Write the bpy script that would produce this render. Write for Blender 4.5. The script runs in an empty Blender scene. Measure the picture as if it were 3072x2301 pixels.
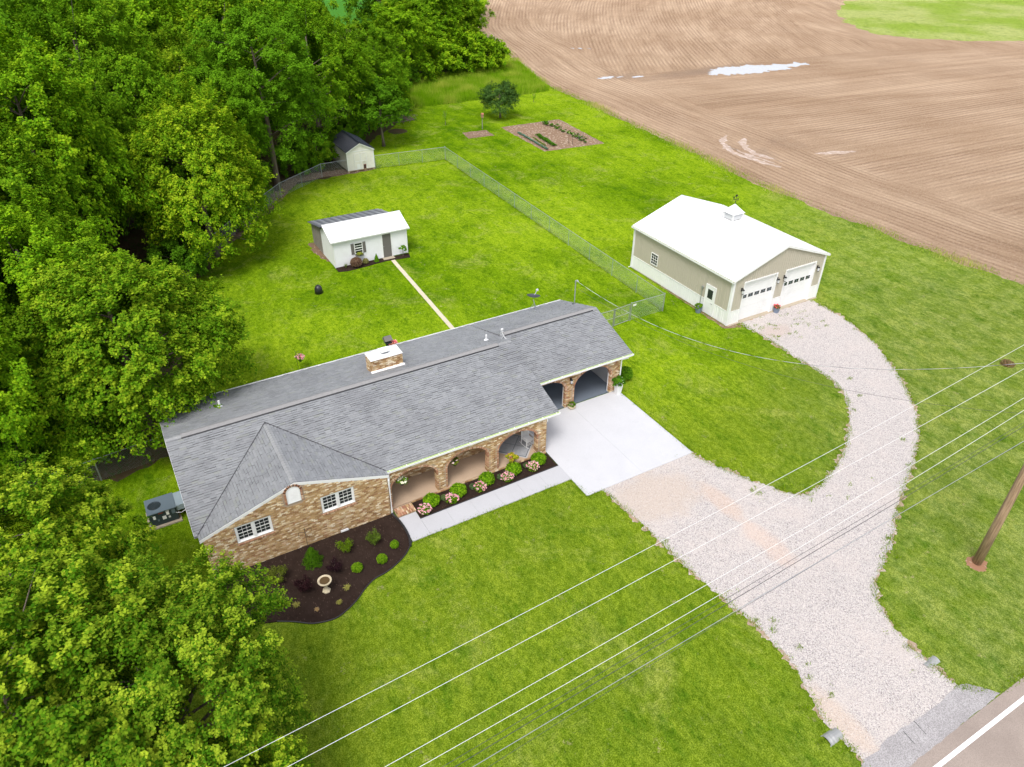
import bpy, math, random
import numpy as np
from mathutils import Vector, Matrix, noise
R = random.Random(7)
NR = np.random.default_rng(7)
PI = math.pi
S = bpy.context.scene
COL = S.collection

# ------------------------------------------------------------------ camera
cam_d = bpy.data.cameras.new("camera")
cam_d.sensor_width = 36.0
cam_d.lens = 36.0 * 2201.661 / 3072.0
cam_d.clip_end = 2000.0
cam_d.clip_start = 0.5
cam = bpy.data.objects.new("camera", cam_d)
COL.objects.link(cam)
fw = Vector((0.415938, 0.712655, -0.564906)); rt = Vector((0.866881, -0.498424, 0.009497)); up = Vector((0.274795, 0.493656, 0.825101))
M = Matrix.Identity(4)
for i in range(3):
    M[i][0] = rt[i]; M[i][1] = up[i]; M[i][2] = -fw[i]
M[0][3], M[1][3], M[2][3] = 0.56998, -27.70219, 27.61376
cam.matrix_world = M
S.camera = cam
CAMP = Vector((0.57, -27.7, 27.61))

# ------------------------------------------------------------------ sky, sun, exposure
SUN_EL, SUN_AZ = math.radians(60), math.radians(225)      # azimuth clockwise from +Y: behind the camera, a little to its left
w = bpy.data.worlds.new("World"); S.world = w; w.use_nodes = True
nt = w.node_tree; nt.nodes.clear()
sky = nt.nodes.new('ShaderNodeTexSky'); sky.sky_type = 'NISHITA'; sky.sun_disc = False
sky.sun_elevation = SUN_EL; sky.sun_rotation = SUN_AZ
sky.air_density = 1.0; sky.dust_density = 4.0; sky.ozone_density = 1.0
hs = nt.nodes.new('ShaderNodeHueSaturation'); hs.inputs['Saturation'].default_value = 0.42
bg = nt.nodes.new('ShaderNodeBackground'); bg.inputs[1].default_value = 0.15
wo = nt.nodes.new('ShaderNodeOutputWorld')
nt.links.new(sky.outputs[0], hs.inputs['Color']); nt.links.new(hs.outputs[0], bg.inputs[0]); nt.links.new(bg.outputs[0], wo.inputs[0])
sl = bpy.data.lights.new("sun", 'SUN'); sl.energy = 1.05; sl.angle = math.radians(18); sl.color = (1.0, 0.98, 0.95)
sun = bpy.data.objects.new("sun", sl); COL.objects.link(sun)
sd = Vector((math.sin(SUN_AZ) * math.cos(SUN_EL), math.cos(SUN_AZ) * math.cos(SUN_EL), math.sin(SUN_EL)))
sun.rotation_euler = (-sd).to_track_quat('-Z', 'Y').to_euler()
S.view_settings.view_transform = 'Standard'; S.view_settings.look = 'None'
S.view_settings.gamma = 1.0; S.view_settings.use_curve_mapping = False
S.view_settings.exposure = 0.74
S.render.engine = 'CYCLES'
S.cycles.max_bounces = 9; S.cycles.diffuse_bounces = 6; S.cycles.transparent_max_bounces = 6

# ------------------------------------------------------------------ materials
MATS = {}
def newmat(name):
    m = bpy.data.materials.new(name); m.use_nodes = True
    nt = m.node_tree; nt.nodes.clear()
    o = nt.nodes.new('ShaderNodeOutputMaterial'); b = nt.nodes.new('ShaderNodeBsdfPrincipled')
    nt.links.new(b.outputs[0], o.inputs[0]); MATS[name] = m
    return m, nt, b
class NB:
    """small node helper"""
    def __init__(s, nt): s.nt = nt; s.pos = None
    def n(s, t, **k):
        x = s.nt.nodes.new(t)
        for a, v in k.items(): setattr(x, a, v)
        return x
    def P(s):
        if s.pos is None: s.pos = s.n('ShaderNodeNewGeometry').outputs['Position']
        return s.pos
    def lk(s, a, b): s.nt.links.new(a, b)
    def setin(s, sock, v):
        if hasattr(v, 'is_output'): s.lk(v, sock)
        elif isinstance(v, (tuple, list)) and len(v) == 3 and sock.type == 'RGBA': sock.default_value = (*v, 1)
        else: sock.default_value = v
    def noise(s, scale, detail=3, rough=.55, vec=None, dist=0):
        x = s.n('ShaderNodeTexNoise'); x.inputs['Scale'].default_value = scale; x.inputs['Detail'].default_value = detail
        x.inputs['Roughness'].default_value = rough; x.inputs['Distortion'].default_value = dist
        s.lk(vec if vec is not None else s.P(), x.inputs['Vector']); return x.outputs['Fac']
    def voro(s, scale, out='Distance', feature='F1', vec=None):
        x = s.n('ShaderNodeTexVoronoi'); x.feature = feature; x.inputs['Scale'].default_value = scale
        s.lk(vec if vec is not None else s.P(), x.inputs['Vector']); return x.outputs[out]
    def map(s, scale=(1, 1, 1), rot=(0, 0, 0), loc=(0, 0, 0), vec=None):
        x = s.n('ShaderNodeMapping'); x.inputs['Scale'].default_value = scale; x.inputs['Rotation'].default_value = rot; x.inputs['Location'].default_value = loc
        s.lk(vec if vec is not None else s.P(), x.inputs['Vector']); return x.outputs[0]
    def ramp(s, v, a, b, smooth=True):
        x = s.n('ShaderNodeMapRange'); x.interpolation_type = 'SMOOTHSTEP' if smooth else 'LINEAR'
        x.inputs['From Min'].default_value = a; x.inputs['From Max'].default_value = b
        s.lk(v, x.inputs['Value']); return x.outputs[0]
    def mix(s, f, a, b, mode='MIX'):
        x = s.n('ShaderNodeMix'); x.data_type = 'RGBA'; x.blend_type = mode
        s.setin(x.inputs[0], f); s.setin(x.inputs[6], a); s.setin(x.inputs[7], b); return x.outputs[2]
    def math(s, op, a, b=0.0, c=0.0):
        x = s.n('ShaderNodeMath'); x.operation = op
        s.setin(x.inputs[0], a); s.setin(x.inputs[1], b); s.setin(x.inputs[2], c); return x.outputs[0]
    def attr(s, name, out='Color', typ='GEOMETRY'):
        x = s.n('ShaderNodeAttribute'); x.attribute_name = name; x.attribute_type = typ; return x.outputs[out]
    def bump(s, h, strength, dist, bsdf):
        x = s.n('ShaderNodeBump'); x.inputs['Strength'].default_value = strength; x.inputs['Distance'].default_value = dist
        s.lk(h, x.inputs['Height']); s.lk(x.outputs[0], bsdf.inputs['Normal'])
def simple(name, col, rough=.7, spec=.3, metal=0, var=.12, vscale=4.0, bump=0, bscale=40, dirt=None):
    m, nt, b = newmat(name); N = NB(nt)
    f = N.noise(vscale, 4)
    c = N.mix(f, tuple(x * (1 - var) for x in col), tuple(min(1, x * (1 + var)) for x in col))
    if dirt: c = N.mix(N.ramp(N.noise(vscale * .37, 5, .7), .5, .78), c, dirt)
    N.lk(c, b.inputs['Base Color'])
    b.inputs['Roughness'].default_value = rough; b.inputs['Specular IOR Level'].default_value = spec; b.inputs['Metallic'].default_value = metal
    if bump: N.bump(N.noise(bscale, 3), bump, .01, b)
    return m
def attrmat(name, rough=.85, spec=.2, var=.18, vscale=60, bump=0, bscale=80, tint=None, rnd=False):
    """colour comes from the mesh attribute 'c' (one colour per piece)"""
    m, nt, b = newmat(name); N = NB(nt)
    c = N.attr('c')
    f = N.noise(vscale, 3)
    c = N.mix(1.0, c, N.mix(f, (1 - var,) * 3, (1 + var,) * 3), 'MULTIPLY')
    if tint: c = N.mix(N.ramp(N.noise(tint[0], 4, .6), .42, .68), c, N.mix(1.0, c, tint[1], 'MULTIPLY'))
    N.lk(c, b.inputs['Base Color']); b.inputs['Roughness'].default_value = rough; b.inputs['Specular IOR Level'].default_value = spec
    if bump: N.bump(N.noise(bscale, 3), bump, .01, b)
    return m

def lawn_mat(name, pale=0.0, lush=0.0):
    m, nt, b = newmat(name); N = NB(nt)
    big = N.noise(.055, 4, .6); mid = N.noise(.45, 4, .65, vec=N.map((1, .62, 1), (0, 0, .35))); small = N.noise(4.2, 5, .85, vec=N.map((1, .7, 1), (0, 0, -.5))); fine = N.noise(17, 2, .8)
    dk, md, lt, yl = (.074, .165, .003), (.158, .275, .005), (.225, .350, .010), (.30, .34, .060)
    c = N.mix(N.ramp(mid, .28, .72), dk, md)
    c = N.mix(N.ramp(big, .36, .62), c, lt)
    sy = N.n('ShaderNodeSeparateXYZ'); N.lk(N.P(), sy.inputs[0])
    wob = N.math('MULTIPLY', N.noise(.12, 3), 6.0)
    # duller, more olive grass in front of the house; thin pale turf east of the drive
    c = N.mix(N.math('MULTIPLY', N.ramp(N.math('ADD', sy.outputs['Y'], wob), 9, -1), .70), c, N.mix(mid, (.090, .145, .009), (.172, .235, .018)))
    c = N.mix(N.math('MULTIPLY', N.ramp(N.math('SUBTRACT', N.math('ADD', sy.outputs['X'], wob), N.math('MULTIPLY', sy.outputs['Y'], .9)), 36, 54), .66), c, N.mix(N.ramp(N.noise(.6, 5, .75), .35, .65), (.125, .185, .024), (.25, .30, .070)))
    if pale: c = N.mix(pale, c, N.mix(N.ramp(N.noise(.05, 5, .6), .38, .62), (.27, .38, .05), (.42, .46, .14)))
    # mowing passes: soft parallel bands
    wv = N.n('ShaderNodeTexWave'); wv.wave_type = 'BANDS'; wv.bands_direction = 'X'; wv.inputs['Scale'].default_value = .16
    wv.inputs['Distortion'].default_value = 1.1; wv.inputs['Detail'].default_value = 2; wv.inputs['Detail Scale'].default_value = .5
    N.lk(N.map((1, 1, 1), (0, 0, .10)), wv.inputs['Vector'])
    c = N.mix(N.math('MULTIPLY', N.ramp(wv.outputs['Fac'], .35, .65), .30 * (1 - pale)), c, N.mix(1.0, c, (1.35, 1.22, 1.6), 'MULTIPLY'))
    # thin, yellowish zones; small bare spots; darker dabs of clover
    c = N.mix(N.math('MULTIPLY', N.ramp(N.noise(.26, 6, .78, dist=.6), .50, .72), .60), c, yl)
    c = N.mix(N.math('MULTIPLY', N.ramp(N.noise(.8, 5, .85), .60, .72), .55), c, (.38, .29, .17))
    c = N.mix(N.math('MULTIPLY', N.ramp(N.noise(.7, 5, .8, vec=N.map((1, .6, 1), (0, 0, -.5), (9, 4, 0))), .52, .66), .55), c, (.050, .135, .004))
    dab = N.ramp(N.noise(2.1, 5, .8, vec=N.map((1, .5, 1), (0, 0, -.5))), .34, .62)
    c = N.mix(dab, N.mix(1.0, c, (.74, .80, .8), 'MULTIPLY'), N.mix(1.0, c, (1.08, 1.05, 1.0), 'MULTIPLY'))
    c = N.mix(N.ramp(small, .33, .66), N.mix(1.0, c, (.60, .66, .5), 'MULTIPLY'), N.mix(1.0, c, (1.22, 1.16, 1.5), 'MULTIPLY'))
    c = N.mix(N.ramp(fine, .34, .66), N.mix(1.0, c, (.56, .62, .5), 'MULTIPLY'), N.mix(1.0, c, (1.34, 1.28, 1.5), 'MULTIPLY'))
    N.lk(c, b.inputs['Base Color']); b.inputs['Roughness'].default_value = 1; b.inputs['Specular IOR Level'].default_value = 0.0
    N.bump(N.math('ADD', N.math('MULTIPLY', mid, 2.0), N.math('ADD', small, N.math('MULTIPLY', fine, .5))), .6, .07, b)
    return m
lawn_mat('lawn'); lawn_mat('meadow', .92)

def gravel_mat():
    m, nt, b = newmat('gravel'); N = NB(nt)
    cell = N.voro(24, 'Color'); dist = N.voro(24, 'Distance'); sep = N.n('ShaderNodeSeparateColor'); N.lk(cell, sep.inputs[0])
    c = N.mix(sep.outputs[0], (.46, .415, .39), (.63, .585, .55))
    c = N.mix(N.ramp(sep.outputs[1], .90, .96), c, (.24, .21, .21))
    c = N.mix(N.ramp(dist, .45, .8), c, (.33, .30, .30))
    c = N.mix(N.math('MULTIPLY', N.ramp(N.noise(.35, 5, .7), .44, .70), .45), c, (.56, .49, .45))
    # compacted pinkish clay showing through near the house
    P = N.n('ShaderNodeSeparateXYZ'); N.lk(N.P(), P.inputs[0])
    def blob(x, y, ax, ay, rot, r0, r1):
        mp = N.map((1, 1, 1), (0, 0, 0), (-x, -y, 0)); mp = N.map((1 / ax, 1 / ay, 0), (0, 0, rot), vec=mp)
        ln = N.n('ShaderNodeVectorMath'); ln.operation = 'LENGTH'; N.lk(mp, ln.inputs[0])
        d = N.math('ADD', ln.outputs['Value'], N.math('MULTIPLY', N.math('SUBTRACT', N.noise(.9, 4, .7), .5), 1.1))
        return N.ramp(d, r1, r0)
    for (x, y, ax, ay, rt_, k, col) in ((25.2, -8.2, .75, 1.9, -.15, .45, (.56, .40, .30)), (25.1, -11.7, .8, 2.0, -.12, .45, (.60, .44, .35)),
                                        (22.4, -6.0, 3.4, 2.2, .2, .65, (.50, .41, .34)), (41.6, 3.6, 1.8, 1.0, 0, .5, (.45, .35, .30)), (20.5, -20.0, .7, 2.2, 0, .5, (.56, .43, .33))):
        c = N.mix(N.math('MULTIPLY', blob(x, y, ax, ay, rt_, .45, 1.1), k), c, col)
    N.lk(c, b.inputs['Base Color']); b.inputs['Roughness'].default_value = .95; b.inputs['Specular IOR Level'].default_value = .1
    N.bump(N.math('ADD', N.math('MULTIPLY', dist, -1.0), N.math('MULTIPLY', N.noise(2, 3), 1.5)), .8, .03, b)
gravel_mat()

def concrete(name, col, st=.10):
    m, nt, b = newmat(name); N = NB(nt)
    c = N.mix(N.noise(.7, 5, .6), tuple(x * (1 - st) for x in col), tuple(x * (1 + st) for x in col))
    c = N.mix(N.ramp(N.noise(30, 3), .35, .7), N.mix(1.0, c, (.93,) * 3, 'MULTIPLY'), c)
    c = N.mix(N.math('MULTIPLY', N.ramp(N.noise(1.7, 6, .75), .57, .72), .30), c, tuple(x * .74 for x in col))
    N.lk(c, b.inputs['Base Color']); b.inputs['Roughness'].default_value = .8; b.inputs['Specular IOR Level'].default_value = .25
    N.bump(N.noise(60, 3), .2, .004, b)
concrete('concrete', (.53, .53, .55), .09); concrete('walk_concrete', (.46, .46, .48), .07); concrete('path_slab', (.60, .53, .40), .12); concrete('porch_concrete', (.46, .34, .24), .16); concrete('carport_floor', (.135, .160, .195), .14); concrete('old_concrete', (.40, .34, .26), .2)

def asphalt(name, a, bb, sc=34):
    m, nt, b = newmat(name); N = NB(nt)
    cell = N.voro(sc, 'Color'); sep = N.n('ShaderNodeSeparateColor'); N.lk(cell, sep.inputs[0])
    c = N.mix(sep.outputs[0], a, bb)
    c = N.mix(N.math('MULTIPLY', N.ramp(N.noise(.5, 5, .6), .4, .7), .35), c, tuple(x * .75 for x in a))
    N.lk(c, b.inputs['Base Color']); b.inputs['Roughness'].default_value = .9; b.inputs['Specular IOR Level'].default_value = .2
    N.bump(N.noise(90, 3), .4, .006, b)
asphalt('asphalt_apron', (.24, .225, .225), (.44, .42, .42)); asphalt('asphalt_road', (.27, .22, .19), (.36, .30, .26), 48)

def soil(name, a, bb, fleck, fs=9, amt=.62):
    m, nt, b = newmat(name); N = NB(nt)
    c = N.mix(N.noise(2.2, 5, .7), a, bb)
    v = N.voro(fs, 'Color', vec=N.map((1, .45, 1), (0, 0, .6))); sep = N.n('ShaderNodeSeparateColor'); N.lk(v, sep.inputs[0])
    c = N.mix(N.ramp(sep.outputs[0], amt, amt + .1), c, fleck)
    N.lk(c, b.inputs['Base Color']); b.inputs['Roughness'].default_value = 1; b.inputs['Specular IOR Level'].default_value = .05
    N.bump(N.math('ADD', N.noise(9, 4, .7), N.noise(40, 2)), .9, .05, b)
soil('mulch', (.020, .012, .009), (.052, .034, .027), (.10, .065, .048), 26, .93)
soil('dirt', (.17, .11, .07), (.30, .20, .14), (.36, .27, .20), 10, .80)
soil('dirt_pale', (.38, .27, .19), (.50, .38, .29), (.55, .48, .42), 12, .75)
soil('garden_soil', (.20, .125, .08), (.33, .225, .155), (.44, .35, .27), 9, .82)
soil('leaf_litter', (.060, .045, .024), (.13, .095, .05), (.06, .09, .02), 8, .8)
soil('red_clay', (.30, .15, .09), (.42, .24, .15), (.45, .33, .24), 14, .9)

def field_mat():
    m, nt, b = newmat('tilled_field'); N = NB(nt)
    ra, rb, rc = N.attr('ra', 'Fac'), N.attr('rb', 'Fac'), N.attr('rc', 'Fac')
    nz = N.math('MULTIPLY', N.math('SUBTRACT', N.noise(.11, 4, .7), .5), 9.0)
    mh = N.ramp(N.math('ADD', N.attr('mh', 'Fac'), nz), 13, 17)
    mu = N.ramp(N.math('ADD', N.attr('mu', 'Fac'), N.math('MULTIPLY', nz, .8)), -1.5, 1.5)
    fl = lambda a_, b_, f: N.math('ADD', N.math('MULTIPLY', a_, N.math('SUBTRACT', 1.0, f)), N.math('MULTIPLY', b_, f))
    jit = N.math('MULTIPLY', N.math('SUBTRACT', N.noise(.35, 3), .5), .30)
    def rows(r): return N.math('SINE', N.math('MULTIPLY', N.math('ADD', r, jit), 2 * PI / .80))
    def lines(r, sc, sd):          # long streaks that follow the rows: noise that varies across the rows and hardly along them
        cb = N.n('ShaderNodeCombineXYZ'); N.lk(N.math('MULTIPLY', r, sc), cb.inputs[0]); cb.inputs[1].default_value = sd
        vm = N.n('ShaderNodeVectorMath'); vm.operation = 'MULTIPLY_ADD'; N.lk(N.P(), vm.inputs[0]); vm.inputs[1].default_value = (.045, .045, 0); N.lk(cb.outputs[0], vm.inputs[2])
        return N.noise(1.0, 3, .7, vec=vm.outputs[0])
    r1 = fl(rows(ra), fl(rows(rb), rows(rc), mu), mh)
    ln = fl(lines(ra, .95, 0), fl(lines(rb, .95, 5), lines(rc, .95, 9), mu), mh)
    wd = fl(lines(ra, .16, 2), fl(lines(rb, .16, 7), lines(rc, .16, 3), mu), mh)
    lump = N.noise(2.9, 7, .92)
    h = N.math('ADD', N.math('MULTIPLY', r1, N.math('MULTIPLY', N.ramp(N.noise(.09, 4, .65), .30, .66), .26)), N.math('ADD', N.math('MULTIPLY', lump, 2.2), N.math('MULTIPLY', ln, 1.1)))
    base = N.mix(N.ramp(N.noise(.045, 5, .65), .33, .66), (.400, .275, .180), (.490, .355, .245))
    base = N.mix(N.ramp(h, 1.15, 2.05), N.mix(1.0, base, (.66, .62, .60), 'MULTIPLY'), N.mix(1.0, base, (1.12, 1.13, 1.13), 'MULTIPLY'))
    base = N.mix(N.math('MULTIPLY', N.ramp(wd, .58, .42), .60), base, N.mix(1.0, base, (.78, .74, .71), 'MULTIPLY'))
    base = N.mix(N.math('MULTIPLY', N.ramp(N.noise(5.5, 3, .9), .57, .66), .65), base, (.72, .58, .44))       # straw
    base = N.mix(N.math('MULTIPLY', N.ramp(N.noise(1.3, 6, .85), .56, .68), .40), base, (.27, .165, .10))      # dark clods
    damp = N.math('MULTIPLY', N.ramp(N.math('ADD', N.attr('wet', 'Fac'), N.math('MULTIPLY', N.math('SUBTRACT', N.noise(.22, 6, .78), .5), 1.1)), .42, .95), .62)
    base = N.mix(damp, base, (.245, .175, .130))
    base = N.mix(N.math('MULTIPLY', N.ramp(N.noise(.8, 3, .8), .70, .76), .5), base, (.24, .26, .07))
    N.lk(base, b.inputs['Base Color']); b.inputs['Specular IOR Level'].default_value = .05
    b.inputs['Roughness'].default_value = .95
    N.bump(h, .9, .10, b)
field_mat()

def puddle(name, col, rough):
    m, nt, b = newmat(name); N = NB(nt)
    N.lk(N.mix(N.noise(.8, 4), col, tuple(x * .9 for x in col)), b.inputs['Base Color'])
    b.inputs['Roughness'].default_value = rough; b.inputs['Specular IOR Level'].default_value = 1.0; b.inputs['Coat Weight'].default_value = 1.0; b.inputs['Coat Roughness'].default_value = .04
    N.bump(N.noise(3, 2), .05, .02, b)
puddle('muddy_water', (.62, .58, .56), .06); soil('wet_mud', (.44, .33, .26), (.52, .41, .34), (.60, .50, .44), 5, .7)

def wood(name, a, bb, scale=(14, 14, .9)):
    m, nt, b = newmat(name); N = NB(nt)
    f = N.noise(1.0, 5, .7, vec=N.map(scale)); c = N.mix(N.ramp(f, .3, .7), a, bb); N.lk(c, b.inputs['Base Color'])
    b.inputs['Roughness'].default_value = .9; N.bump(f, .6, .02, b)
wood('bark', (.090, .066, .046), (.20, .165, .125)); wood('pole_wood', (.20, .130, .075), (.43, .30, .18)); wood('grey_board', (.19, .165, .15), (.37, .34, .31)); wood('cedar', (.30, .17, .10), (.42, .27, .17))

attrmat('brick', .9, .15, .22, 28, .5, 120); attrmat('shingle', .62, .55, .22, 26, .5, 160, tint=(.55, (.86, .855, .86)))
attrmat('piece', .75, .3, .08)
simple('mortar', (.40, .31, .23), .95, .1, var=.2, vscale=9, bump=.4, bscale=70)
simple('shingle_deck', (.22, .22, .235), .95, .1)
simple('valley_shadow_bitumen', (.075, .075, .08), .9, .1)
simple('ridge_shingle', (.255, .250, .250), .95, .12, var=.16, vscale=6, bump=.3, bscale=90)
simple('white_paint', (.80, .80, .80), .45, .4, var=.03, vscale=2, dirt=(.68, .68, .67))
simple('white_metal', (.80, .80, .80), .38, .5, var=.025, vscale=.8)
simple('gutter_inside', (.36, .50, .14), .5, .4, var=.2, vscale=3)
simple('gutter_olive', (.30, .34, .13), .6, .3, var=.4, vscale=2)
simple('greige_metal', (.46, .42, .345), .5, .4, var=.03, vscale=1.5)
simple('black_metal', (.014, .014, .016), .45, .4); simple('black_plastic', (.022, .022, .025), .4, .5, var=.2)
simple('navy_metal', (.020, .025, .038), .42, .5, var=.08)
simple('galvanised', (.42, .44, .46), .38, .5, .6, var=.12, vscale=5)
simple('galvanised_green', (.26, .36, .33), .5, .4, .2, var=.15, vscale=4)
simple('aged_tin_dark', (.16, .17, .19), .5, .4, .25, var=.3, vscale=1.6); simple('aged_tin', (.30, .315, .34), .5, .4, .25, var=.3, vscale=1.6, dirt=(.17, .17, .18))
simple('hvac_grey', (.125, .165, .20), .45, .45, var=.05); simple('hvac_front', (.030, .045, .052), .55, .4, var=.1); simple('hvac_duct', (.27, .34, .39), .4, .5, var=.08)
simple('dish_grey', (.16, .17, .21), .5, .4); simple('grey_white', (.62, .63, .64), .5, .4)
simple('interior_wall', (.42, .42, .43), .8, .2, var=.03); simple('interior_dark', (.06, .055, .05), .9, .1)
simple('shutter_grey', (.150, .140, .130), .6, .3, var=.06)
simple('white_siding', (.78, .785, .80), .5, .35, var=.03, vscale=1.2, dirt=(.70, .70, .70))
simple('cream_board', (.76, .735, .68), .75, .25, var=.06, vscale=2, dirt=(.50, .47, .41))
simple('rug_slate', (.30, .31, .325), .9, .1, var=.22, vscale=6); simple('rug_line', (.085, .10, .125), .9, .1)
simple('rug_border', (.42, .42, .42), .9, .1, var=.15)
simple('stone', (.56, .48, .33), .9, .2, var=.22, vscale=12, bump=.5); simple('basin_water', (.09, .055, .02), .5, .3)
simple('white_line', (.86, .86, .86), .7, .3, var=.06, vscale=8)
simple('wire_white', (.70, .71, .70), .35, .5, .0); simple('wire_dark', (.045, .048, .055), .5, .4); simple('insulator', (.30, .31, .33), .2, .6)
simple('rust_red', (.20, .045, .035), .7, .3); simple('terracotta', (.40, .17, .10), .8, .2)
simple('blue_pot', (.17, .21, .28), .5, .4, var=.2); simple('tan_wood', (.48, .37, .25), .8, .2)
simple('red_sticker', (.45, .06, .04), .5, .3)
def glass():
    m, nt, b = newmat('dark_glass'); N = NB(nt)
    N.lk(N.mix(N.noise(2.0, 3), (.012, .016, .018), (.045, .05, .05)), b.inputs['Base Color']); b.inputs['Roughness'].default_value = .06; b.inputs['Specular IOR Level'].default_value = .7
glass()
def leafmat(name, mult=(1, 1, 1), trans=.26, rndamt=.16, gray=0):
    m = bpy.data.materials.new(name); m.use_nodes = True; nt = m.node_tree; nt.nodes.clear(); N = NB(nt); MATS[name] = m
    o = N.n('ShaderNodeOutputMaterial'); d = N.n('ShaderNodeBsdfDiffuse'); t = N.n('ShaderNodeBsdfTranslucent'); mx = N.n('ShaderNodeMixShader')
    c = N.attr('c'); c = N.mix(1.0, c, mult, 'MULTIPLY')
    if rndamt:
        oi = N.n('ShaderNodeObjectInfo')
        c = N.mix(oi.outputs['Random'], N.mix(1.0, c, (1 - rndamt, 1 - rndamt * .8, 1.0), 'MULTIPLY'), N.mix(1.0, c, (1 + rndamt, 1 + rndamt * .7, 1.0), 'MULTIPLY'))
    N.lk(c, d.inputs[0]); N.lk(N.mix(1.0, c, (1.35, 1.25, .5), 'MULTIPLY'), t.inputs[0]); mx.inputs[0].default_value = trans
    N.lk(d.outputs[0], mx.inputs[1]); N.lk(t.outputs[0], mx.inputs[2]); N.lk(mx.outputs[0], o.inputs[0])
leafmat('leaf'); leafmat('petal', trans=.25, rndamt=0); leafmat('grass_blade', trans=.3, rndamt=0)

# ------------------------------------------------------------------ object helpers
def tag(o, label=None, cat=None, group=None, kind=None):
    if label: o['label'] = label
    if cat: o['category'] = cat
    if group: o['group'] = group
    if kind: o['kind'] = kind
    return o
def link(name, me, mat=None, parent=None):
    if mat is not None and not me.materials:
        for mm in (mat if isinstance(mat, (list, tuple)) else [mat]): me.materials.append(MATS[mm])
    o = bpy.data.objects.new(name, me); COL.objects.link(o)
    if parent is not None: o.parent = parent
    return o
def thing(name, loc, label, cat, group=None, rz=0):
    o = bpy.data.objects.new(name, None); COL.objects.link(o); o.location = loc; o.rotation_euler = (0, 0, rz); o.empty_display_size = .2
    return tag(o, label, cat, group)
def copy_thing(root, loc=None, rz=None, scale=None, label=None, group=None):
    def rec(o, parent):
        c = o.copy(); COL.objects.link(c); c.parent = parent
        for ch in KIDS.get(o.name, [x for x in o.children]): rec(ch, c)
        return c
    KIDS = {}
    r = rec(root, None)
    if loc is not None: r.location = loc
    if rz is not None: r.rotation_euler = (0, 0, rz)
    if scale is not None: r.scale = scale if isinstance(scale, (tuple, list)) else (scale,) * 3
    if label: r['label'] = label
    if group: r['group'] = group
    return r
def build_islands(mb, name, mat, parent=None):
    """one object per box of a box-built mesh"""
    for i in range(0, len(mb.v), 8):
        m2 = MB(); m2.v = mb.v[i:i + 8]; m2.f = [tuple(k - i for k in f) for f in mb.f if i <= f[0] < i + 8]; m2.m = [0] * len(m2.f); m2.c = [None] * len(m2.f); m2.build(name, mat, parent)
class MB:
    def __init__(s): s.v = []; s.f = []; s.m = []; s.c = []; s.cur = None; s.mi = 0
    def face(s, idx): s.f.append(idx); s.m.append(s.mi); s.c.append(s.cur)
    def poly(s, pts, col=None):
        b = len(s.v); s.v += [tuple(p) for p in pts]
        if col is not None: s.cur = col
        s.face(tuple(range(b, b + len(pts))))
    def box(s, x0, x1, y0, y1, z0, z1, T=None, taper=0):
        b = len(s.v)
        t = taper
        pts = [(x0, y0, z0), (x1, y0, z0), (x1, y1, z0), (x0, y1, z0), (x0 + t, y0 + t, z1), (x1 - t, y0 + t, z1), (x1 - t, y1 - t, z1), (x0 + t, y1 - t, z1)]
        if T is not None: pts = [tuple(T @ Vector(p)) for p in pts]
        s.v += pts
        for f in ((0, 3, 2, 1), (4, 5, 6, 7), (0, 1, 5, 4), (1, 2, 6, 5), (2, 3, 7, 6), (3, 0, 4, 7)): s.face(tuple(b + i for i in f))
    def tube(s, pts, r, n=6, cap=True):
        pts = [Vector(p) for p in pts]; rs = r if isinstance(r, (list, tuple)) else [r] * len(pts)
        rings = []
        ref = None
        for i, p in enumerate(pts):
            d = (pts[min(i + 1, len(pts) - 1)] - pts[max(i - 1, 0)]).normalized()
            if ref is None: ref = Vector((0, 0, 1)) if abs(d.z) < .9 else Vector((1, 0, 0))
            u = d.cross(ref)
            if u.length < 1e-4: u = d.cross(Vector((.3, 1, .2)))
            u.normalize(); v = d.cross(u); ref = -v if False else ref
            b = len(s.v)
            for k in range(n):
                a = 2 * PI * k / n; s.v.append(tuple(p + (u * math.cos(a) + v * math.sin(a)) * rs[i]))
            rings.append(b)
        for a, b in zip(rings, rings[1:]):
            for k in range(n): s.face((a + k, a + (k + 1) % n, b + (k + 1) % n, b + k))
        if cap:
            s.face(tuple(rings[0] + k for k in reversed(range(n)))); s.face(tuple(rings[-1] + k for k in range(n)))
    def lathe(s, prof, n=16, c=(0, 0, 0)):
        rings = []
        for r, z in prof:
            b = len(s.v)
            for k in range(n):
                a = 2 * PI * k / n; s.v.append((c[0] + r * math.cos(a), c[1] + r * math.sin(a), c[2] + z))
            rings.append(b)
        for a, b in zip(rings, rings[1:]):
            for k in range(n): s.face((a + k, a + (k + 1) % n, b + (k + 1) % n, b + k))
        s.face(tuple(rings[0] + k for k in reversed(range(n)))); s.face(tuple(rings[-1] + k for k in range(n)))
    def mesh(s, name, smooth=False):
        me = bpy.data.meshes.new(name); me.from_pydata(s.v, [], s.f)
        if any(c is not None for c in s.c):
            a = me.attributes.new('c', 'FLOAT_COLOR', 'CORNER'); buf = []
            for p, c in zip(s.f, s.c): buf += [*(c or (1, 1, 1)), 1.0] * len(p)
            a.data.foreach_set('color', buf)
        if any(s.m): me.polygons.foreach_set('material_index', s.m)
        if smooth: me.polygons.foreach_set('use_smooth', [True] * len(s.f))
        me.update(); return me
    def build(s, name, mat, parent=None, smooth=False, **k):
        o = link(name, s.mesh(name, smooth), mat, parent)
        if k: tag(o, **k)
        return o
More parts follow.
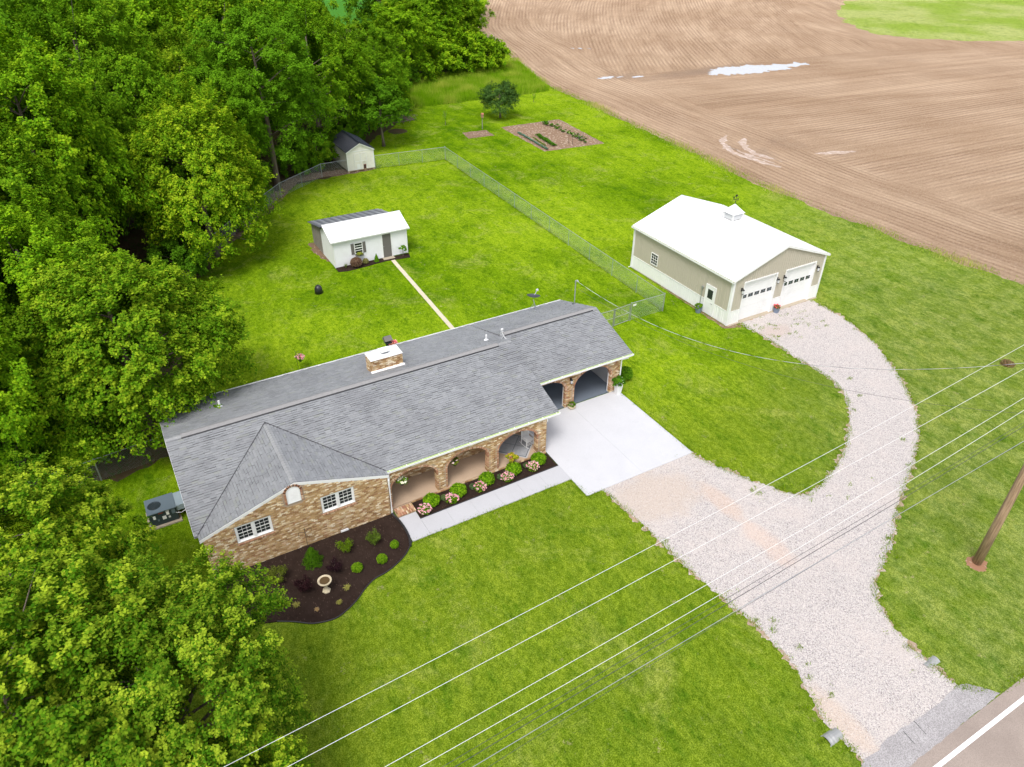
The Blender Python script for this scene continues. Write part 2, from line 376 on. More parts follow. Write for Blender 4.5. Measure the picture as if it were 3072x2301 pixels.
def prism(mb, outline, z0, z1):
    n = len(outline); b = len(mb.v)
    mb.v += [(x, y, z0) for x, y in outline] + [(x, y, z1) for x, y in outline]
    mb.face(tuple(b + n + i for i in range(n))); mb.face(tuple(b + i for i in reversed(range(n))))
    for i in range(n):
        j = (i + 1) % n; mb.face((b + i, b + j, b + n + j, b + n + i))
def ragged(pts, step=.25, amp=.12, sc=1.2, closed=True, seed=0, keep=(), off=0):
    out = []
    n = len(pts)
    sgn = -1 if sum(pts[i][0] * pts[(i + 1) % n][1] - pts[(i + 1) % n][0] * pts[i][1] for i in range(n)) > 0 else 1
    for i in range(n if closed else n - 1):
        a, b = Vector(pts[i]), Vector(pts[(i + 1) % n]); L = (b - a).length; k = max(1, int(L / step)); nr = Vector((-(b - a).y, (b - a).x)) / max(L, 1e-6)
        for j in range(k):
            p = a + (b - a) * (j / k)
            am = 0 if i in keep else amp
            q = Vector((p.x * sc, p.y * sc, seed)); d = sgn * off + noise.noise(q) * am + noise.noise(q * 3.7) * am * .6 + noise.noise(q * 11) * am * .35
            out.append((p.x + nr.x * d, p.y + nr.y * d))
    if not closed: out.append(tuple(pts[-1]))
    return out
def smooth_line(pts, k=5):
    """Catmull-Rom through points"""
    P = [Vector(p) for p in pts]; P = [P[0] * 2 - P[1]] + P + [P[-1] * 2 - P[-2]]; out = []
    for i in range(1, len(P) - 2):
        for j in range(k):
            t = j / k; a, b, c, d = P[i - 1], P[i], P[i + 1], P[i + 2]
            out.append(tuple(.5 * ((2 * b) + (c - a) * t + (2 * a - 5 * b + 4 * c - d) * t * t + (3 * b - a - 3 * c + d) * t ** 3)))
    out.append(tuple(P[-2])); return out
def sheet(name, outline, z, mat, kind='structure', thick=0, **k):
    mb = MB()
    if thick: prism(mb, outline, z - thick, z)
    else: mb.poly([(x, y, z) for x, y in outline])
    o = mb.build(name, mat); o['kind'] = kind
    return tag(o, **k)
def area_ok(pts): return pts

# ------------------------------------------------------------------ ground and its sheets
GZ = 0.0
sheet('ground', [(-700, -500), (900, -500), (900, 1100), (-700, 1100)], -.02, 'lawn')
bound = [(65.9, -60), (65.9, -20), (65.6, -1), (65.3, 3.3), (64.96, 7.5), (64.9, 12.4), (64.6, 18), (64.3, 23.5), (64.8, 31), (65.9, 40), (66.6, 50), (67.3, 59), (68.6, 68), (68.9, 77.6), (71.9, 91.8), (77.4, 108), (79.8, 118), (85.8, 135), (96, 153), (110, 175.5), (150, 240)]
GREEN = [(228, 136), (212.0, 131), (203, 129), (190.7, 121.5), (179.7, 113.5), (169.4, 103), (164.3, 95), (162.3, 87.5), (165, 79.8), (171.8, 73.6), (184, 66.5), (210, 52), (250, 40), (330, 60), (330, 160)]
def seg_dist(px, py, pl):
    best = np.full(px.shape, 1e9)
    for (ax, ay), (bx, by) in zip(pl, pl[1:]):
        dx, dy = bx - ax, by - ay; t = np.clip(((px - ax) * dx + (py - ay) * dy) / (dx * dx + dy * dy), 0, 1)
        best = np.minimum(best, np.hypot(px - ax - t * dx, py - ay - t * dy))
    return best
def field():
    xs = np.arange(58, 330, 1.25); ys = np.arange(-60, 300, 1.25); X, Y = np.meshgrid(xs, ys); nx, ny = len(xs), len(ys)
    Z = np.full(X.shape, -.008)
    V = np.stack([X, Y, Z], -1).reshape(-1, 3); idx = np.arange(nx * ny).reshape(ny, nx)
    F = np.stack([idx[:-1, :-1], idx[:-1, 1:], idx[1:, 1:], idx[1:, :-1]], -1).reshape(-1, 4)
    me = bpy.data.meshes.new('tilled_field'); me.vertices.add(len(V)); me.vertices.foreach_set('co', V.ravel())
    me.loops.add(F.size); me.loops.foreach_set('vertex_index', F.ravel()); me.polygons.add(len(F)); me.polygons.foreach_set('loop_start', np.arange(0, F.size, 4)); me.update(calc_edges=True)
    sm = smooth_line(bound, 4)
    d = seg_dist(X, Y, sm)
    # rows of the lower part run nearly along x, those of the upper part away to the upper right
    rb = Y + .055 * X + 1.2 * np.sin(X / 38)
    a = math.radians(55); rc = -np.sin(a) * X + np.cos(a) * Y; rc = rc + 3.0 * np.sin((X + Y) / 55)
    dg = seg_dist(X, Y, GREEN)
    d2 = np.minimum(d, np.where(dg < 12, dg + 0, 1e3))
    mu = Y - (80 - .075 * (X - 80)) 
    wet = np.zeros(X.shape)
    for x, y, ax, ay, k in ((100, 76, 24, 4.5, .85), (78, 38, 7, 6, .6), (73, 37, 4, 9, .7), (83, 31, 6, 2.5, .6), (140, 66, 24, 6, .55), (170, 62, 30, 7, .45), (84, 79, 9, 4, .7), (91, 104, 5, 4, .5)):
        wet = np.maximum(wet, k * np.exp(-(((X - x) / ax) ** 2 + ((Y - y) / ay) ** 2)))
    for nm, arr in (('ra', d), ('rb', rb), ('rc', rc), ('mh', d2), ('mu', mu), ('wet', wet)):
        at = me.attributes.new(nm, 'FLOAT', 'POINT'); at.data.foreach_set('value', arr.astype(np.float32).ravel())
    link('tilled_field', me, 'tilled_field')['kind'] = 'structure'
field()
yard = [(-60, -60)] + [tuple(p) for p in ragged(smooth_line(bound, 3), .5, .55, .35, closed=False, seed=3)] + [(150, 420), (-60, 420)]
sheet('lawn', yard, -.004, 'lawn')
sheet('meadow', ragged(GREEN, .8, 1.6, .2, seed=5), 0.0, 'meadow')
crop = [(56, 150), (98, 163), (125, 200), (125, 330), (40, 330), (30, 180)]
simple('crop_green', (.055, .19, .02), 1, .05, var=.25, vscale=.6); sheet('crop_field', crop, .004, 'crop_green')
# dirt and leaf litter under the wood
wood_edge = [(-9.5, 9.5), (-5.5, 9.7), (-3.6, 11.0), (-1.6, 12.4), (2.2, 19.5), (3.5, 28.0), (7.6, 36.4), (12.2, 42.6), (16.4, 47.6), (19.4, 52.2), (25.8, 52.9), (29.2, 59.5), (35, 66), (41, 71.5), (43.5, 76.5), (47, 86), (60, 95), (66, 105), (76, 121), (84, 137), (56, 148), (20, 190), (-60, 190), (-60, 9.5)]
sheet('forest_floor', ragged(wood_edge, .5, .5, .5, seed=9), .001, 'leaf_litter')

inner = [(40.2, 5.8), (40.14, 5.58), (40.2, 2.9), (40.05, 0.1), (40.05, -2.6), (39.3, -4.7), (37.62, -6.4), (35.57, -7.9), (33.79, -8.9), (32.05, -9.55), (30.81, -9.98), (29.6, -10.05), (28.85, -9.4), (28.02, -8.1), (27.36, -6.67), (26.76, -5.42), (26.5, -4.2)]
leftout = [(20.12, -4.55), (20.25, -6.1), (20.35, -7.9), (20.4, -9.74), (20.48, -11.3), (20.67, -13.0), (20.86, -14.6), (20.9, -16.3), (20.7, -17.5), (20.2, -18.9), (19.86, -19.9), (19.9, -20.8), (19.9, -21.5)]
rightout = [(47.75, 5.8), (47.9, 4.9), (47.8, 3.0), (47.27, .44), (46.2, -2.0), (44.48, -4.8), (42.42, -7.4), (40.15, -9.45), (37.6, -11.0), (34.55, -12.5), (32.3, -13.7), (30.7, -14.65), (28.9, -15.45), (27.6, -16.05), (26.95, -16.75), (26.3, -18.0), (26.0, -19.2), (26.0, -20.3), (26.0, -21.2), (26.15, -21.5)]
gr = smooth_line(inner, 3) + [(26.45, -4.0), (20.0, -4.0)] + smooth_line(leftout, 3) + [(19.9, -22.0), (26.2, -22.0)] + smooth_line(rightout[::-1], 3)
GRAVEL_EDGES = [smooth_line(inner, 3), smooth_line(leftout, 3), smooth_line(rightout, 3)]
sheet('gravel_margin', ragged([(p[0], p[1]) for p in gr], .08, .32, 2.4, seed=21, off=.08), .003, 'dirt_pale')
sheet('gravel_drive', ragged(gr, .09, .20, 2.0, seed=11), .007, 'gravel')
sheet('road', [(-300, -60), (400, -60), (400, -22.42), (-300, -22.55)], .012, 'asphalt_road')
apron = [(17.6, -22.6), (19.4, -21.75), (20.0, -21.5), (20.8, -21.55), (21.2, -21.42), (22.3, -21.42), (23.6, -21.5), (25.1, -21.42), (26.05, -21.4), (26.6, -21.62), (27.25, -22.45)]
sheet('road_apron', ragged(smooth_line(apron, 3), .15, .05, 2.5, seed=4, closed=True, keep=()), .0165, 'asphalt_apron', thick=.015)
sheet('edge_line', [(-300, -23.18), (400, -23.12), (400, -22.96), (-300, -23.02)], .021, 'white_line')
for cx, cy, L in ((22.2, -21.8, .55), (22.95, -21.75, .6), (24.4, -22.3, .0)):
    if L: sheet('crack', [(cx, cy - L / 2), (cx + .02, cy - L / 2), (cx + .09, cy + L / 2), (cx + .06, cy + L / 2)], .0205, 'black_plastic')
# mulch beds
bed = [(.5, -.3), (9.38, -.3), (9.42, -2.7), (9.2, -2.95), (8.75, -3.38), (8.1, -3.74), (7.5, -3.95), (6.9, -4.05), (6.3, -4.38), (5.8, -4.78), (5.2, -5.12), (4.5, -5.33), (3.6, -5.12), (2.9, -4.62), (2.2, -4.2), (.5, -3.6)]
front_bed = [bed[0], bed[1]] + smooth_line(bed[2:], 4)
sheet('mulch_bed', front_bed, .05, 'mulch', thick=.05)
sheet('mulch_bed', [(10.5, -.05), (19.0, -.05), (19.0, -1.36), (10.46, -1.42)], .05, 'mulch', thick=.05)
sheet('mulch_bed', ragged([(16.4, 29.75), (16.35, 28.85), (17.2, 28.62), (19.5, 28.82), (20.6, 28.95), (22.9, 28.68), (23.1, 29.5)], .3, .05, 2), .04, 'mulch', thick=.04)
sheet('garden_plot', ragged([(50.26, 61.3), (59.5, 61.0), (58.4, 48.6), (49.8, 49.3)], .4, .14, .9), .006, 'garden_soil')
sheet('dirt_patch', ragged([(44.5, 61.4), (47.9, 61.1), (47.7, 58.3), (44.0, 58.6)], .3, .16, 1), .006, 'dirt')
sheet('dirt_patch', ragged([(37.2 + 1.25 * math.cos(t * PI / 8), 66.05 + 1.3 * math.sin(t * PI / 8)) for t in range(16)], .3, .15, 1), .006, 'leaf_litter')
sheet('dirt_patch', ragged([(33.10 + .52 * math.cos(t * PI / 6), -17.7 + .46 * math.sin(t * PI / 6)) for t in range(12)], .06, .14, 3.2), .006, 'red_clay')
sheet('dirt_patch', ragged([(15.9, 36.0), (15.8, 33.6), (16.1, 31.5), (16.5, 31), (16.45, 35.8)], .15, .25, 2), .006, 'dirt')
sheet('dirt_patch', ragged([(8.0, 36.9), (13.2, 43.8), (17, 48.4), (19.8, 52.6), (22.6, 52.9), (26, 52.5), (29.2, 52.9), (26, 54.5), (20, 55), (12, 46), (6.5, 38)], .4, .3, .8), .005, 'dirt')
sheet('dirt_patch', ragged([(38.5, 5.7), (38.7, 12), (38.9, 17.9), (40.0, 5.9), (39.8, 5.2)], .3, .10, 1.4), .0055, 'dirt')
sheet('dirt_patch', ragged([(-3.0, 9.6), (1.5, 10.6), (1.0, 19), (-4, 17), (-8, 12)], .4, .4, .8), .006, 'leaf_litter')
# puddles
sheet('puddle', ragged(smooth_line([(98.5, 73.3), (102, 76.0), (108, 76.6), (114, 74.7), (122, 73.0), (117.5, 70.9), (110, 70.3), (103, 71.3), (98.5, 73.3)], 3)[:-1], .22, 1.5, .8, seed=2), .002, 'muddy_water')
for i, (x, y, a, b_) in enumerate(((81, 79.6, 1.8, .7), (83.6, 79.0, .7, .3), (86.5, 77.9, 1.3, .5), (90.9, 104.6, .25, .8), (92.3, 103.7, .25, .8), (93.8, 103.0, .25, .7))):
    sheet('puddle', ragged([(x + a * math.cos(t * PI / 7), y + b_ * math.sin(t * PI / 7)) for t in range(14)], .3, .5, .9, seed=i), .002, 'muddy_water')
def strip(pts, wd):
    c = smooth_line(pts, 5); L = []; Rr = []
    for i, p in enumerate(c):
        a, b_ = Vector(c[max(i - 1, 0)]), Vector(c[min(i + 1, len(c) - 1)]); d = (b_ - a).normalized(); ww = wd * min(1, i / 3 + .15, (len(c) - 1 - i) / 3 + .15)
        L.append((p[0] - d.y * ww, p[1] + d.x * ww)); Rr.append((p[0] + d.y * ww, p[1] - d.x * ww))
    return L + Rr[::-1]
for i, (pts, wd) in enumerate((([(74.8, 43.8), (72.2, 41.6), (70.4, 38), (70.6, 34.5), (71.2, 31)], .42), ([(76, 41.7), (74.0, 39.9), (72.5, 36.7), (73.0, 32.5)], .45), ([(71.6, 40), (71.3, 36), (71.8, 32)], .25),
                       ([(79.1, 32.6), (81, 31.9), (84.4, 30.9)], .55))):
    sheet('puddle', ragged(strip(pts, wd), .3, .35, 1.1, seed=30 + i), .002, 'wet_mud')
# ------------------------------------------------------------------ driveway slab, sidewalk, path
def slab(x0, x1, y0, y1, z, name, mat, parent=None, g=.006, th=.1):
    mb = MB(); mb.box(x0 + g, x1 - g, y0 + g, y1 - g, z - th, z); o = mb.build(name, mat, parent)
    return o
def setting(name):
    o = bpy.data.objects.new(name, None); COL.objects.link(o); o['kind'] = 'structure'; return o
dr = setting('concrete_driveway')
for x0, x1 in ((19.06, 22.9), (22.9, 26.57)): slab(x0, x1, -4.28, 3.08, .045, 'concrete_slab', 'concrete', dr, .003)
sw = setting('sidewalk')
for i in range(6):
    a = 10.45 + i * (19.06 - 10.45) / 6; slab(a, a + (19.06 - 10.45) / 6, -2.72, -1.42, .045, 'concrete_slab', 'walk_concrete', sw, .003)
slab(9.46, 10.45, -2.72, -.84, .045, 'concrete_slab', 'walk_concrete', sw)
wp = setting('garden_path')
y = 28.95; i = 0
while y > 11.3:
    L = R.uniform(.85, 1.15); xo = 21.3 - (28.95 - y) * .0515
    T = Matrix.Translation((xo, y - L / 2, 0)) @ Matrix.Rotation(-.05 + R.uniform(-.02, .02), 4, 'Z')
    mb = MB(); mb.box(-.17, .17, -L / 2 + .01, L / 2 - .01, -.03, .022 + R.uniform(0, .01), T=T); mb.build('paving_slab', 'path_slab', wp); y -= L
# bed edging strips
for k, pts in enumerate((bed[2:-1], [(10.44, -1.44), (19.03, -1.40), (19.05, -.1)])):
    mb = MB(); mb.tube([(p[0], p[1], .06) for p in (smooth_line(pts, 4) if k == 0 else pts)], .028, 5)
    mb.build('lawn_edging', 'black_plastic', label=('black plastic edging curving round the big mulch bed by the brick gable' if k == 0 else 'straight dark edging between the porch flower bed and sidewalk'), cat='edging')

# ------------------------------------------------------------------ the brick house
house = thing('brick_house', (0, 0, 0), 'long single-storey brick house with grey shingle roof, arched porch and carport', 'house')
BC = [((.47, .315, .155), 28), ((.40, .25, .12), 22), ((.60, .46, .28), 18), ((.55, .39, .25), 10), ((.29, .165, .08), 9), ((.74, .64, .47), 9), ((.37, .20, .105), 5)]
BRED = [((.42, .22, .13), 5), ((.50, .30, .19), 4), ((.33, .16, .10), 3), ((.58, .42, .30), 2)]
def pick(p): return R.choices([a for a, _ in p], [b for _, b in p])[0]
def jit(c, a=.12):
    k = R.uniform(1 - a, 1 + a); return tuple(min(.95, x * k) for x in c)
brick_stuff = MB(); single = []       # single: (center, T, color)
def seen_score(p):
    return (Vector(p) - CAMP).length
def brick(T, L, H, D, col):
    """box centred at origin in T: length L (x), depth D (y), height H (z)"""
    single.append((seen_score(T.translation), T, L, H, D, col))
def brick_wall(org, u, nrm, inside, length, height, pal=BC, z0=0.0, phase=0, single_ok=True):
    u = Vector(u); nrm = Vector(nrm); org = Vector(org)
    rot = Matrix((u, -nrm, Vector((0, 0, 1)))).transposed().to_4x4()
    bl, bh, mg = .186, .064, .0135; row = 0; z = z0
    while z < height:
        x = -(bl + mg) / 2 * (row % 2) + phase
        while x < length:
            a, b = max(0, x), min(length, x + bl)
            if b - a > .05:
                cx = (a + b) / 2
                if inside(a + .01, z + bh / 2) and inside(b - .01, z + bh / 2) and inside(cx, z + .005) and inside(cx, z + bh):
                    pos = org + u * cx + Vector((0, 0, z + bh / 2)) + nrm * R.uniform(.002, .010)
                    T = Matrix.Translation(pos) @ rot
                    if single_ok: brick(T, b - a, bh, .03, jit(pick(pal)))
                    else: single.append((1e9, T, b - a, bh, .03, jit(pick(pal))))
            x += bl + mg
        z += bh + mg; row += 1
GA, GB, GC_, GAp = .3, 9.22, 4.747, 4.229
def gable_top(x): return 2.58 + (4.229 - 2.70) * (1 - abs(x - GC_) / (9.344 - GC_))
# openings in the gable front
WR = (5.80, 7.48, 1.73, 2.76); WL = (1.70, 3.38, 1.73, 2.76)
def vent_in(x, z, e=0):
    return abs(x - 4.6) < .33 + e and 3.06 - e < z and (z < 3.70 or math.hypot(x - 4.6, z - 3.70) < .33 + e)
def gable_inside(x, z):
    x += GA
    if z > gable_top(x) - .04: return False
    for a, b, c, d in (WR, WL):
        if a - .01 < x < b + .01 and c - .10 < z < d + .01: return False
    if vent_in(x, z, .12): return False
    if 6.5 < x < 6.93 and -.05 < z < .19: return False
    return True
GY = -.36
# wall core
mb = MB(); y0, y1 = GY + .012, GY + .25
xs = sorted({GA, GC_, GB, WR[0], WR[1], WL[0], WL[1]})
for a, b in zip(xs, xs[1:]):
    spans = [(0, None)]
    for (p, q, r_, s_) in (WR, WL):
        if a >= p - 1e-6 and b <= q + 1e-6: spans = [(0, r_), (s_, None)]
    for lo, hi in spans:
        za, zb = (gable_top(a), gable_top(b)) if hi is None else (hi, hi)
        pts = [(a, y0, lo), (b, y0, lo), (b, y0, zb), (a, y0, za)]; q = [(x, y1, z) for x, _, z in pts]
        mb.poly(pts); mb.poly(q[::-1])
        if hi is not None: mb.poly([pts[3], pts[2], q[2], q[3]])
        else: mb.poly([pts[0], q[0], q[1], pts[1]]); mb.poly([pts[3], pts[2], q[2], q[3]])
for (p, q, r_, s_) in (WR, WL):
    mb.poly([(p, y0, r_), (p, y0, s_), (p, y1, s_), (p, y1, r_)]); mb.poly([(q, y0, r_), (q, y1, r_), (q, y1, s_), (q, y0, s_)])
    mb.poly([(p, y0, s_), (q, y0, s_), (q, y1, s_), (p, y1, s_)])
mb.build('wall', 'mortar', house)
brick_wall((GA, GY + .012, .0), (1, 0, 0), (0, -1, 0), gable_inside, GB - GA, 4.3, z0=.01)
# right return of the gable (faces +x) and left side wall of the house
mb = MB(); mb.box(GB - .2, GB - .012, GY + .262, .30, 0, 2.6); mb.build('wall', 'mortar', house)
brick_wall((GB - .012, GY, 0), (0, 1, 0), (1, 0, 0), lambda a, z: True, .36, 2.55, z0=.01, single_ok=False)
mb = MB(); mb.box(GA + .012, GA + .25, GY + .262, 11.0, 0, 2.62)
mb.poly([(GA + .03, .2, 2.62), (GA + .03, 5.62, 4.25), (GA + .03, 11.0, 2.62)]); mb.build('wall', 'mortar', house)
brick_wall((GA + .012, 10.98, 0), (0, -1, 0), (-1, 0, 0), lambda a, z: True, 11.3, 2.6, z0=.01, single_ok=False)
# rear wall and interior dark core so that nothing shows through
mb = MB(); mb.box(GA + .26, 26.5, 10.75, 11.0, 0, 2.58); mb.build('wall', 'mortar', house)
brick_wall((26.5, 11.0 - .0, 0), (-1, 0, 0), (0, 1, 0), lambda a, z: True, 26.0, 2.55, z0=.01, single_ok=False)

# porch: arcade wall with three arches
class Arch:
    def __init__(s, x0, x1, spring, top): s.x0, s.x1, s.sp, s.top = x0, x1, spring, top; s.c = (x0 + x1) / 2; s.w = (x1 - x0) / 2; s.h = top - spring
    def z(s, x):
        t = max(0, 1 - ((x - s.c) / s.w) ** 2); return s.sp + s.h * math.sqrt(t)
    def inside(s, x, z, e=0):
        if abs(x - s.c) > s.w + e: return False
        if z <= s.sp: return True
        return ((x - s.c) / (s.w + e)) ** 2 + ((z - s.sp) / (s.h + e)) ** 2 < 1
def arch_wall(x0, x1, ztop, arches, y0, y1, zb=0):
    mb = MB(); cols = {x0, x1}
    for a in arches:
        for k in range(25): cols.add(a.c - a.w * math.cos(PI * k / 24))
    cols = sorted(cols)
    for a, b in zip(cols, cols[1:]):
        if b - a < 1e-5: continue
        ar = next((q for q in arches if q.x0 - 1e-6 <= a and b <= q.x1 + 1e-6), None)
        za, zb_ = (ar.z(a), ar.z(b)) if ar else (zb, zb)
        mb.poly([(a, y0, za), (b, y0, zb_), (b, y0, ztop), (a, y0, ztop)]); mb.poly([(a, y1, ztop), (b, y1, ztop), (b, y1, zb_), (a, y1, za)])
        if ar: mb.poly([(a, y0, za), (a, y1, za), (b, y1, zb_), (b, y0, zb_)])
    for q in arches:
        for x in (q.x0, q.x1): mb.poly([(x, y0, zb), (x, y1, zb), (x, y1, q.sp), (x, y0, q.sp)])
    for x in (x0, x1): mb.poly([(x, y0, zb), (x, y1, zb), (x, y1, ztop), (x, y0, ztop)])
    mb.poly([(x0, y0, ztop), (x1, y0, ztop), (x1, y1, ztop), (x0, y1, ztop)])
    return mb
def arch_ring(a, y0, y1, ring=.10, pal=BRED, half_from=None, zb=.16):
    n = int((PI * (3 * (a.w + a.h) - math.sqrt((3 * a.w + a.h) * (a.w + 3 * a.h))) / 2) / .075)
    for k in range(n):
        t = PI * (k + .5) / n; x, z = a.c - a.w * math.cos(t), a.sp + a.h * math.sin(t)
        nx, nz = -math.cos(t) / a.w, math.sin(t) / a.h; l = math.hypot(nx, nz); nx, nz = nx / l, nz / l
        X = Vector((nz, 0, -nx)); Zv = Vector((nx, 0, nz)); Yv = Vector((0, 1, 0))
        rot = Matrix((X, Yv, Zv)).transposed().to_4x4()
        T = Matrix.Translation(Vector((x, (y0 + y1) / 2, z)) + Zv * (ring / 2 - .018)) @ rot
        single.append((seen_score(T.translation), T, .060, ring, y1 - y0 + R.uniform(.01, .02), jit(pick(pal))))
    z = zb
    while z + .061 < a.sp:                                   # jamb bricks stacked below the spring
        for s_, x in ((1, a.x1), (-1, a.x0)):
            T = Matrix.Translation((x + s_ * .033, (y0 + y1) / 2, z + .03))
            single.append((seen_score(T.translation), T, .095, .058, y1 - y0 + R.uniform(.01, .018), jit(pick(BRED if R.random() < .6 else BC))))
        z += .0725
PF = .15
A = [Arch(9.50, 12.13, 1.40, 2.27), Arch(12.72, 15.22, 1.40, 2.27), Arch(15.89, 18.43, 1.38, 2.27)]
AY0, AY1 = -.04, .28
arch_wall(GB - .01, 19.03, 2.56, A, AY0 + .012, AY1 - .012).build('wall', 'mortar', house)
def ins(x, z): 
    x += GB
    return not any(a.inside(x, z, .085) for a in A)
brick_wall((GB, AY0 + .012, 0), (1, 0, 0), (0, -1, 0), ins, 19.03 - GB, 2.5, z0=.16)
brick_wall((19.03, AY1 - .012, 0), (-1, 0, 0), (0, 1, 0), lambda a, z: not any(q.inside(19.03 - a, z, .085) for q in A), 19.03 - GB, 2.5, z0=.16, single_ok=False)
for a in A: arch_ring(a, AY0, AY1)
# right end wall of the porch: brick corner pier, open beyond it toward the driveway
E1 = 19.03
mb = MB(); mb.box(E1 - .3, E1 - .012, AY1, .62, 0, 2.56); mb.box(E1 - .3, E1 - .012, .62, 1.62, 2.2, 2.56); mb.build('wall', 'mortar', house)
brick_wall((E1 - .012, AY0, 0), (0, 1, 0), (1, 0, 0), lambda a, z: True, .66, 2.5, z0=.01)
# porch back wall
PB = 1.68
mb = MB(); mb.box(GB - .2, 15.9, PB + .012, PB + .2, 0, 2.6); mb.build('wall', 'mortar', house)
brick_wall((GB - .1, PB + .012, 0), (1, 0, 0), (0, -1, 0), lambda a, z: True, 15.9 - GB + .1, 2.5, z0=.16, single_ok=False)
# recessed corner of the porch at the right: set-back entry wall
mb = MB(); mb.box(15.7, 15.9, PB + .2, 3.0, 0, 2.6); mb.box(15.7, 19.03, 3.0, 3.2, 0, 2.6); mb.box(18.85, 19.03, 1.9, 3.2, 0, 2.6); mb.build('wall', 'tan_wood', house)
slab(GB, 19.03, -.085, 3.0, PF, 'porch_floor', 'porch_concrete', house, 0, .15)
# brick curb below the porch slab edge
x = 10.55
while x < 19.0:
    T = Matrix.Translation((x + .1, -.115, .045 + .03)); single.append((seen_score(T.translation), T, .2, .085, .05, jit(pick(BC)))); x += .212
# brick step
mb = MB(); mb.box(9.46, 10.5, -.80, -.1, 0, .07); mb.build('step', 'mortar', house)
for i in range(14):
    for j in range(3):
        T = Matrix.Translation((9.50 + i * .0725 + .012, -.70 + j * .215, .085)); single.append((seen_score(T.translation), T, .064, .055, .205, jit(pick(BRED if R.random() < .5 else BC))))

# carport front wall
CY0, CY1 = 3.10, 3.36
B = [Arch(19.65, 22.43, 1.42, 2.34), Arch(23.08, 25.92, 1.35, 2.44)]
arch_wall(19.03, 26.59, 2.62, B, CY0 + .012, CY1 - .012).build('wall', 'mortar', house)
brick_wall((19.03, CY0 + .012, 0), (1, 0, 0), (0, -1, 0), lambda a, z: not any(q.inside(19.03 + a, z, .085) for q in B), 26.59 - 19.03, 2.58, pal=BC + BRED, z0=.05)
for a in B: arch_ring(a, CY0, CY1, ring=.13, zb=.05)
mb = MB(); mb.box(26.45, 26.578, CY1, 11.0, 0, 2.62); mb.poly([(26.5, 3.2, 2.62), (26.5, 7.06, 3.95), (26.5, 11.0, 2.62)]); mb.build('wall', 'mortar', house)
brick_wall((26.578, CY0, 0), (0, 1, 0), (1, 0, 0), lambda a, z: True, 7.85, 2.6, z0=.03, single_ok=False)
mb = MB(); mb.box(26.40, 26.448, CY1, 10.7, .05, 2.62); mb.box(19.03, 19.1, CY1, 10.7, .05, 2.62); mb.box(19.1, 26.40, 10.62, 10.7, .05, 2.62); mb.build('carport_wall', 'interior_wall', house)
mb = MB(); mb.box(19.1, 26.4, CY1, 10.7, 2.56, 2.6); mb.build('carport_ceiling', 'white_paint', house)
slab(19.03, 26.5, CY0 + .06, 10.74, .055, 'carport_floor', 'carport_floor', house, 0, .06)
for x in (22.455, 25.945):                                     # white casing on the inner edge of each arch
    mb = MB(); mb.box(x - .05, x - .024, CY1 - .05, CY1 + .02, .06, 1.5); mb.build('casing', 'white_paint', house)
# bricks: the largest in view singly, the rest as one mass
vis = [s for s in single if s[0] < 1e8]
def in_view(s):
    p = s[1].translation
    return p.x > 3.6 and p.y < .4
cand = sorted([s for s in vis if in_view(s)], key=lambda s: s[0])[:290]
ids = {id(s) for s in cand}
VM = {}
for s in cand:
    _, T, L, H, D, col = s
    key = (round(L, 2), round(H, 2), round(D, 2), tuple(round(c * 8) for c in col))
    if key not in VM:
        mb = MB(); mb.cur = col; mb.box(-L / 2, L / 2, -D / 2, D / 2, -H / 2, H / 2, taper=.004); VM[key] = mb.mesh('brick'); VM[key].materials.append(MATS['brick'])
    o = link('brick', VM[key], None, house); o.matrix_world = T
mb = MB()
for s in single:
    if id(s) in ids: continue
    _, T, L, H, D, col = s; mb.cur = col; mb.box(-L / 2, L / 2, -D / 2, D / 2, -H / 2, H / 2, T=T)
o = mb.build('brickwork', 'brick', house); o['kind'] = 'stuff'

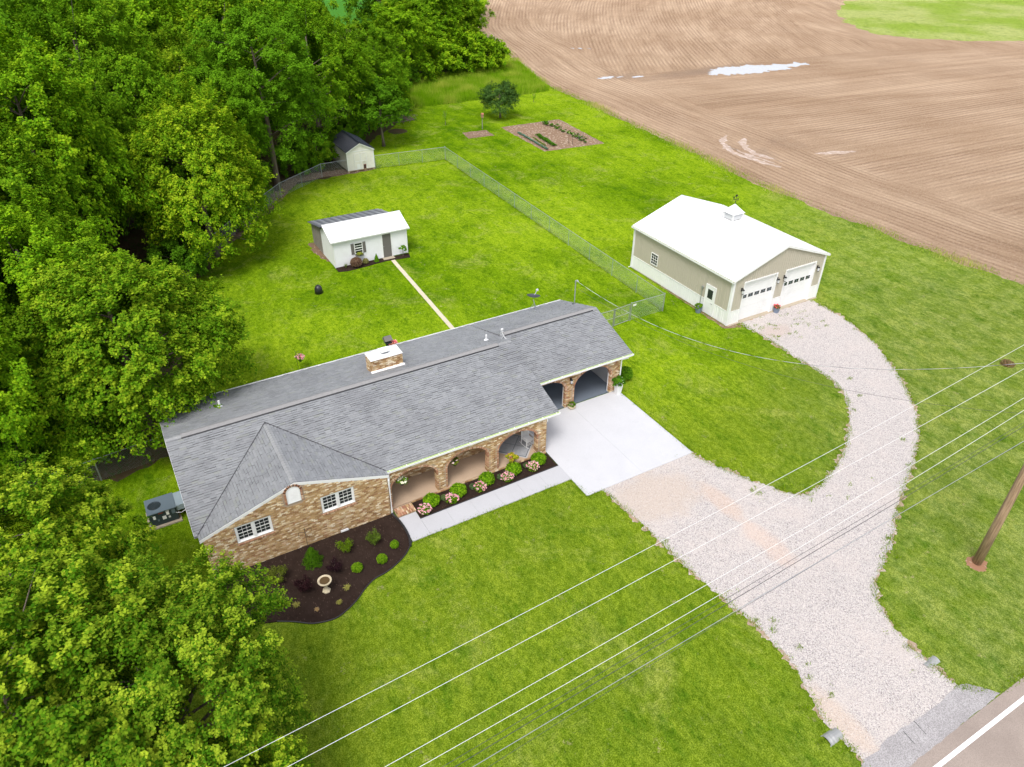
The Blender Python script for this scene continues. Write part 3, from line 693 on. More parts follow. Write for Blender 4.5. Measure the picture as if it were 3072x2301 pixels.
# windows
def house_window(x0, x1, z0, z1, yf):
    W = bpy.data.objects.new('window', None); COL.objects.link(W); W.parent = house
    yo = yf + .03; yi = yf + .14
    mb = MB(); t = .085
    mb.box(x0, x1, yo, yi, z1 - t, z1); mb.box(x0, x0 + t, yo, yi, z0, z1 - t); mb.box(x1 - t, x1, yo, yi, z0, z1 - t)
    xm = (x0 + x1) / 2; mb.box(xm - .07, xm + .07, yo, yi, z0 + .04, z1 - t)
    mb.build('frame', 'white_paint', W)
    mb = MB(); mb.poly([(x0, yo - .012, z0 - .045), (x1, yo - .012, z0 - .045), (x1, yi, z0 + .09), (x0, yi, z0 + .09)]); mb.box(x0, x1, yo - .015, yi, z0 - .05, z0 + .03); mb.build('sill', 'white_paint', W)
    rails = MB(); zc0, zc1 = z0 + .09, z1 - t
    for a, b in ((x0 + t, xm - .06), (xm + .06, x1 - t)):
        zm = (zc0 + zc1) / 2
        for (s0, s1, dy) in ((zc0, zm, .0), (zm, zc1, -.025)):
            ya, yb = yi - .055 + dy, yi - .03 + dy; f = .032
            rails.box(a, b, ya, yb, s1 - f, s1); rails.box(a, b, ya, yb, s0, s0 + f); rails.box(a, a + f, ya, yb, s0 + f, s1 - f); rails.box(b - f, b, ya, yb, s0 + f, s1 - f)
            ga, gb, g0, g1 = a + f, b - f, s0 + f, s1 - f; mz = (g0 + g1) / 2; c = (gb - ga) / 3
            rails.box(ga, gb, ya + .005, yb - .003, mz - .008, mz + .008)
            for k in (1, 2): rails.box(ga + c * k - .008, ga + c * k + .008, ya + .007, yb - .005, g0, g1)
            for k in range(3):
                for (u0, u1) in ((g0, mz - .008), (mz + .008, g1)):
                    p = MB(); p.box(ga + c * k + .008, ga + c * (k + 1) - .008, yb - .012, yb - .006, u0, u1); p.build('pane', 'dark_glass', W)
    rails.build('sash', 'white_paint', W)
    mb = MB(); mb.box(x0 + .02, x1 - .02, yi + .03, yi + .05, z0, z1); mb.build('dark_backing', 'interior_dark', W)  # plain dark plate closing the window behind the panes
    # brick sill under the window, one header after another
    x = x0 - .02
    while x < x1 - .02:
        mb = MB(); mb.cur = jit(pick(BRED)); mb.box(x, x + .062, yf - .035, yf + .06, z0 - .125, z0 - .055); mb.build('sill_brick', 'brick', W); x += .0725
house_window(*WR, GY); house_window(*WL, GY)
# arched louvre vent
V_ = bpy.data.objects.new('gable_vent', None); COL.objects.link(V_); V_.parent = house
mb = MB(); n = 14
arc = [(4.6 + .33 * math.cos(PI * k / n), 3.70 + .33 * math.sin(PI * k / n)) for k in range(n + 1)]; out = [(4.93, 3.06)] + arc + [(4.27, 3.06)]
inn = [(4.6 + (x - 4.6) * .86, 3.06 + .05 + (z - 3.06 - .0) * .90) for x, z in out]
for i in range(len(out)):
    j = (i + 1) % len(out); a, b, c, d = out[i], out[j], inn[j], inn[i]
    mb.poly([(a[0], GY - .03, a[1]), (b[0], GY - .03, b[1]), (c[0], GY - .03, c[1]), (d[0], GY - .03, d[1])]); mb.poly([(a[0], GY - .03, a[1]), (b[0], GY - .03, b[1]), (b[0], GY + .03, b[1]), (a[0], GY + .03, a[1])])
    mb.poly([(c[0], GY - .03, c[1]), (d[0], GY - .03, d[1]), (d[0], GY + .01, d[1]), (c[0], GY + .01, c[1])])
mb.build('frame', 'white_paint', V_)
z = 3.12
while z < 3.96:
    hw = .285 if z < 3.72 else max(.02, math.sqrt(max(0, .285 ** 2 - (z - 3.70) ** 2)))
    mb = MB(); mb.poly([(4.6 - hw, GY - .022, z), (4.6 + hw, GY - .022, z), (4.6 + hw, GY + .006, z + .068), (4.6 - hw, GY + .006, z + .068)]); mb.box(4.6 - hw, 4.6 + hw, GY - .022, GY - .012, z - .008, z); mb.build('slat', 'white_paint', V_); z += .062
# brick ring round the vent
for k in range(17):
    t = PI * (k + .5) / 17; X = Vector((math.sin(t), 0, math.cos(t))); Zv = Vector((-math.cos(t), 0, math.sin(t)))
    rot = Matrix((X, Vector((0, 1, 0)), Zv)).transposed().to_4x4(); T = Matrix.Translation(Vector((4.6, GY - .01, 3.70)) + Zv * .40) @ rot
    mb = MB(); mb.cur = (.12, .06, .035) if k % 2 else jit(pick(BRED)); mb.box(-.029, .029, -.03, .02, -.055, .055, T=T); mb.build('vent_brick', 'brick', V_)
for k in range(8):
    for s_ in (-1, 1):
        T = Matrix.Translation((4.6 + s_ * .39, GY - .01, 3.10 + k * .0735)); mb = MB(); mb.cur = jit(pick(BRED)); mb.box(-.05, .05, -.03, .02, -.03, .03, T=T); mb.build('vent_brick', 'brick', V_)
mb = MB(); mb.box(6.51, 6.92, GY - .02, GY + .03, .0, .17)
for k in range(4): mb.box(6.53, 6.90, GY - .03, GY - .015, .02 + k * .037, .04 + k * .037)
mb.build('foundation_vent', 'white_paint', house)

# ------------------------------------------------------------------ roof
L_, D_, RZ, EZ = 19.869, 11.245, 4.44, 2.70
G0, GG, GRZ, GE = 27.322, 2.875, 4.092, 2.78
GRY = (GG + D_) / 2; RY = D_ / 2
cA, cB, cY, cZ = .149, 9.344, -.34, 4.229; cM = (cA + cB) / 2
VY = RY * (cZ - EZ) / (RZ - EZ)
roofs = [  # name, eave p0, eave p1, upslope end p (ridge over p0) , test(x,y)
    ('roof', (0, 0, EZ), (L_, 0, EZ), (0, RY, RZ), lambda x, y: not (cA < x < cB and y < VY * (1 - abs(x - cM) / (cB - cM)) - .02)),
    ('roof', (L_, D_, EZ), (0, D_, EZ), (L_, RY, RZ), None),
    ('roof', (L_ , GG, GE), (G0, GG, GE), (L_, GRY, GRZ), None),
    ('roof', (G0, D_, EZ), (L_, D_, EZ), (G0, GRY, GRZ), None),
    ('roof', (cB, cY, EZ), (cB, VY, EZ), (cM, cY, cZ), lambda x, y: y < VY * (1 - abs(x - cM) / (cB - cM)) + .03),
    ('roof', (cA, VY, EZ), (cA, cY, EZ), (cM, VY, cZ), lambda x, y: y < VY * (1 - abs(x - cM) / (cB - cM)) + .03),
]
SC = [((.232, .240, .250), 6), ((.220, .227, .238), 6), ((.246, .254, .262), 4), ((.205, .212, .222), 2), ((.234, .244, .234), 1)]
tabs = []
for ri, (nm, p0, p1, pr, test) in enumerate(roofs):
    p0, p1, pr = Vector(p0), Vector(p1), Vector(pr); U = (p1 - p0); LU = U.length; U.normalize(); Vv = pr - p0; LV = Vv.length; Vv.normalize(); Nn = U.cross(Vv).normalized()
    # deck
    mb = MB()
    if ri < 4:
        q = [p0, p1, p1 + Vv * LV, pr]
        if ri == 1: q = [p0, p1, p1 + Vv * LV, pr]
    elif ri == 4: q = [p0, Vector((cB, 0, EZ)), Vector((cM, VY, cZ)), pr]
    else: q = [Vector((cA, 0, EZ)), p1, p1 + Vv * LV, Vector((cM, VY, cZ))]
    q = [p - Nn * .004 for p in q]; lo = [p - Vector((0, 0, .10)) for p in q]
    mb.poly(q); mb.poly(lo[::-1])
    for i in range(4): mb.poly([q[i], q[(i + 1) % 4], lo[(i + 1) % 4], lo[i]])
    mb.build('roof_deck', 'shingle_deck', house)
    ex, tw = .142, .32; rows = int(LV / ex)
    for r_ in range(rows + 1):
        t0 = r_ * ex; t1 = min(LV, t0 + ex + .012)
        if t1 - t0 < .03: continue
        s = -(r_ % 3) * tw / 2.7 - R.random() * .06
        while s < LU:
            wd = tw if R.random() > .35 else tw * R.uniform(.55, .9)
            a, b = max(0, s), min(LU, s + wd - .004); s += wd
            if b - a < .04: continue
            c = p0 + U * (a + b) / 2 + Vv * (t0 + t1) / 2
            if test and not test(c.x, c.y): continue
            up_ = R.choice((.006, .010, .020, .028)); col = jit(pick(SC), .03)
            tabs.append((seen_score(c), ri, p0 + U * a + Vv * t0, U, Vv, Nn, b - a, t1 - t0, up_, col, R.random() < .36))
def tab_mesh(mb, T0, U, Vv, Nn, w_, h_, up_, col, shadow_band):
    lo, hi = .001, .003
    P = lambda s, t, n: tuple(T0 + U * s + Vv * t + Nn * n)
    k = h_ * .77
    a = up_ + (hi - up_) * .77
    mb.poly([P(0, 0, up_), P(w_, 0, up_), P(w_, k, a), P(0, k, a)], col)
    d = tuple(c * (.40 if shadow_band else .86) for c in col)  # upper strip darkened as a printed shadow line below the next course
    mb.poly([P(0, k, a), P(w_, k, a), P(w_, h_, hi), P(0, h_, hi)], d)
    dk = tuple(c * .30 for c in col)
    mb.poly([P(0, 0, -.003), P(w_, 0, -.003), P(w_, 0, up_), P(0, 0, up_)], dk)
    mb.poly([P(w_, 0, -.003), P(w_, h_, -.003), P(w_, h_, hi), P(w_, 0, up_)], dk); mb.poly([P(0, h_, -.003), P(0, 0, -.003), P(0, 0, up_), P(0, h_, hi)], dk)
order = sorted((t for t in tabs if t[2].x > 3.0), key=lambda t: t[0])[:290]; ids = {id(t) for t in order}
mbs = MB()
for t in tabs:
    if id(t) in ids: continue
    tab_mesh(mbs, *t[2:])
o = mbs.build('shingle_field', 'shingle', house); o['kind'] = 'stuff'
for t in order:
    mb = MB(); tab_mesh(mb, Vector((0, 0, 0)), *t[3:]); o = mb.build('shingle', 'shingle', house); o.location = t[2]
# ridge caps and ridge vents
def ridge(a, b, dz0, dz1, vent=None):
    """a,b ridge end points; slopes fall by dz per metre on either side"""
    a, b = Vector(a), Vector(b); d = (b - a).normalized(); n = Vector((d.y, -d.x, 0)); Lr = (b - a).length
    s = 0
    while s < Lr - .01:
        e = min(Lr, s + .2); mb = MB(); up_ = .018
        for sg, sl_ in ((1, dz0), (-1, dz1)):
            p = a + d * s; q = a + d * e; w_ = .15
            pts = [p + Vector((0, 0, up_ + .014)), q + Vector((0, 0, up_)), q + n * sg * w_ + Vector((0, 0, up_ - sl_ * w_)), p + n * sg * w_ + Vector((0, 0, up_ + .010 - sl_ * w_))]
            mb.poly(pts if sg < 0 else pts[::-1])
        c = jit((.29, .295, .30), .05); mb.c = [c] * len(mb.c); mb.build('ridge_cap', 'shingle', house); s += .2
    if vent:
        v0, v1 = vent; mb = MB(); mk = MB(); P = lambda s_, o_, z_: a + d * s_ + n * o_ + Vector((0, 0, z_))
        w_, h_ = .19, .055
        for sg, sl_ in ((1, dz0), (-1, dz1)):
            top0, top1 = P(v0, 0, h_ + .03), P(v1, 0, h_ + .03); e0, e1 = P(v0, sg * w_, h_ + .012 - sl_ * w_), P(v1, sg * w_, h_ + .012 - sl_ * w_)
            mb.poly([top0, top1, e1, e0] if sg < 0 else [e0, e1, top1, top0])
            f0, f1 = e0 - Vector((0, 0, h_ + .0)) + n * sg * .045, e1 - Vector((0, 0, h_ + .0)) + n * sg * .045; mk.poly([f0, f1, e1, e0])
            mb.poly([top0, e0, f0, P(v0, 0, 0)]); mb.poly([top1, e1, f1, P(v1, 0, 0)])
        mb.build('ridge_vent', 'ridge_shingle', house); mk.build('vent_opening', 'black_plastic', house)
sm_, sg_ = (RZ - EZ) / RY, (GRZ - GE) / (GRY - GG)
ridge((0, RY, RZ), (L_, RY, RZ), sm_, sm_, (.75, 18.95)); ridge((L_ + .05, GRY, GRZ), (G0, GRY, GRZ), sg_, (GRZ - EZ) / (D_ - GRY), (.25, 7.0))
s3 = (cZ - EZ) / (cB - cM); ridge((cM, cY, cZ), (cM, VY - .2, cZ), s3, s3)
# closed-cut valleys of the front gable: a thin dark strip for the cut edge and its shadow line
for xe_ in (cA, cB):
    a_ = Vector((xe_, 0.02, EZ + .012)); b_ = Vector((cM, VY, cZ + .012)); n_ = (b_ - a_).cross(Vector((0, 0, 1))).normalized() * .022; up2 = Vector((0, 0, .022)); mb = MB(); mb.poly([a_ - n_ + up2, b_ - n_ + up2, b_ + n_ + up2, a_ + n_ + up2]); mb.poly([a_ - n_ - up2, b_ - n_ - up2, b_ - n_ + up2, a_ - n_ + up2]); mb.poly([a_ + n_ - up2, b_ + n_ - up2, b_ + n_ + up2, a_ + n_ + up2]); mb.build('valley_cut_shadow', 'valley_shadow_bitumen', house)
# step between main roof and carport roof: a small rake face
mb = MB(); x = L_ - .02
mb.poly([(x, 0, EZ - .1), (x, RY, RZ - .1), (x, RY, RZ), (x, 0, EZ)]); mb.poly([(x, RY, RZ - .1), (x, D_, EZ - .1), (x, D_, EZ), (x, RY, RZ)]); mb.build('rake_edge', 'shingle_deck', house)
# fascia, rake boards, soffits
mb = MB()
def board(a, b, h=.17, t=.03, n=(0, -1, 0), mb=mb, dz=-.012):
    a, b, n = Vector(a), Vector(b), Vector(n) * t; z = Vector((0, 0, dz)); lo = Vector((0, 0, -h))
    A_ = [a + z, b + z, b + z + lo, a + z + lo]; B_ = [p + n for p in A_]
    mb.poly(B_); mb.poly(A_[::-1])
    for i in range(4): mb.poly([A_[i], A_[(i + 1) % 4], B_[(i + 1) % 4], B_[i]])
board((cA, cY + .01, EZ), (cM, cY + .01, cZ)); board((cM, cY + .01, cZ), (cB, cY + .01, EZ)); mb.build('rake_board', 'white_paint', house)
mb = MB(); board((L_ - .03, 0, EZ), (L_ - .03, RY, RZ), n=(1, 0, 0), mb=mb); board((L_ - .03, RY, RZ), (L_ - .03, 2.9 + 8, EZ + .1), n=(1, 0, 0), mb=mb, h=.1); mb.build('rake_board', 'white_paint', house)
mb = MB(); board((0.02, D_, EZ), (0.02, RY, RZ), n=(-1, 0, 0), mb=mb); board((0.02, RY, RZ), (0.02, .1, EZ), n=(-1, 0, 0), mb=mb); mb.build('rake_board', 'white_paint', house)
mb = MB(); board((G0 - .02, GG, GE), (G0 - .02, GRY, GRZ), n=(1, 0, 0), mb=mb); board((G0 - .02, GRY, GRZ), (G0 - .02, D_, EZ), n=(1, 0, 0), mb=mb); mb.build('rake_board', 'white_paint', house)
mb = MB(); mb.box(cB - .2, L_ - .05, .012, .05, EZ - .19, EZ - .03); mb.box(L_ - .05, G0 - .05, GG + .012, GG + .05, GE - .19, GE - .03); mb.box(.05, G0 - .05, D_ - .05, D_ - .012, EZ - .19, EZ - .03); mb.build('fascia', 'white_paint', house)
mb = MB(); mb.box(.05, L_ - .05, .05, .3, 2.565, 2.58); mb.box(19.05, L_ - .05, .3, 11.1, 2.585, 2.60); mb.box(26.6, G0 - .05, GG + .1, 11.1, 2.61, 2.625); mb.box(L_, G0 - .1, GG + .05, CY0, 2.605, 2.62); mb.box(.05, GA, .05, 11.1, 2.585, 2.60)
mb.box(GB - .2, 19.0, .3, 3.0, 2.585, 2.6); mb.build('soffit', 'white_paint', house)
# gutters with hangers, elbow and downspouts
def gutter(x0, x1, y, z):
    g = MB(); t = .012; yo = y - .15; zb = z - .115
    g.box(x0, x1, yo, yo + t, zb, z - .01); g.box(x0, x1, y - t, y, zb, z - .02); g.box(x0, x1, yo + t, y - t, zb, zb + t)
    for x in (x0, x1 - t): g.box(x, x + t, yo + t, y - t, zb + t, z - .015)
    g.box(x0, x1, yo - .006, yo + .018, z - .01, z + .004)
    G_ = g.build('gutter', 'white_paint', house)
    i = MB(); i.box(x0 + .02, x1 - .02, yo + .02, y - .014, z - .045, z - .032); i.build('gutter_green_strip', 'gutter_inside', G_)  # green strip set high in the gutter trough
    x = x0 + .15
    while x < x1:
        h = MB(); h.box(x, x + .03, yo + .018, y - .005, z - .022, z - .006); h.build('hanger', 'white_paint', G_); x += .92
gutter(cB + .03, L_ + .02, .01, EZ - .005); gutter(L_ + .04, G0 + .02, GG + .01, GE - .005)
mb = MB(); mb.box(.0, G0, D_, D_ + .012, EZ - .12, EZ - .01); mb.box(.0, G0, D_ + .10, D_ + .115, EZ - .12, EZ + .004); mb.box(0, G0, D_ + .012, D_ + .10, EZ - .12, EZ - .108); mb.build('gutter', 'white_paint', house)
mb = MB()
mb.tube([(9.42, .0, 2.57), (9.40, -.12, 2.48), (9.29, -.43, 2.40), (9.29, -.44, 2.2), (9.29, -.44, .12)], .048, 4); mb.build('downspout', 'white_paint', house)
mb = MB(); mb.tube([(27.0, 2.80, 2.66), (27.0, 2.86, 2.52), (26.66, 3.05, 2.40), (26.64, 3.05, 2.2), (26.64, 3.05, .08)], .048, 4); mb.build('downspout', 'white_paint', house)
mb = MB(); mb.tube([(19.06, .0, 2.55), (19.09, -.05, 2.3)], .04, 4); mb.build('downspout', 'white_paint', house)

# chimney
CH = (11.38, 13.30, 6.85, 7.78); ct = 4.86
mb = MB(); mb.box(CH[0] + .012, CH[1] - .012, CH[2] + .012, CH[3] - .012, 3.6, ct); chim = mb.build('chimney', 'mortar', house)
single_b = single; single = []
brick_wall((CH[0], CH[2] + .012, 0), (1, 0, 0), (0, -1, 0), lambda a, z: True, CH[1] - CH[0], ct - .02, z0=4.1); brick_wall((CH[0] + .012, CH[3], 0), (0, -1, 0), (-1, 0, 0), lambda a, z: True, CH[3] - CH[2], ct - .02, z0=3.85)
brick_wall((CH[1] - .012, CH[2], 0), (0, 1, 0), (1, 0, 0), lambda a, z: True, CH[3] - CH[2], ct - .02, z0=3.85)
mb = MB()
for s in single: _, T, Lb, Hb, Db, col = s; mb.cur = col; mb.box(-Lb / 2, Lb / 2, -Db / 2, Db / 2, -Hb / 2, Hb / 2, T=T)
o = mb.build('brickwork', 'brick', chim); o['kind'] = 'stuff'; single = single_b
mb = MB(); mb.box(CH[0] - .035, CH[1] + .035, CH[2] - .035, CH[3] + .035, ct, ct + .05, taper=.02); mb.build('crown', 'white_paint', chim)
mb = MB(); mb.box(12.12, 12.62, 7.05, 7.45, ct + .05, ct + .09); mb.box(12.16, 12.58, 7.09, 7.41, ct + .21, ct + .25); mb.box(12.06, 12.66, 7.14, 7.60, ct + .25, ct + .275, taper=.03); mb.build('flue_cap', 'white_paint', chim)
mb = MB()
for k in range(12):
    for yy in (7.1, 7.39): mb.box(12.18 + k * .033, 12.185 + k * .033, yy, yy + .01, ct + .09, ct + .21)
mb.box(12.2, 12.54, 7.13, 7.37, ct + .09, ct + .2); mb.build('flue_mesh', 'aged_tin', chim)
rz = lambda y: RZ - sm_ * abs(y - RY)
mb = MB(); mb.poly([(CH[0] - .08, CH[2] - .14, rz(CH[2] - .14) + .035), (CH[1] + .08, CH[2] - .14, rz(CH[2] - .14) + .035), (CH[1] + .08, CH[2] + .005, rz(CH[2]) + .12), (CH[0] - .08, CH[2] + .005, rz(CH[2]) + .12)])
mb.box(CH[0] - .08, CH[1] + .08, CH[2] - .15, CH[2] - .13, rz(CH[2] - .14), rz(CH[2] - .14) + .04); mb.build('flashing', 'white_paint', chim)
# roof pipes and service mast
for x, y, h in ((18.93, 7.0, .38), (3.09, 8.5, .42)):
    mb = MB(); zz_ = rz(y); mb.lathe([(.055, zz_ - .05), (.055, zz_ + h)], 10, (x, y, 0)); p = mb.build('vent_pipe', 'white_paint', house, smooth=False)
    mb = MB(); mb.lathe([(.16, zz_ - .02), (.15, zz_ + .035), (.07, zz_ + .09)], 10, (x, y, 0)); mb.build('flashing_collar', 'grey_white', p)
mz = GRZ - (GRZ - EZ) / (D_ - GRY) * (9.28 - GRY)
mb = MB(); mb.tube([(27.1, 9.28, mz - .3), (27.1, 9.28, 5.05)], .035, 8); mb.tube([(27.1, 9.28, 5.03), (27.1, 9.28, 5.14), (27.16, 9.2, 5.2), (27.2, 9.12, 5.12)], .05, 8); mst = mb.build('service_mast', 'galvanised', house)
mb = MB(); mb.box(26.98, 27.22, 9.17, 9.4, mz - .01, mz + .02); mb.build('mast_flashing', 'black_plastic', mst)
# carport wall lantern
def wall_lantern(x, y, z, parent, k=1.0, name='wall_lantern'):
    Lt = bpy.data.objects.new(name, None); COL.objects.link(Lt); Lt.parent = parent; Lt.location = (x, y, z)
    mb = MB(); mb.box(-.05 * k, .05 * k, -.02, .03, -.12 * k, .12 * k); mb.tube([(0, 0, .08 * k), (0, -.1 * k, .14 * k), (0, -.13 * k, .08 * k)], .012, 5); mb.lathe([(.10 * k, .0), (.09 * k, .02), (.02, .09 * k)], 8, (0, -.13 * k, 0)); mb.lathe([(.075 * k, -.26 * k), (.08 * k, -.23 * k)], 8, (0, -.13 * k, 0)); mb.build('bracket', 'black_metal', Lt)
    mb = MB(); mb.lathe([(.06 * k, -.23 * k), (.075 * k, 0)], 6, (0, -.13 * k, 0)); mb.build('lantern_glass', 'grey_white', Lt)
wall_lantern(22.76, CY0, 2.12, house)
mb = MB()
for a in (0, 2 * PI / 3, 4 * PI / 3): mb.box(.1, .62, -.06, .06, -.01, .0, T=Matrix.Translation((17.7, 1.1, 2.36)) @ Matrix.Rotation(a + .4, 4, 'Z'))
mb.lathe([(.09, -.06), (.11, .0), (.06, .06)], 10, (17.7, 1.1, 2.37)); mb.tube([(17.7, 1.1, 2.4), (17.7, 1.1, 2.6)], .015, 6); mb.build('ceiling_fan', 'white_paint', house)
mb = MB(); mb.box(4.0, 5.4, 10.99, 11.02, 1.0, 2.1); mb.build('rear_window', 'white_paint', house)
# ------------------------------------------------------------------ metal garage (pole barn)
barn = thing('metal_garage', (0, 0, 0), 'greige metal garage with white wainscot, white metal roof, cupola and two overhead doors', 'garage')
bx0, bx1, by0, by1, bE, bR = 38.88, 48.61, 5.95, 17.66, 3.80, 5.50; bm = (bx0 + bx1) / 2
def ribbed(u0, u1, lo, hi, mp, name, mat, parent, pitch=.2286, d=.019, w_=.035):
    """vertical ribbed sheet from u0 to u1; lo(u), hi(u) heights; mp(u, out, z) to world"""
    us = [(u0, 0)]; u = math.ceil(u0 / pitch + 1e-6) * pitch
    while u < u1 - w_ * 2:
        if u > u0 + w_: us += [(u - w_, 0), (u - w_ * .5, d), (u + w_ * .5, d), (u + w_, 0)]
        u += pitch
    us.append((u1, 0)); mb = MB()
    for (a, da), (b, db) in zip(us, us[1:]): mb.poly([mp(a, da, lo(a)), mp(b, db, lo(b)), mp(b, db, hi(b)), mp(a, da, hi(a))])
    for (a, da), (b, db) in zip(us, us[1:]):
        mb.poly([mp(a, -.01, hi(a)), mp(a, da, hi(a)), mp(b, db, hi(b)), mp(b, -.01, hi(b))])
    return mb.build(name, mat, parent)
W = 1.15
gt = lambda x: bE + (bR - bE) * (1 - abs(x - bm) / (bx1 - bm)) - .04
# side wall facing the house
n = 13; L = (by1 - by0) / n
for i in range(n):
    a, b = by0 + i * L + .003, by0 + (i + 1) * L - .003
    mp = lambda u, o, z: (bx0 - o, u, z)
    ribbed(a, b, lambda u: W, lambda u: bE, mp, 'wall_panel', 'greige_metal', barn); ribbed(a, b, lambda u: .03, lambda u: W - .03, mp, 'wainscot_panel', 'white_metal', barn)
for i in range(n):
    a, b = by0 + i * L + .003, by0 + (i + 1) * L - .003
    mp = lambda u, o, z: (bx1 + o, u, z)
    ribbed(a, b, lambda u: W, lambda u: bE, mp, 'wall_panel', 'greige_metal', barn); ribbed(a, b, lambda u: .03, lambda u: W - .03, mp, 'wainscot_panel', 'white_metal', barn)
doors = [(40.06, 43.32), (44.36, 47.54)]; DH = 3.30
for (a, b, lo) in ((bx0, 39.98, W), (39.98, 43.40, DH + .08), (43.40, 44.28, W), (44.28, 47.62, DH + .08), (47.62, bx1, W)):
    k = max(1, round((b - a) / .914)); s = (b - a) / k
    for i in range(k): ribbed(a + i * s + .002, a + (i + 1) * s - .002, lambda u: lo, gt, lambda u, o, z: (u, by0 - o, z), 'wall_panel', 'greige_metal', barn)
for (a, b) in ((bx0, 39.98), (43.40, 44.28), (47.62, bx1)): ribbed(a, b, lambda u: .03, lambda u: W - .03, lambda u, o, z: (u, by0 - o, z), 'wainscot_panel', 'white_metal', barn)
for i in range(11):
    s = (bx1 - bx0) / 11; ribbed(bx0 + i * s, bx0 + (i + 1) * s - .004, lambda u: .03, gt, lambda u, o, z: (u, by1 + o, z), 'wall_panel', 'greige_metal', barn)
tr = MB(); t = .028
tr.box(bx0 - t, bx0 - .001, by0 - t, by1, W - .04, W + .03); tr.box(bx1 + .001, bx1 + t, by0 - t, by1, W - .04, W + .03)
for (a, b) in ((bx0, 39.94), (43.44, 44.24), (47.66, bx1)): tr.box(a, b, by0 - t - .001, by0 - .002, W - .04, W + .03)
build_islands(tr, 'wainscot_trim', 'white_paint', barn)
tr = MB(); cw = .17
for x, sx in ((bx0, -1), (bx1, 1)):
    for y, sy in ((by0, -1), (by1, 1)):
        tr.box(min(x + sx * .034, x - sx * cw), max(x + sx * .034, x - sx * cw), min(y, y + sy * .034), max(y, y + sy * .034), .02, bE - .02); tr.box(min(x, x + sx * .0335), max(x, x + sx * .0335), min(y - sy * cw, y - sy * .001), max(y - sy * cw, y - sy * .001), .02, bE - .03)
build_islands(tr, 'corner_trim', 'white_paint', barn)
tr = MB()
for (a, b) in doors:
    tr.box(a - .09, a, by0 - .04, by0 + .24, .02, DH + .0); tr.box(b, b + .09, by0 - .04, by0 + .24, .02, DH + .0); tr.box(a - .09, b + .09, by0 - .04, by0 + .24, DH, DH + .10)
tr.build('door_frame', 'white_paint', barn)
tr = MB(); tr.box(bx0 + .05, bx1 - .05, by0 - .18, by0 + .3, -.1, .03); tr.build('concrete_sill', 'old_concrete', barn)
tr = MB(); tr.box(bx0 + .02, bx1 - .02, by0 + .02, by1 - .02, -.05, .02); tr.build('floor', 'concrete', barn)
for (a, b) in doors:
    dd = bpy.data.objects.new('overhead_door', None); COL.objects.link(dd); dd.parent = barn
    sh = [0.03, .68, 1.33, 1.90, 2.30, DH]; sh = [.03 + i * (DH - .03) / 6 for i in range(7)]
    for i in range(6):
        z0_, z1_ = sh[i], sh[i + 1] - .012
        p = MB(); yy = by0 + .17
        p.box(a, b, yy, yy + .04, z0_, z1_)
        if i == -1:
            k = 5; s = (b - a) / k
            for j in range(k): p.box(a + s * j + .07, a + s * (j + 1) - .07, yy - .008, yy, z0_ + .09, z1_ - .09, taper=0)
        p.build('door_panel', 'white_paint', dd)
    for j in range(5):
        s = (b - a) / 5; xa, xb = a + s * j + .085, a + s * (j + 1) - .085; z0_, z1_ = 1.90, 2.18
        w_ = MB(); w_.box(xa - .02, xb + .02, by0 + .150, by0 + .1615, z0_ - .02, z1_ + .02); 
        w2_ = MB(); w2_.box(xa + (xb - xa) * .5 - .006, xa + (xb - xa) * .5 + .006, by0 + .139, by0 + .144, z0_, z1_); w2_.box(xa, xb, by0 + .1385, by0 + .1435, (z0_ + z1_) / 2 - .005, (z0_ + z1_) / 2 + .005); w2_.build('muntins', 'hvac_duct', dd)
        w_.build('window_frame', 'white_paint', dd); w_ = MB(); w_.box(xa, xb, by0 + .1445, by0 + .1495, z0_, z1_); w_.build('pane', 'dark_glass', dd)
# roof panels
ov = .15
ny = 13; s = (by1 - by0 + 2 * ov) / ny
for sg in (-1, 1):
    for i in range(ny):
        a = by0 - ov + i * s
        xe = bm + sg * (bx1 - bm + ov); dz = (bR - bE) / (bx1 - bm); ze = bR - dz * (bx1 - bm + ov) + .05; zr = bR + .05
        us = [(a, 0)]; u = a + .05
        while u < a + s - .03: us += [(u, 0), (u + .018, .02), (u + .045, .02), (u + .063, 0)]; u += .2286
        us.append((a + s - .002, 0)); mb = MB()
        for (p, dp), (q, dq) in zip(us, us[1:]): mb.poly([(xe, p, ze + dp), (xe, q, ze + dq), (bm, q, zr + dq), (bm, p, zr + dp)])
        mb.poly([(xe, a, ze - .03), (xe, a + s, ze - .03), (bm, a + s, zr - .03), (bm, a, zr - .03)])
        mb.build('roof_panel', 'white_metal', barn)
mb = MB()
for y in (by0 - ov - .012, by1 + ov - .012):
    for sg in (-1, 1):
        mb = MB()
        xe = bm + sg * (bx1 - bm + ov + .01); ze = bR - dz * (bx1 - bm + ov) + .06
        P = [(xe, y, ze + .01), (bm, y, bR + .085), (bm, y, bR - .10), (xe, y, ze - .16)]; Q = [(x, y + .03, z) for x, _, z in P]
        mb.poly(P); mb.poly(Q[::-1])
        for i in range(4): mb.poly([P[i], P[(i + 1) % 4], Q[(i + 1) % 4], Q[i]])
        mb.build('rake_trim', 'white_paint', barn)
mb = MB()
for sg in (-1, 1): mb.poly([(bm, by0 - ov, bR + .095), (bm, by1 + ov, bR + .095), (bm + sg * .2, by1 + ov, bR + .095 - dz * .2), (bm + sg * .2, by0 - ov, bR + .095 - dz * .2)]); mb.poly([(bm + sg * .2, by0 - ov, bR + .095 - dz * .2), (bm + sg * .2, by1 + ov, bR + .095 - dz * .2), (bm + sg * .2, by1 + ov, bR + .055 - dz * .2), (bm + sg * .2, by0 - ov, bR + .055 - dz * .2)])
mb.build('ridge_cap', 'grey_white', barn)
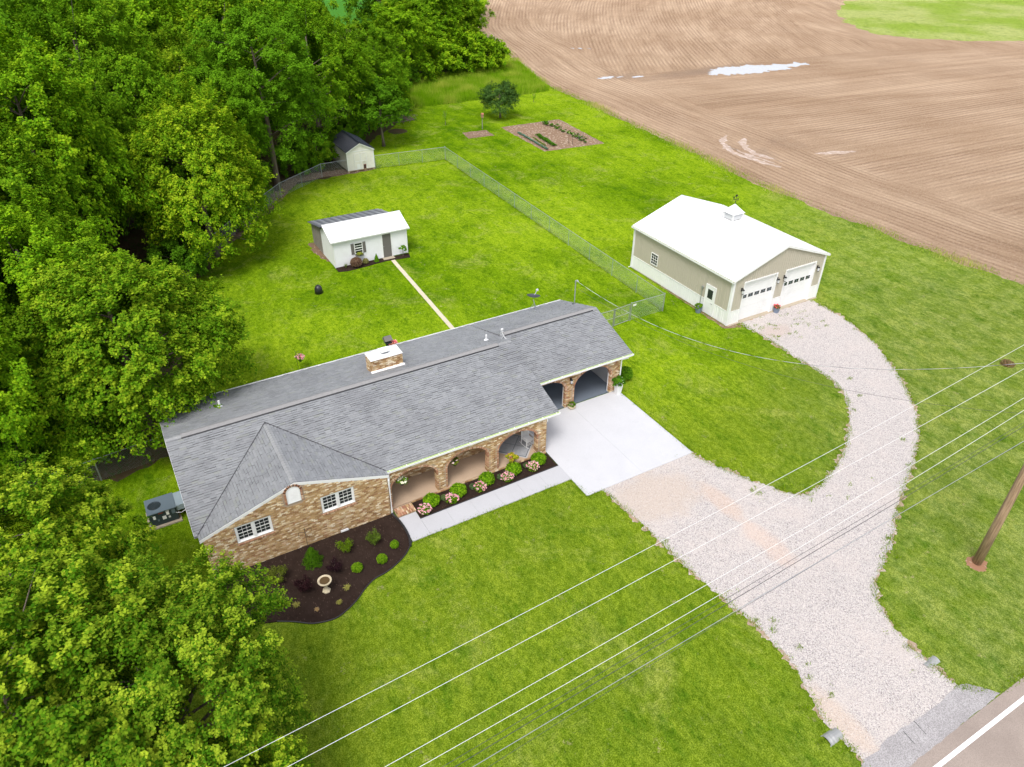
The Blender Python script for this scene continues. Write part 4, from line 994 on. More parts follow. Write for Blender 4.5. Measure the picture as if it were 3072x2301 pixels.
xg = bx0 - ov; zg = bR - dz * (bx1 - bm + ov) + .03
for sg, xg in ((-1, bx0 - ov), (1, bx1 + ov)):
    mb = MB(); a, b = sorted((xg, xg + sg * .012)); mb.box(a, b, by0 - ov, by1 + ov, zg - .13, zg - .01); a, b = sorted((xg + sg * .11, xg + sg * .125)); mb.box(a, b, by0 - ov, by1 + ov, zg - .13, zg + .005); a, b = sorted((xg + sg * .012, xg + sg * .11)); mb.box(a, b, by0 - ov, by1 + ov, zg - .13, zg - .118)
    G_ = mb.build('gutter', 'white_paint', barn); mb = MB(); mb.box(a, b, by0 - ov + .01, by1 + ov - .01, zg - .03, zg - .02); mb.build('gutter_green_strip', 'gutter_olive', G_)  # olive-green strip set in the trough
    y = by0
    while y < by1: mb = MB(); mb.box(a, b, y, y + .03, zg - .03, zg - .015); mb.build('hanger', 'white_paint', G_); y += .9
mb = MB(); mb.tube([(bx0 - .2, by1 - .1, zg - .1), (bx0 - .08, by1 - .06, zg - .3), (bx0 - .08, by1 - .06, .1), (bx0 - .25, by1 + .05, .06)], .045, 4); mb.build('downspout', 'white_paint', barn)
# cupola and weathervane
cu = bpy.data.objects.new('cupola', None); COL.objects.link(cu); cu.parent = barn; cx_, cy_ = bm, 11.72; cs = .52
mb = MB(); mb.box(cx_ - cs - .04, cx_ + cs + .04, cy_ - cs - .04, cy_ + cs + .04, 5.25, 5.62); mb.box(cx_ - cs, cx_ + cs, cy_ - cs, cy_ + cs, 5.68, 6.16)
for sx in (-1, 1):
    for sy in (-1, 1): mb.box(cx_ + sx * cs - .05, cx_ + sx * cs + .05, cy_ + sy * cs - .05, cy_ + sy * cs + .05, 5.68, 6.16)
mb.build('cupola_base', 'white_paint', cu)
mb = MB(); n_ = 4; P = [(cx_ + sx * .64, cy_ + sy * .64, 6.16) for sx, sy in ((-1, -1), (1, -1), (1, 1), (-1, 1))]; Q = [(cx_ + sx * .34, cy_ + sy * .34, 6.45) for sx, sy in ((-1, -1), (1, -1), (1, 1), (-1, 1))]; ap = (cx_, cy_, 6.82)
for i in range(4): j = (i + 1) % 4; mb.poly([P[i], P[j], Q[j], Q[i]]); mb.poly([Q[i], Q[j], ap])
mb.poly(P[::-1]); mb.build('cupola_roof', 'white_metal', cu)
for k in range(6):
    z = 5.74 + k * .066
    for (ax, d) in (('x', -1), ('y', -1)):
        mb = MB()
        if ax == 'y': mb.poly([(cx_ - .40, cy_ - cs - .028, z), (cx_ + .40, cy_ - cs - .028, z), (cx_ + .40, cy_ - cs - .004, z + .058), (cx_ - .40, cy_ - cs - .004, z + .058)]); mb.poly([(cx_ - .40, cy_ - cs - .028, z), (cx_ + .40, cy_ - cs - .028, z), (cx_ + .40, cy_ - cs - .002, z - .002), (cx_ - .40, cy_ - cs - .002, z - .002)])
        else: mb.poly([(cx_ - cs - .028, cy_ - .40, z), (cx_ - cs - .028, cy_ + .40, z), (cx_ - cs - .004, cy_ + .40, z + .058), (cx_ - cs - .004, cy_ - .40, z + .058)]); mb.poly([(cx_ - cs - .028, cy_ - .40, z), (cx_ - cs - .028, cy_ + .40, z), (cx_ - cs - .002, cy_ + .40, z - .002), (cx_ - cs - .002, cy_ - .40, z - .002)])
        mb.build('louvre_slat', 'grey_white', cu)
mb = MB(); mb.tube([(cx_, cy_, 6.78), (cx_, cy_, 7.56)], .016, 5); mb.lathe([(.02, -.04), (.045, 0), (.02, .04)], 8, (cx_, cy_, 7.0))
mb.tube([(cx_ - .22, cy_, 7.16), (cx_ + .22, cy_, 7.16)], .012, 5); mb.tube([(cx_, cy_ - .22, 7.16), (cx_, cy_ + .22, 7.16)], .012, 5)
for dx, dy in ((-.22, 0), (.22, 0), (0, -.22), (0, .22)): mb.box(cx_ + dx - .035, cx_ + dx + .035, cy_ + dy - .008, cy_ + dy + .008, 7.17, 7.25)
mb.tube([(cx_ - .30, cy_ - .05, 7.40), (cx_ + .30, cy_ + .05, 7.40)], .014, 5); mb.box(cx_ - .36, cx_ - .26, cy_ - .06, cy_ - .045, 7.34, 7.46); mb.box(cx_ - .10, cx_ + .10, cy_ - .012, cy_ + .012, 7.41, 7.54, taper=.01); mb.build('weathervane', 'black_metal', cu)
# side window and door
def sash_window(parent, x0, x1, z0, z1, mapf, cols, rows, frame='white_paint', fw_=.05, muntin=.016, gl='dark_glass'):
    Wn = bpy.data.objects.new('window', None); COL.objects.link(Wn); Wn.parent = parent
    def bx(mb, a, b, o0, o1, c, d):
        p, q = mapf(a, o0, c), mapf(b, o1, d); mb.box(min(p[0], q[0]), max(p[0], q[0]), min(p[1], q[1]), max(p[1], q[1]), min(p[2], q[2]), max(p[2], q[2]))
    mb = MB(); bx(mb, x0, x1, 0, .05, z0 - fw_, z0); bx(mb, x0, x1, 0, .05, z1, z1 + fw_); bx(mb, x0 - fw_, x0, 0, .05, z0 - fw_, z1 + fw_); bx(mb, x1, x1 + fw_, 0, .05, z0 - fw_, z1 + fw_); mb.build('frame', frame, Wn)
    mb = MB(); cw_, rh = (x1 - x0) / cols, (z1 - z0) / rows
    for i in range(1, cols): bx(mb, x0 + cw_ * i - muntin / 2, x0 + cw_ * i + muntin / 2, .012, .034, z0, z1)
    for j in range(1, rows): k = 1.8 if j == rows // 2 else 1; bx(mb, x0, x1, .012, .036, z0 + rh * j - muntin / 2 * k, z0 + rh * j + muntin / 2 * k)
    mb.build('muntins', frame, Wn)
    for i in range(cols):
        for j in range(rows): mb = MB(); bx(mb, x0 + cw_ * i, x0 + cw_ * (i + 1), .004, .014, z0 + rh * j, z0 + rh * (j + 1)); mb.build('pane', gl, Wn)
    return Wn
sash_window(barn, 14.36, 15.12, 1.46, 2.36, lambda u, o, z: (bx0 - .02 - o, u, z), 3, 4)
D_or = bpy.data.objects.new('side_door', None); COL.objects.link(D_or); D_or.parent = barn
mb = MB(); mb.box(bx0 - .07, bx0 - .02, 7.46, 7.56, .05, 2.36); mb.box(bx0 - .07, bx0 - .02, 8.46, 8.56, .05, 2.36); mb.box(bx0 - .07, bx0 - .02, 7.46, 8.56, 2.36, 2.46); mb.build('frame', 'white_paint', D_or)
mb = MB(); mb.box(bx0 - .055, bx0 - .03, 7.56, 8.46, .06, 2.36); mb.box(bx0 - .062, bx0 - .055, 7.68, 8.34, .25, 1.1); mb.build('door_leaf', 'white_paint', D_or)
mb = MB(); mb.box(bx0 - .066, bx0 - .056, 7.74, 8.28, 1.38, 2.12); mb.build('pane', 'dark_glass', D_or)
mb = MB(); mb.tube([(bx0 - .06, 7.64, 1.08), (bx0 - .12, 7.64, 1.08), (bx0 - .12, 7.76, 1.08)], .014, 5); mb.build('handle', 'black_metal', D_or)
mb = MB(); mb.tube([(bx0 - .10, 8.86, .1), (bx0 - .10, 8.86, 1.98)], .035, 6); mb.box(bx0 - .17, bx0 - .04, 8.78, 8.94, 1.9, 2.08); mb.build('conduit', 'galvanised', barn)
for x in (39.78, 43.42 + .02, 44.16, 47.82): wall_lantern(x, by0 - .03, 2.85, barn, 1.15)

# ------------------------------------------------------------------ white shed with lean-to
shed = thing('white_shed', (16.39, 29.67, 0), 'white sided shed with shuttered window, grey door and metal roof, lean-to behind', 'shed')
def at0(root):
    """parts are built in world coordinates and shifted under their root"""
    for ch in root.children:
        ch.matrix_parent_inverse = root.matrix_world.inverted() if False else Matrix.Translation(-Vector(root.location))
sx0, sx1, sy0, sy1 = 16.39, 23.09, 29.67, 32.94; sE = 2.42
mb = MB(); mb.box(sx0 + .02, sx1 - .02, sy0 + .02, sy1 - .02, .02, sE); mb.poly([(sx0 + .02, sy0 + .02, sE), (sx0 + .02, 31.42, 3.20), (sx0 + .02, sy1 - .02, sE)]); mb.poly([(sx1 - .02, sy0 + .02, sE), (sx1 - .02, 31.42, 3.20), (sx1 - .02, sy1 - .02, sE)]); mb.build('wall_core', 'white_siding', shed)
z = .06; zs = []
while z < 3.1: zs.append(z); z += .112
for z in zs:
    h = .110
    def lap(u0, u1, mp):
        mb = MB(); mb.poly([mp(u0, .030, z), mp(u1, .030, z), mp(u1, .008, z + h), mp(u0, .008, z + h)]); mb.poly([mp(u0, .0, z), mp(u1, .0, z), mp(u1, .030, z), mp(u0, .030, z)]); mb.build('siding_board', 'white_siding', shed)
    if z + h < sE + .03:
        segs = [(sx0, sx1)]
        def cut(segs, a, b):
            o_ = []
            for p, q in segs:
                if b <= p or a >= q: o_.append((p, q)); continue
                if a > p: o_.append((p, a))
                if b < q: o_.append((b, q))
            return o_
        if z < 2.2: segs = cut(segs, 20.72, 21.66)
        if .93 < z + h and z < 1.93: segs = cut(segs, 18.22, 18.96)
        for a, b in segs: lap(a, b, lambda u, o, zz__: (u, sy0 - o + .02, zz__))
        lap(sy0, sy1, lambda u, o, zz__: (sx0 - o + .02, u, zz__))
        lap(sy0, sy1, lambda u, o, zz__: (sx1 + o - .02, u, zz__))
    else:
        k = (3.2 - (z + h)) / .78 * 1.75
        if k > .1:
            for sgx, xx in ((-1, sx0), (1, sx1)): lap(31.42 - k, 31.42 + k * .85, lambda u, o, zz__: (xx + sgx * (o - .02), u, zz__))
mb = MB()
for x in (sx0 - .02, sx1 - .06): mb.box(x, x + .08, sy0 - .02, sy0 + .07, .03, sE)
mb.box(20.70, 20.80, sy0 - .025, sy0 + .02, .05, 2.20); mb.box(21.58, 21.68, sy0 - .025, sy0 + .02, .05, 2.20); mb.box(20.70, 21.68, sy0 - .03, sy0 + .02, 2.20, 2.30); build_islands(mb, 'trim', 'white_paint', shed)
dd = MB(); dd.box(20.80, 21.58, sy0 - .01, sy0 + .02, .06, 2.20)
for (a, b, c, d) in ((20.88, 21.16, 1.2, 2.0), (21.22, 21.50, 1.2, 2.0), (20.88, 21.16, .25, 1.05), (21.22, 21.50, .25, 1.05)): dd.box(a, b, sy0 - .016, sy0 - .01, c, d)
dobj = dd.build('door', 'shutter_grey', shed); hb = MB(); hb.lathe([(.03, 0), (.03, .05)], 8, (20.86, sy0 - .05, 1.05)); hb.build('handle', 'galvanised', dobj)
sash_window(shed, 18.27, 18.92, 1.0, 1.88, lambda u, o, z: (u, sy0 + .005 - o, z), 1, 4, muntin=.04)
for a, b in ((17.93, 18.20), (18.98, 19.24)):
    mb = MB(); mb.box(a, b, sy0 - .05, sy0 - .015, .94, 1.92); sh_ = mb.build('shutter', 'shutter_grey', shed)
    for k in range(9): m2 = MB(); m2.box(a + .035, b - .035, sy0 - .056, sy0 - .05, 1.0 + k * .1, 1.06 + k * .1); m2.build('slat', 'shutter_grey', sh_)
mb = MB(); mb.box(18.24, 18.94, sy0 - .22, sy0 - .03, .76, .92); wb = mb.build('window_box', 'shutter_grey', shed)
# roof sheets
def roof_sheets(parent, xa, xb, pe, pr, mat, wdt=.46, ribs=2, th=.022, name='roof_panel', col=None):
    """sheets side by side along x, each sloping from eave (y,z) to ridge (y,z)"""
    n_ = max(1, round((xb - xa) / wdt)); s_ = (xb - xa) / n_
    for i in range(n_):
        a = xa + i * s_; us = [(a, 0)]
        for k in range(ribs):
            u = a + s_ * (k + .15) / ribs; us += [(u, 0), (u + .015, th), (u + .04, th), (u + .055, 0)]
        us.append((a + s_ - .012, 0)); mb = MB()
        for (p, dp), (q, dq) in zip(us, us[1:]): mb.poly([(p, pe[0], pe[1] + dp), (q, pe[0], pe[1] + dq), (q, pr[0], pr[1] + dq), (p, pr[0], pr[1] + dp)])
        mb.poly([(a, pe[0], pe[1] - .03), (a + s_, pe[0], pe[1] - .03), (a + s_, pr[0], pr[1] - .03), (a, pr[0], pr[1] - .03)])
        mb.poly([(a, pe[0], pe[1] - .03), (a + s_, pe[0], pe[1] - .03), (a + s_, pe[0], pe[1]), (a, pe[0], pe[1])])
        mb.build(name, mat, parent)
roof_sheets(shed, sx0 - .22, sx1 + .22, (29.40, 2.45), (31.45, 3.28), 'white_metal', .30, 1)
for k_ in range(22):
    a_ = sx0 - .35 + k_ * .307; roof_sheets(shed, a_, a_ + .305, (35.65, 2.18), (31.7, 3.06), 'aged_tin' if k_ % 2 else 'aged_tin_dark', .305, 1, .03)
mb = MB(); mb.box(sx0 - .22, sx1 + .22, 31.38, 31.56, 3.24, 3.30); mb.build('ridge_cap', 'white_metal', shed)
mb = MB(); mb.box(sx0 - .2, sx1 + .2, 29.42, 29.45, 2.34, 2.43)
for x in (sx0 - .22, sx1 + .20): mb.poly([(x, 29.4, 2.42), (x, 31.45, 3.25), (x, 31.45, 3.12), (x, 29.4, 2.32)]); mb.poly([(x + .02, 29.4, 2.42), (x + .02, 31.45, 3.25), (x + .02, 31.45, 3.12), (x + .02, 29.4, 2.32)])
mb.build('fascia', 'white_paint', shed)
y = 32.98
while y < 35.5:
    mb = MB(); zt = 3.0 - (y - 31.7) * .2225 + R.uniform(-.04, 0); mb.box(sx0 - .03 + R.uniform(-.01, .01), sx0 + .0, y, y + .135, .05 + R.uniform(0, .05), zt - .02); mb.build('board', 'grey_board', shed); y += .148
mb = MB(); mb.box(sx0, sx1, 35.45, 35.48, .05, 2.15); mb.box(sx1 - .03, sx1, 32.95, 35.45, .05, 2.15); mb.build('rear_wall', 'grey_board', shed)
for x in (17.0, 19.5, 22): mb = MB(); mb.box(x, x + .09, 35.48, 35.57, 0, 2.17); mb.build('post', 'grey_board', shed)
at0(shed)
# ------------------------------------------------------------------ small shed with navy roof
sh2 = thing('garden_shed', (25.75, 52.9, 0), 'small cream board shed with steep navy metal roof and arched double doors', 'shed')
hx0, hx1, hy0, hy1 = 25.75, 28.95, 52.9, 58.3; hE, hR = 2.42, 3.22; hm = (hx0 + hx1) / 2; fz = .22
gt2 = lambda x: hE + (hR - hE) * (1 - abs(x - hm) / (hx1 - hm)) - .03
for i in range(8):
    a, b = hx0 + i * .4, hx0 + (i + 1) * .4
    mb = MB(); mb.poly([(a + .006, hy0, fz), (b - .006, hy0, fz), (b - .006, hy0, gt2(b - .006)), (a + .006, hy0, gt2(a + .006))]); mb.poly([(a, hy0 + .015, fz), (b, hy0 + .015, fz), (b, hy0 + .015, gt2(b)), (a, hy0 + .015, gt2(a))]); mb.build('wall_board', 'cream_board', sh2)
for i in range(18):
    a, b = hy0 + i * .3, hy0 + (i + 1) * .3
    mb = MB(); mb.box(hx0 - .012 + .0, hx0 + .01, a + .006, b - .006, fz, hE); mb.build('wall_board', 'cream_board', sh2)
mb = MB(); mb.box(hx0 + .012, hx1, hy0 + .02, hy1, fz, hE); mb.poly([(hx0, hy1, hE), (hm, hy1, hR), (hx1, hy1, hE)]); mb.build('wall_core', 'cream_board', sh2)
mb = MB()
for k in range(4): mb.box(hx0 + k * 1.0, hx0 + k * 1.0 + .2, hy0 + .05, hy0 + .3, 0, fz); mb.box(hx0 + k * 1.0, hx0 + k * 1.0 + .2, hy1 - .3, hy1 - .05, 0, fz)
mb.box(hx0, hx1, hy0 + .08, hy0 + .14, .1, fz); mb.build('block_base', 'tan_wood', sh2)
for sg in (-1, 1):
    xe = hm + sg * (hx1 - hm + .12); ze = hE - .06
    ns = 12; s_ = (hy1 - hy0 + .3) / ns
    for i in range(ns):
        a = hy0 - .15 + i * s_; us = [(a, 0), (a + .10, 0), (a + .12, .03), (a + .16, .03), (a + .18, 0), (a + .32, 0), (a + .34, .03), (a + .38, .03), (a + .40, 0), (a + s_ - .002, 0)]; mb = MB()
        for (p, dp), (q, dq) in zip(us, us[1:]): mb.poly([(xe, p, ze + dp), (xe, q, ze + dq), (hm, q, hR + .03 + dq), (hm, p, hR + .03 + dp)])
        mb.poly([(xe, a, ze - .04), (xe, a + s_, ze - .04), (hm, a + s_, hR - .02), (hm, a, hR - .02)]); mb.build('roof_panel', 'navy_metal', sh2)
mb = MB()
for sg in (-1, 1): mb.poly([(hm, hy0 - .16, hR + .085), (hm, hy1 + .15, hR + .085), (hm + sg * .16, hy1 + .15, hR + .0), (hm + sg * .16, hy0 - .16, hR + .0)])
mb.build('ridge_cap', 'navy_metal', sh2)
mb = MB()
for sg in (-1, 1): xe = hm + sg * (hx1 - hm + .1); m2 = MB(); m2.poly([(xe, hy0 - .14, hE - .1), (hm, hy0 - .14, hR - .02), (hm, hy0 - .14, hR - .12), (xe - sg * .03, hy0 - .14, hE - .20)]); m2.build('rake_trim', 'white_paint', sh2)
for x in (hx0 - .015, hx1 - .07): mb.box(x, x + .085, hy0 - .02, hy0 - .001, fz, hE)
mb.box(hx0 + .1, hx1 - .1, hy0 - .02, hy0 - .001, 2.28, 2.36); build_islands(mb, 'trim', 'white_paint', sh2)
for a, b in ((26.58, 27.32), (27.36, 28.10)):
    db = bpy.data.objects.new('door', None); COL.objects.link(db); db.parent = sh2
    mb = MB(); mb.box(a, b, hy0 - .03, hy0 - .004, fz + .03, 2.10); mb.build('door_leaf', 'cream_board', db)
    c = (a + b) / 2; mb = MB(); t_ = .05
    mb.box(a, a + t_, hy0 - .045, hy0 - .03, fz + .03, 1.75); mb.box(b - t_, b, hy0 - .045, hy0 - .03, fz + .03, 1.75); mb.box(a + t_, b - t_, hy0 - .045, hy0 - .03, fz + .03, fz + .09); mb.box(a + t_, b - t_, hy0 - .045, hy0 - .03, 1.15, 1.21)
    w2 = (b - a) / 2
    for k in range(8):
        t0_, t1_ = PI * k / 8, PI * (k + 1) / 8
        q = lambda r_, t__: (c + r_ * math.cos(t__), hy0 - .04, 1.75 + r_ * math.sin(t__) * .95)
        mb.poly([q(w2, t0_), q(w2, t1_), q(w2 - t_, t1_), q(w2 - t_, t0_)])
    mb.build('door_trim', 'white_paint', db)
mb = MB(); mb.box(26.85, 27.22, hy0 - .055, hy0 - .046, .28, .86); mb.build('pet_door', 'white_paint', sh2)
mb = MB(); mb.box(27.62, 27.92, hy0 - .055, hy0 - .046, .26, .76); mb.build('pet_door', 'rust_red', sh2)
mb = MB(); mb.box(27.68, 27.86, hy0 - .06, hy0 - .055, .32, .70); mb.build('pet_flap', 'black_plastic', sh2)
at0(sh2)

# ------------------------------------------------------------------ chain-link fence
simple('chain_wire', (.42, .48, .46), .5, .4, .3, var=.05)
FH = 1.5
def mesh_bay(a, b, parent, H=FH, mat='chain_wire', green=False):
    a, b = Vector((a[0], a[1], .04)), Vector((b[0], b[1], .04)); d = b - a; L = d.length; d.normalize(); n = Vector((-d.y, d.x, 0)); mb = MB(); sp = .11; r = .0023
    k = -int(H / sp) - 1
    while k * sp < L:
        for sgn in (1, -1):
            s0 = k * sp if sgn == 1 else k * sp + H
            s1 = s0 + H * sgn; z0_, z1_ = 0, H
            # clip to 0..L
            def clip(s, z, s2, z2):
                if s < 0: t_ = (0 - s) / (s2 - s) if s2 != s else 0; z = z + (z2 - z) * t_; s = 0
                if s > L: t_ = (L - s) / (s2 - s); z = z + (z2 - z) * t_; s = L
                return s, z
            if (s0 < 0 and s1 < 0) or (s0 > L and s1 > L): continue
            p = clip(s0, 0, s1, H); q = clip(s1, H, s0, 0)
            if abs(p[0] - q[0]) < .02: continue
            P, Q = a + d * p[0] + Vector((0, 0, p[1])), a + d * q[0] + Vector((0, 0, q[1]))
            e = (Q - P).normalized(); u = n * r; v = e.cross(n) * r
            c3 = [u + v * .6, -u + v * .6, -v]
            i0 = len(mb.v)
            for X in (P, Q): mb.v += [tuple(X + c_) for c_ in c3]
            for i in range(3): j = (i + 1) % 3; mb.face((i0 + i, i0 + j, i0 + 3 + j, i0 + 3 + i))
        k += 1
    return mb.build('wire_mesh', mat, parent)
def fence_run(root, pts, step=3.05, first=True, last=True, H=FH, post_mat='galvanised_green'):
    for i, (p, q) in enumerate(zip(pts, pts[1:])):
        p, q = Vector((*p, 0)), Vector((*q, 0)); L = (q - p).length; n_ = max(1, round(L / step)); d = (q - p).normalized()
        for k in range(n_):
            a, b = p + (q - p) * (k / n_), p + (q - p) * ((k + 1) / n_)
            if k > 0 or i > 0 or first:
                corner = k == 0; mb = MB(); r = .038 if corner else .024; mb.lathe([(r, -.05), (r, H + (.05 if corner else -.02))], 8, (a.x, a.y, 0))
                if corner: mb.lathe([(r + .008, H + .04), (.015, H + .085)], 8, (a.x, a.y, 0))
                mb.build('post', post_mat if not corner else 'galvanised', root)
            mesh_bay(a, b, root, H)
            mb = MB(); mb.tube([(a.x, a.y, H), (b.x, b.y, H)], .021, 6); mb.build('top_rail', 'galvanised', root)
        if last and i == len(pts) - 2: mb = MB(); mb.lathe([(.038, -.05), (.038, H + .05)], 8, (q.x, q.y, 0)); mb.build('post', 'galvanised', root)
f1 = thing('chain_link_fence', (0, 0, 0), 'long chain-link fence with green-grey posts round the back lawn to the gates', 'fence')
fence_run(f1, [(29.05, 53.0), (37.59, 52.16), (36.17, 10.1), (32.99, 10.13)], 3.4)
f2 = thing('chain_link_fence', (0, 0, 0), 'chain-link fence along the wood edge left of the back lawn, mostly under trees', 'fence')
fence_run(f2, [(25.85, 53.0), (22.7, 52.96), (17.0, 48.9), (13.0, 44.3), (7.8, 37.8), (-7.3, 14.0), (-7.4, 9.6), (-3.7, 9.95), (.25, 10.35)], 3.2)
f3 = thing('chain_link_fence', (0, 0, 0), 'short chain-link piece joining the carport wall to the double gate', 'fence')
fence_run(f3, [(26.62, 10.0), (29.75, 10.0)], 3.0)
def gate(p, q, label):
    g = thing('fence_gate', (p[0], p[1], 0), label, 'gate', 'gates of the chain-link fence'); p, q = Vector((*p, 0)), Vector((*q, 0)); d = (q - p); L = d.length; d.normalize(); a, b = p + d * .06, q - d * .04
    mb = MB()
    for z in (.09, .75, FH - .04): mb.tube([(a.x, a.y, z), (b.x, b.y, z)], .019, 6)
    for s in (a, b): mb.tube([(s.x, s.y, .09), (s.x, s.y, FH - .04)], .019, 6)
    mb.build('gate_frame', 'galvanised', g); mesh_bay(a, b, g, FH - .1)
    mb = MB(); mb.box(b.x - .03, b.x + .03, b.y - .04, b.y + .04, .95, 1.05); mb.build('latch', 'galvanised', g); at0(g)
gate((32.93, 10.13), (31.36, 9.99), 'chain-link gate leaf next to the post with the white tag')
gate((29.78, 10.0), (31.30, 9.98), 'chain-link gate leaf nearer the carport, partly behind the house roof')
mb = MB(); mb.box(33.12, 33.42, 10.08, 10.09, 1.22, 1.38); mb.build('fence_tag', 'white_paint', label='small white tag wired to the chain-link fence beside the gate', cat='tag')
for x, y in ((31.33, 9.985),): mb = MB(); mb.lathe([(.03, 0), (.03, 1.5)], 8, (x, y, 0)); mb.build('gate_post', 'galvanised', label='slim steel post where the two chain-link gates meet', cat='post')
# kennel fence behind the wood corner
# ------------------------------------------------------------------ utility pole and wires
px_, py_ = 33.2, -17.65
pole = thing('utility_pole', (px_, py_, 0), 'tall weathered wooden utility pole standing in the roadside grass', 'utility pole')
mb = MB(); mb.tube([(0, 0, -.1), (.01, 0, 3), (0, .01, 6.5), (0, 0, 12.75)], [.225, .200, .180, .13], 14); mb.build('pole', 'pole_wood', pole, smooth=True)
mb = MB(); mb.box(-.06, .06, -1.45, 1.75, 12.02, 12.16); mb.build('crossarm', 'pole_wood', pole)
ins_y = [1.55, .55, -.55, -1.10]
for yy in ins_y: mb = MB(); mb.lathe([(.02, -.05), (.05, 0), (.035, .04), (.055, .07), (.03, .13)], 10, (0, yy, 12.2)); mb.build('insulator', 'insulator', pole)
for z in (9.9, 9.0, 8.35): mb = MB(); mb.box(-.02, .13, -.2, .02, z - .06, z + .06); mb.build('bracket', 'galvanised', pole)
def wire(f, x0, x1, y, r, mat, label, cat='wire', n_=44, group=None):
    mb = MB(); pts = [(x0 + (x1 - x0) * i / n_, y, f(x0 + (x1 - x0) * i / n_)) for i in range(n_ + 1)]
    mb.tube(pts, r, 5); return mb.build('power_line', mat, label=label, cat=cat, group=group)
def fitz(pts):
    c = np.polyfit([p[0] for p in pts], [p[1] for p in pts], 2); return lambda x: float(np.polyval(c, x))
def span(pts, endz):
    f = fitz(pts); return lambda x: f(x)
WS = [('wire_white', -16.1, [(-.65, 9.78), (12.68, 10.59), (21.06, 11.31), (31.3, 12.33)], .013, 'white overhead wire farthest from the road, uppermost in the photo'),
      ('wire_white', -17.1, [(.68, 10.18), (13.25, 10.93), (19.28, 11.46), (29.61, 12.28)], .013, 'second white overhead wire counted from the house side'),
      ('wire_white', -18.2, [(2.7, 10.1), (12.94, 10.76), (21.86, 11.65), (27.74, 12.23)], .013, 'third white overhead wire counted from the house side'),
      ('wire_white', -18.75, [(3.27, 10.37), (12.97, 10.91), (20.47, 11.76), (26.67, 12.41)], .013, 'fourth white overhead wire, the one just above the dark cables'),
      ('wire_dark', -17.65, [(4.37, 7.65), (15.2, 8.55), (22.64, 9.10), (30.42, 9.76)], .011, 'upper dark cable of the close pair below the white wires'),
      ('wire_dark', -17.72, [(4.4, 7.42), (15.2, 8.36), (22.64, 8.96), (30.42, 9.62)], .015, 'lower dark cable of the close pair below the white wires'),
      ('galvanised', -17.62, [(5.34, 6.75), (15.15, 7.36), (21.13, 7.80), (31.41, 8.36)], .016, 'grey cable crossing lowest over the gravel drive toward the pole'),
      ('wire_dark', -17.60, [(5.87, 6.26), (15.21, 7.15), (21.57, 7.85), (31.49, 8.24)], .009, 'thin dark cable running beside the lowest grey cable')]
for mat, y, pts, r, lab in WS:
    f = fitz(pts); f2_ = lambda x, f=f: f(x) if x < 33.2 else f(66.4 - x); wire(f2_, -12, 78.4, y, r * (.50 if mat == 'wire_white' else .66), mat, lab, group='overhead wires along the road', n_=80)
def drop(A_, B_, sag, r, mat, label, tw=0):
    A_, B_ = Vector(A_), Vector(B_); P = []
    for i in range(61):
        t_ = i / 60; p = A_ + (B_ - A_) * t_; p.z -= 4 * sag * t_ * (1 - t_); P.append(p)
    mb = MB(); mb.tube(P, r, 5); o_ = mb.build('service_drop', mat, label=label, cat='wire')
    if tw:
        m2 = MB(); Q = []
        for i in range(241):
            t_ = i / 240; p = A_ + (B_ - A_) * t_; p.z -= 4 * sag * t_ * (1 - t_); an = t_ * 2 * PI * 17; Q.append(p + Vector((math.cos(an) * .014, 0, math.sin(an) * .014)))
        m2.tube(Q, .008, 4); m2.build('wrapped_conductor', 'wire_dark', o_)
drop((27.2, 9.12, 5.1), (px_, py_ + .1, 12.0), 3.0, .008, 'grey_white', 'twisted pale service cable from the roof mast across the lawn to the pole', 1)
drop((27.2, 9.12, 4.6), (px_, py_ + .1, 9.0), 1.95, .007, 'wire_dark', 'thin dark service line sagging from the carport roof mast to the pole')
# ------------------------------------------------------------------ culvert pipes
simple('corrugated', (.42, .42, .41), .45, .5, .5, var=.1)
for x, y, dx, r, lab in ((19.15, -20.28, -1, .30, 'corrugated metal culvert mouth in the grass left of the gravel drive'), (26.6, -20.1, 1, .24, 'half-buried pale culvert end right of the gravel drive')):
    mb = MB(); n_ = 18; zc = -.17; L_c = .9; mouth = []
    def ring_(rr, s, cut): return [(x + dx * (s + cut * (1 - math.sin(a)) * .0 - (0 if not cut else (math.sin(a) - 0) * .30)), y + rr * math.cos(a), zc + rr * math.sin(a)) for a in [2 * PI * k / n_ for k in range(n_)]]
    rs = [ring_(r, -.62, 0)] + [ring_(r + (.012 if k % 2 else 0), -.55 + k * .08, 0) for k in range(6)] + [ring_(r, .05, 1)]; ri = [ring_(r - .02, .05, 1), ring_(r - .02, -.9, 0)]
    allr = rs + ri; base = []
    for q in allr: base.append(len(mb.v)); mb.v += q
    for a_, b_ in zip(base, base[1:]):
        for k in range(n_): mb.face((a_ + k, a_ + (k + 1) % n_, b_ + (k + 1) % n_, b_ + k))
    cp_ = mb.build('culvert_pipe', 'corrugated', label=lab, cat='culvert', group=None); mb = MB(); mb.poly([(x - dx * .22 + 0 * p_[0], p_[1], p_[2]) for p_ in ring_(r - .021, 0, 0)]); mb.build('mouth_shade', 'black_plastic', cp_)  # black disc added inside as the shade of the pale pipe mouth
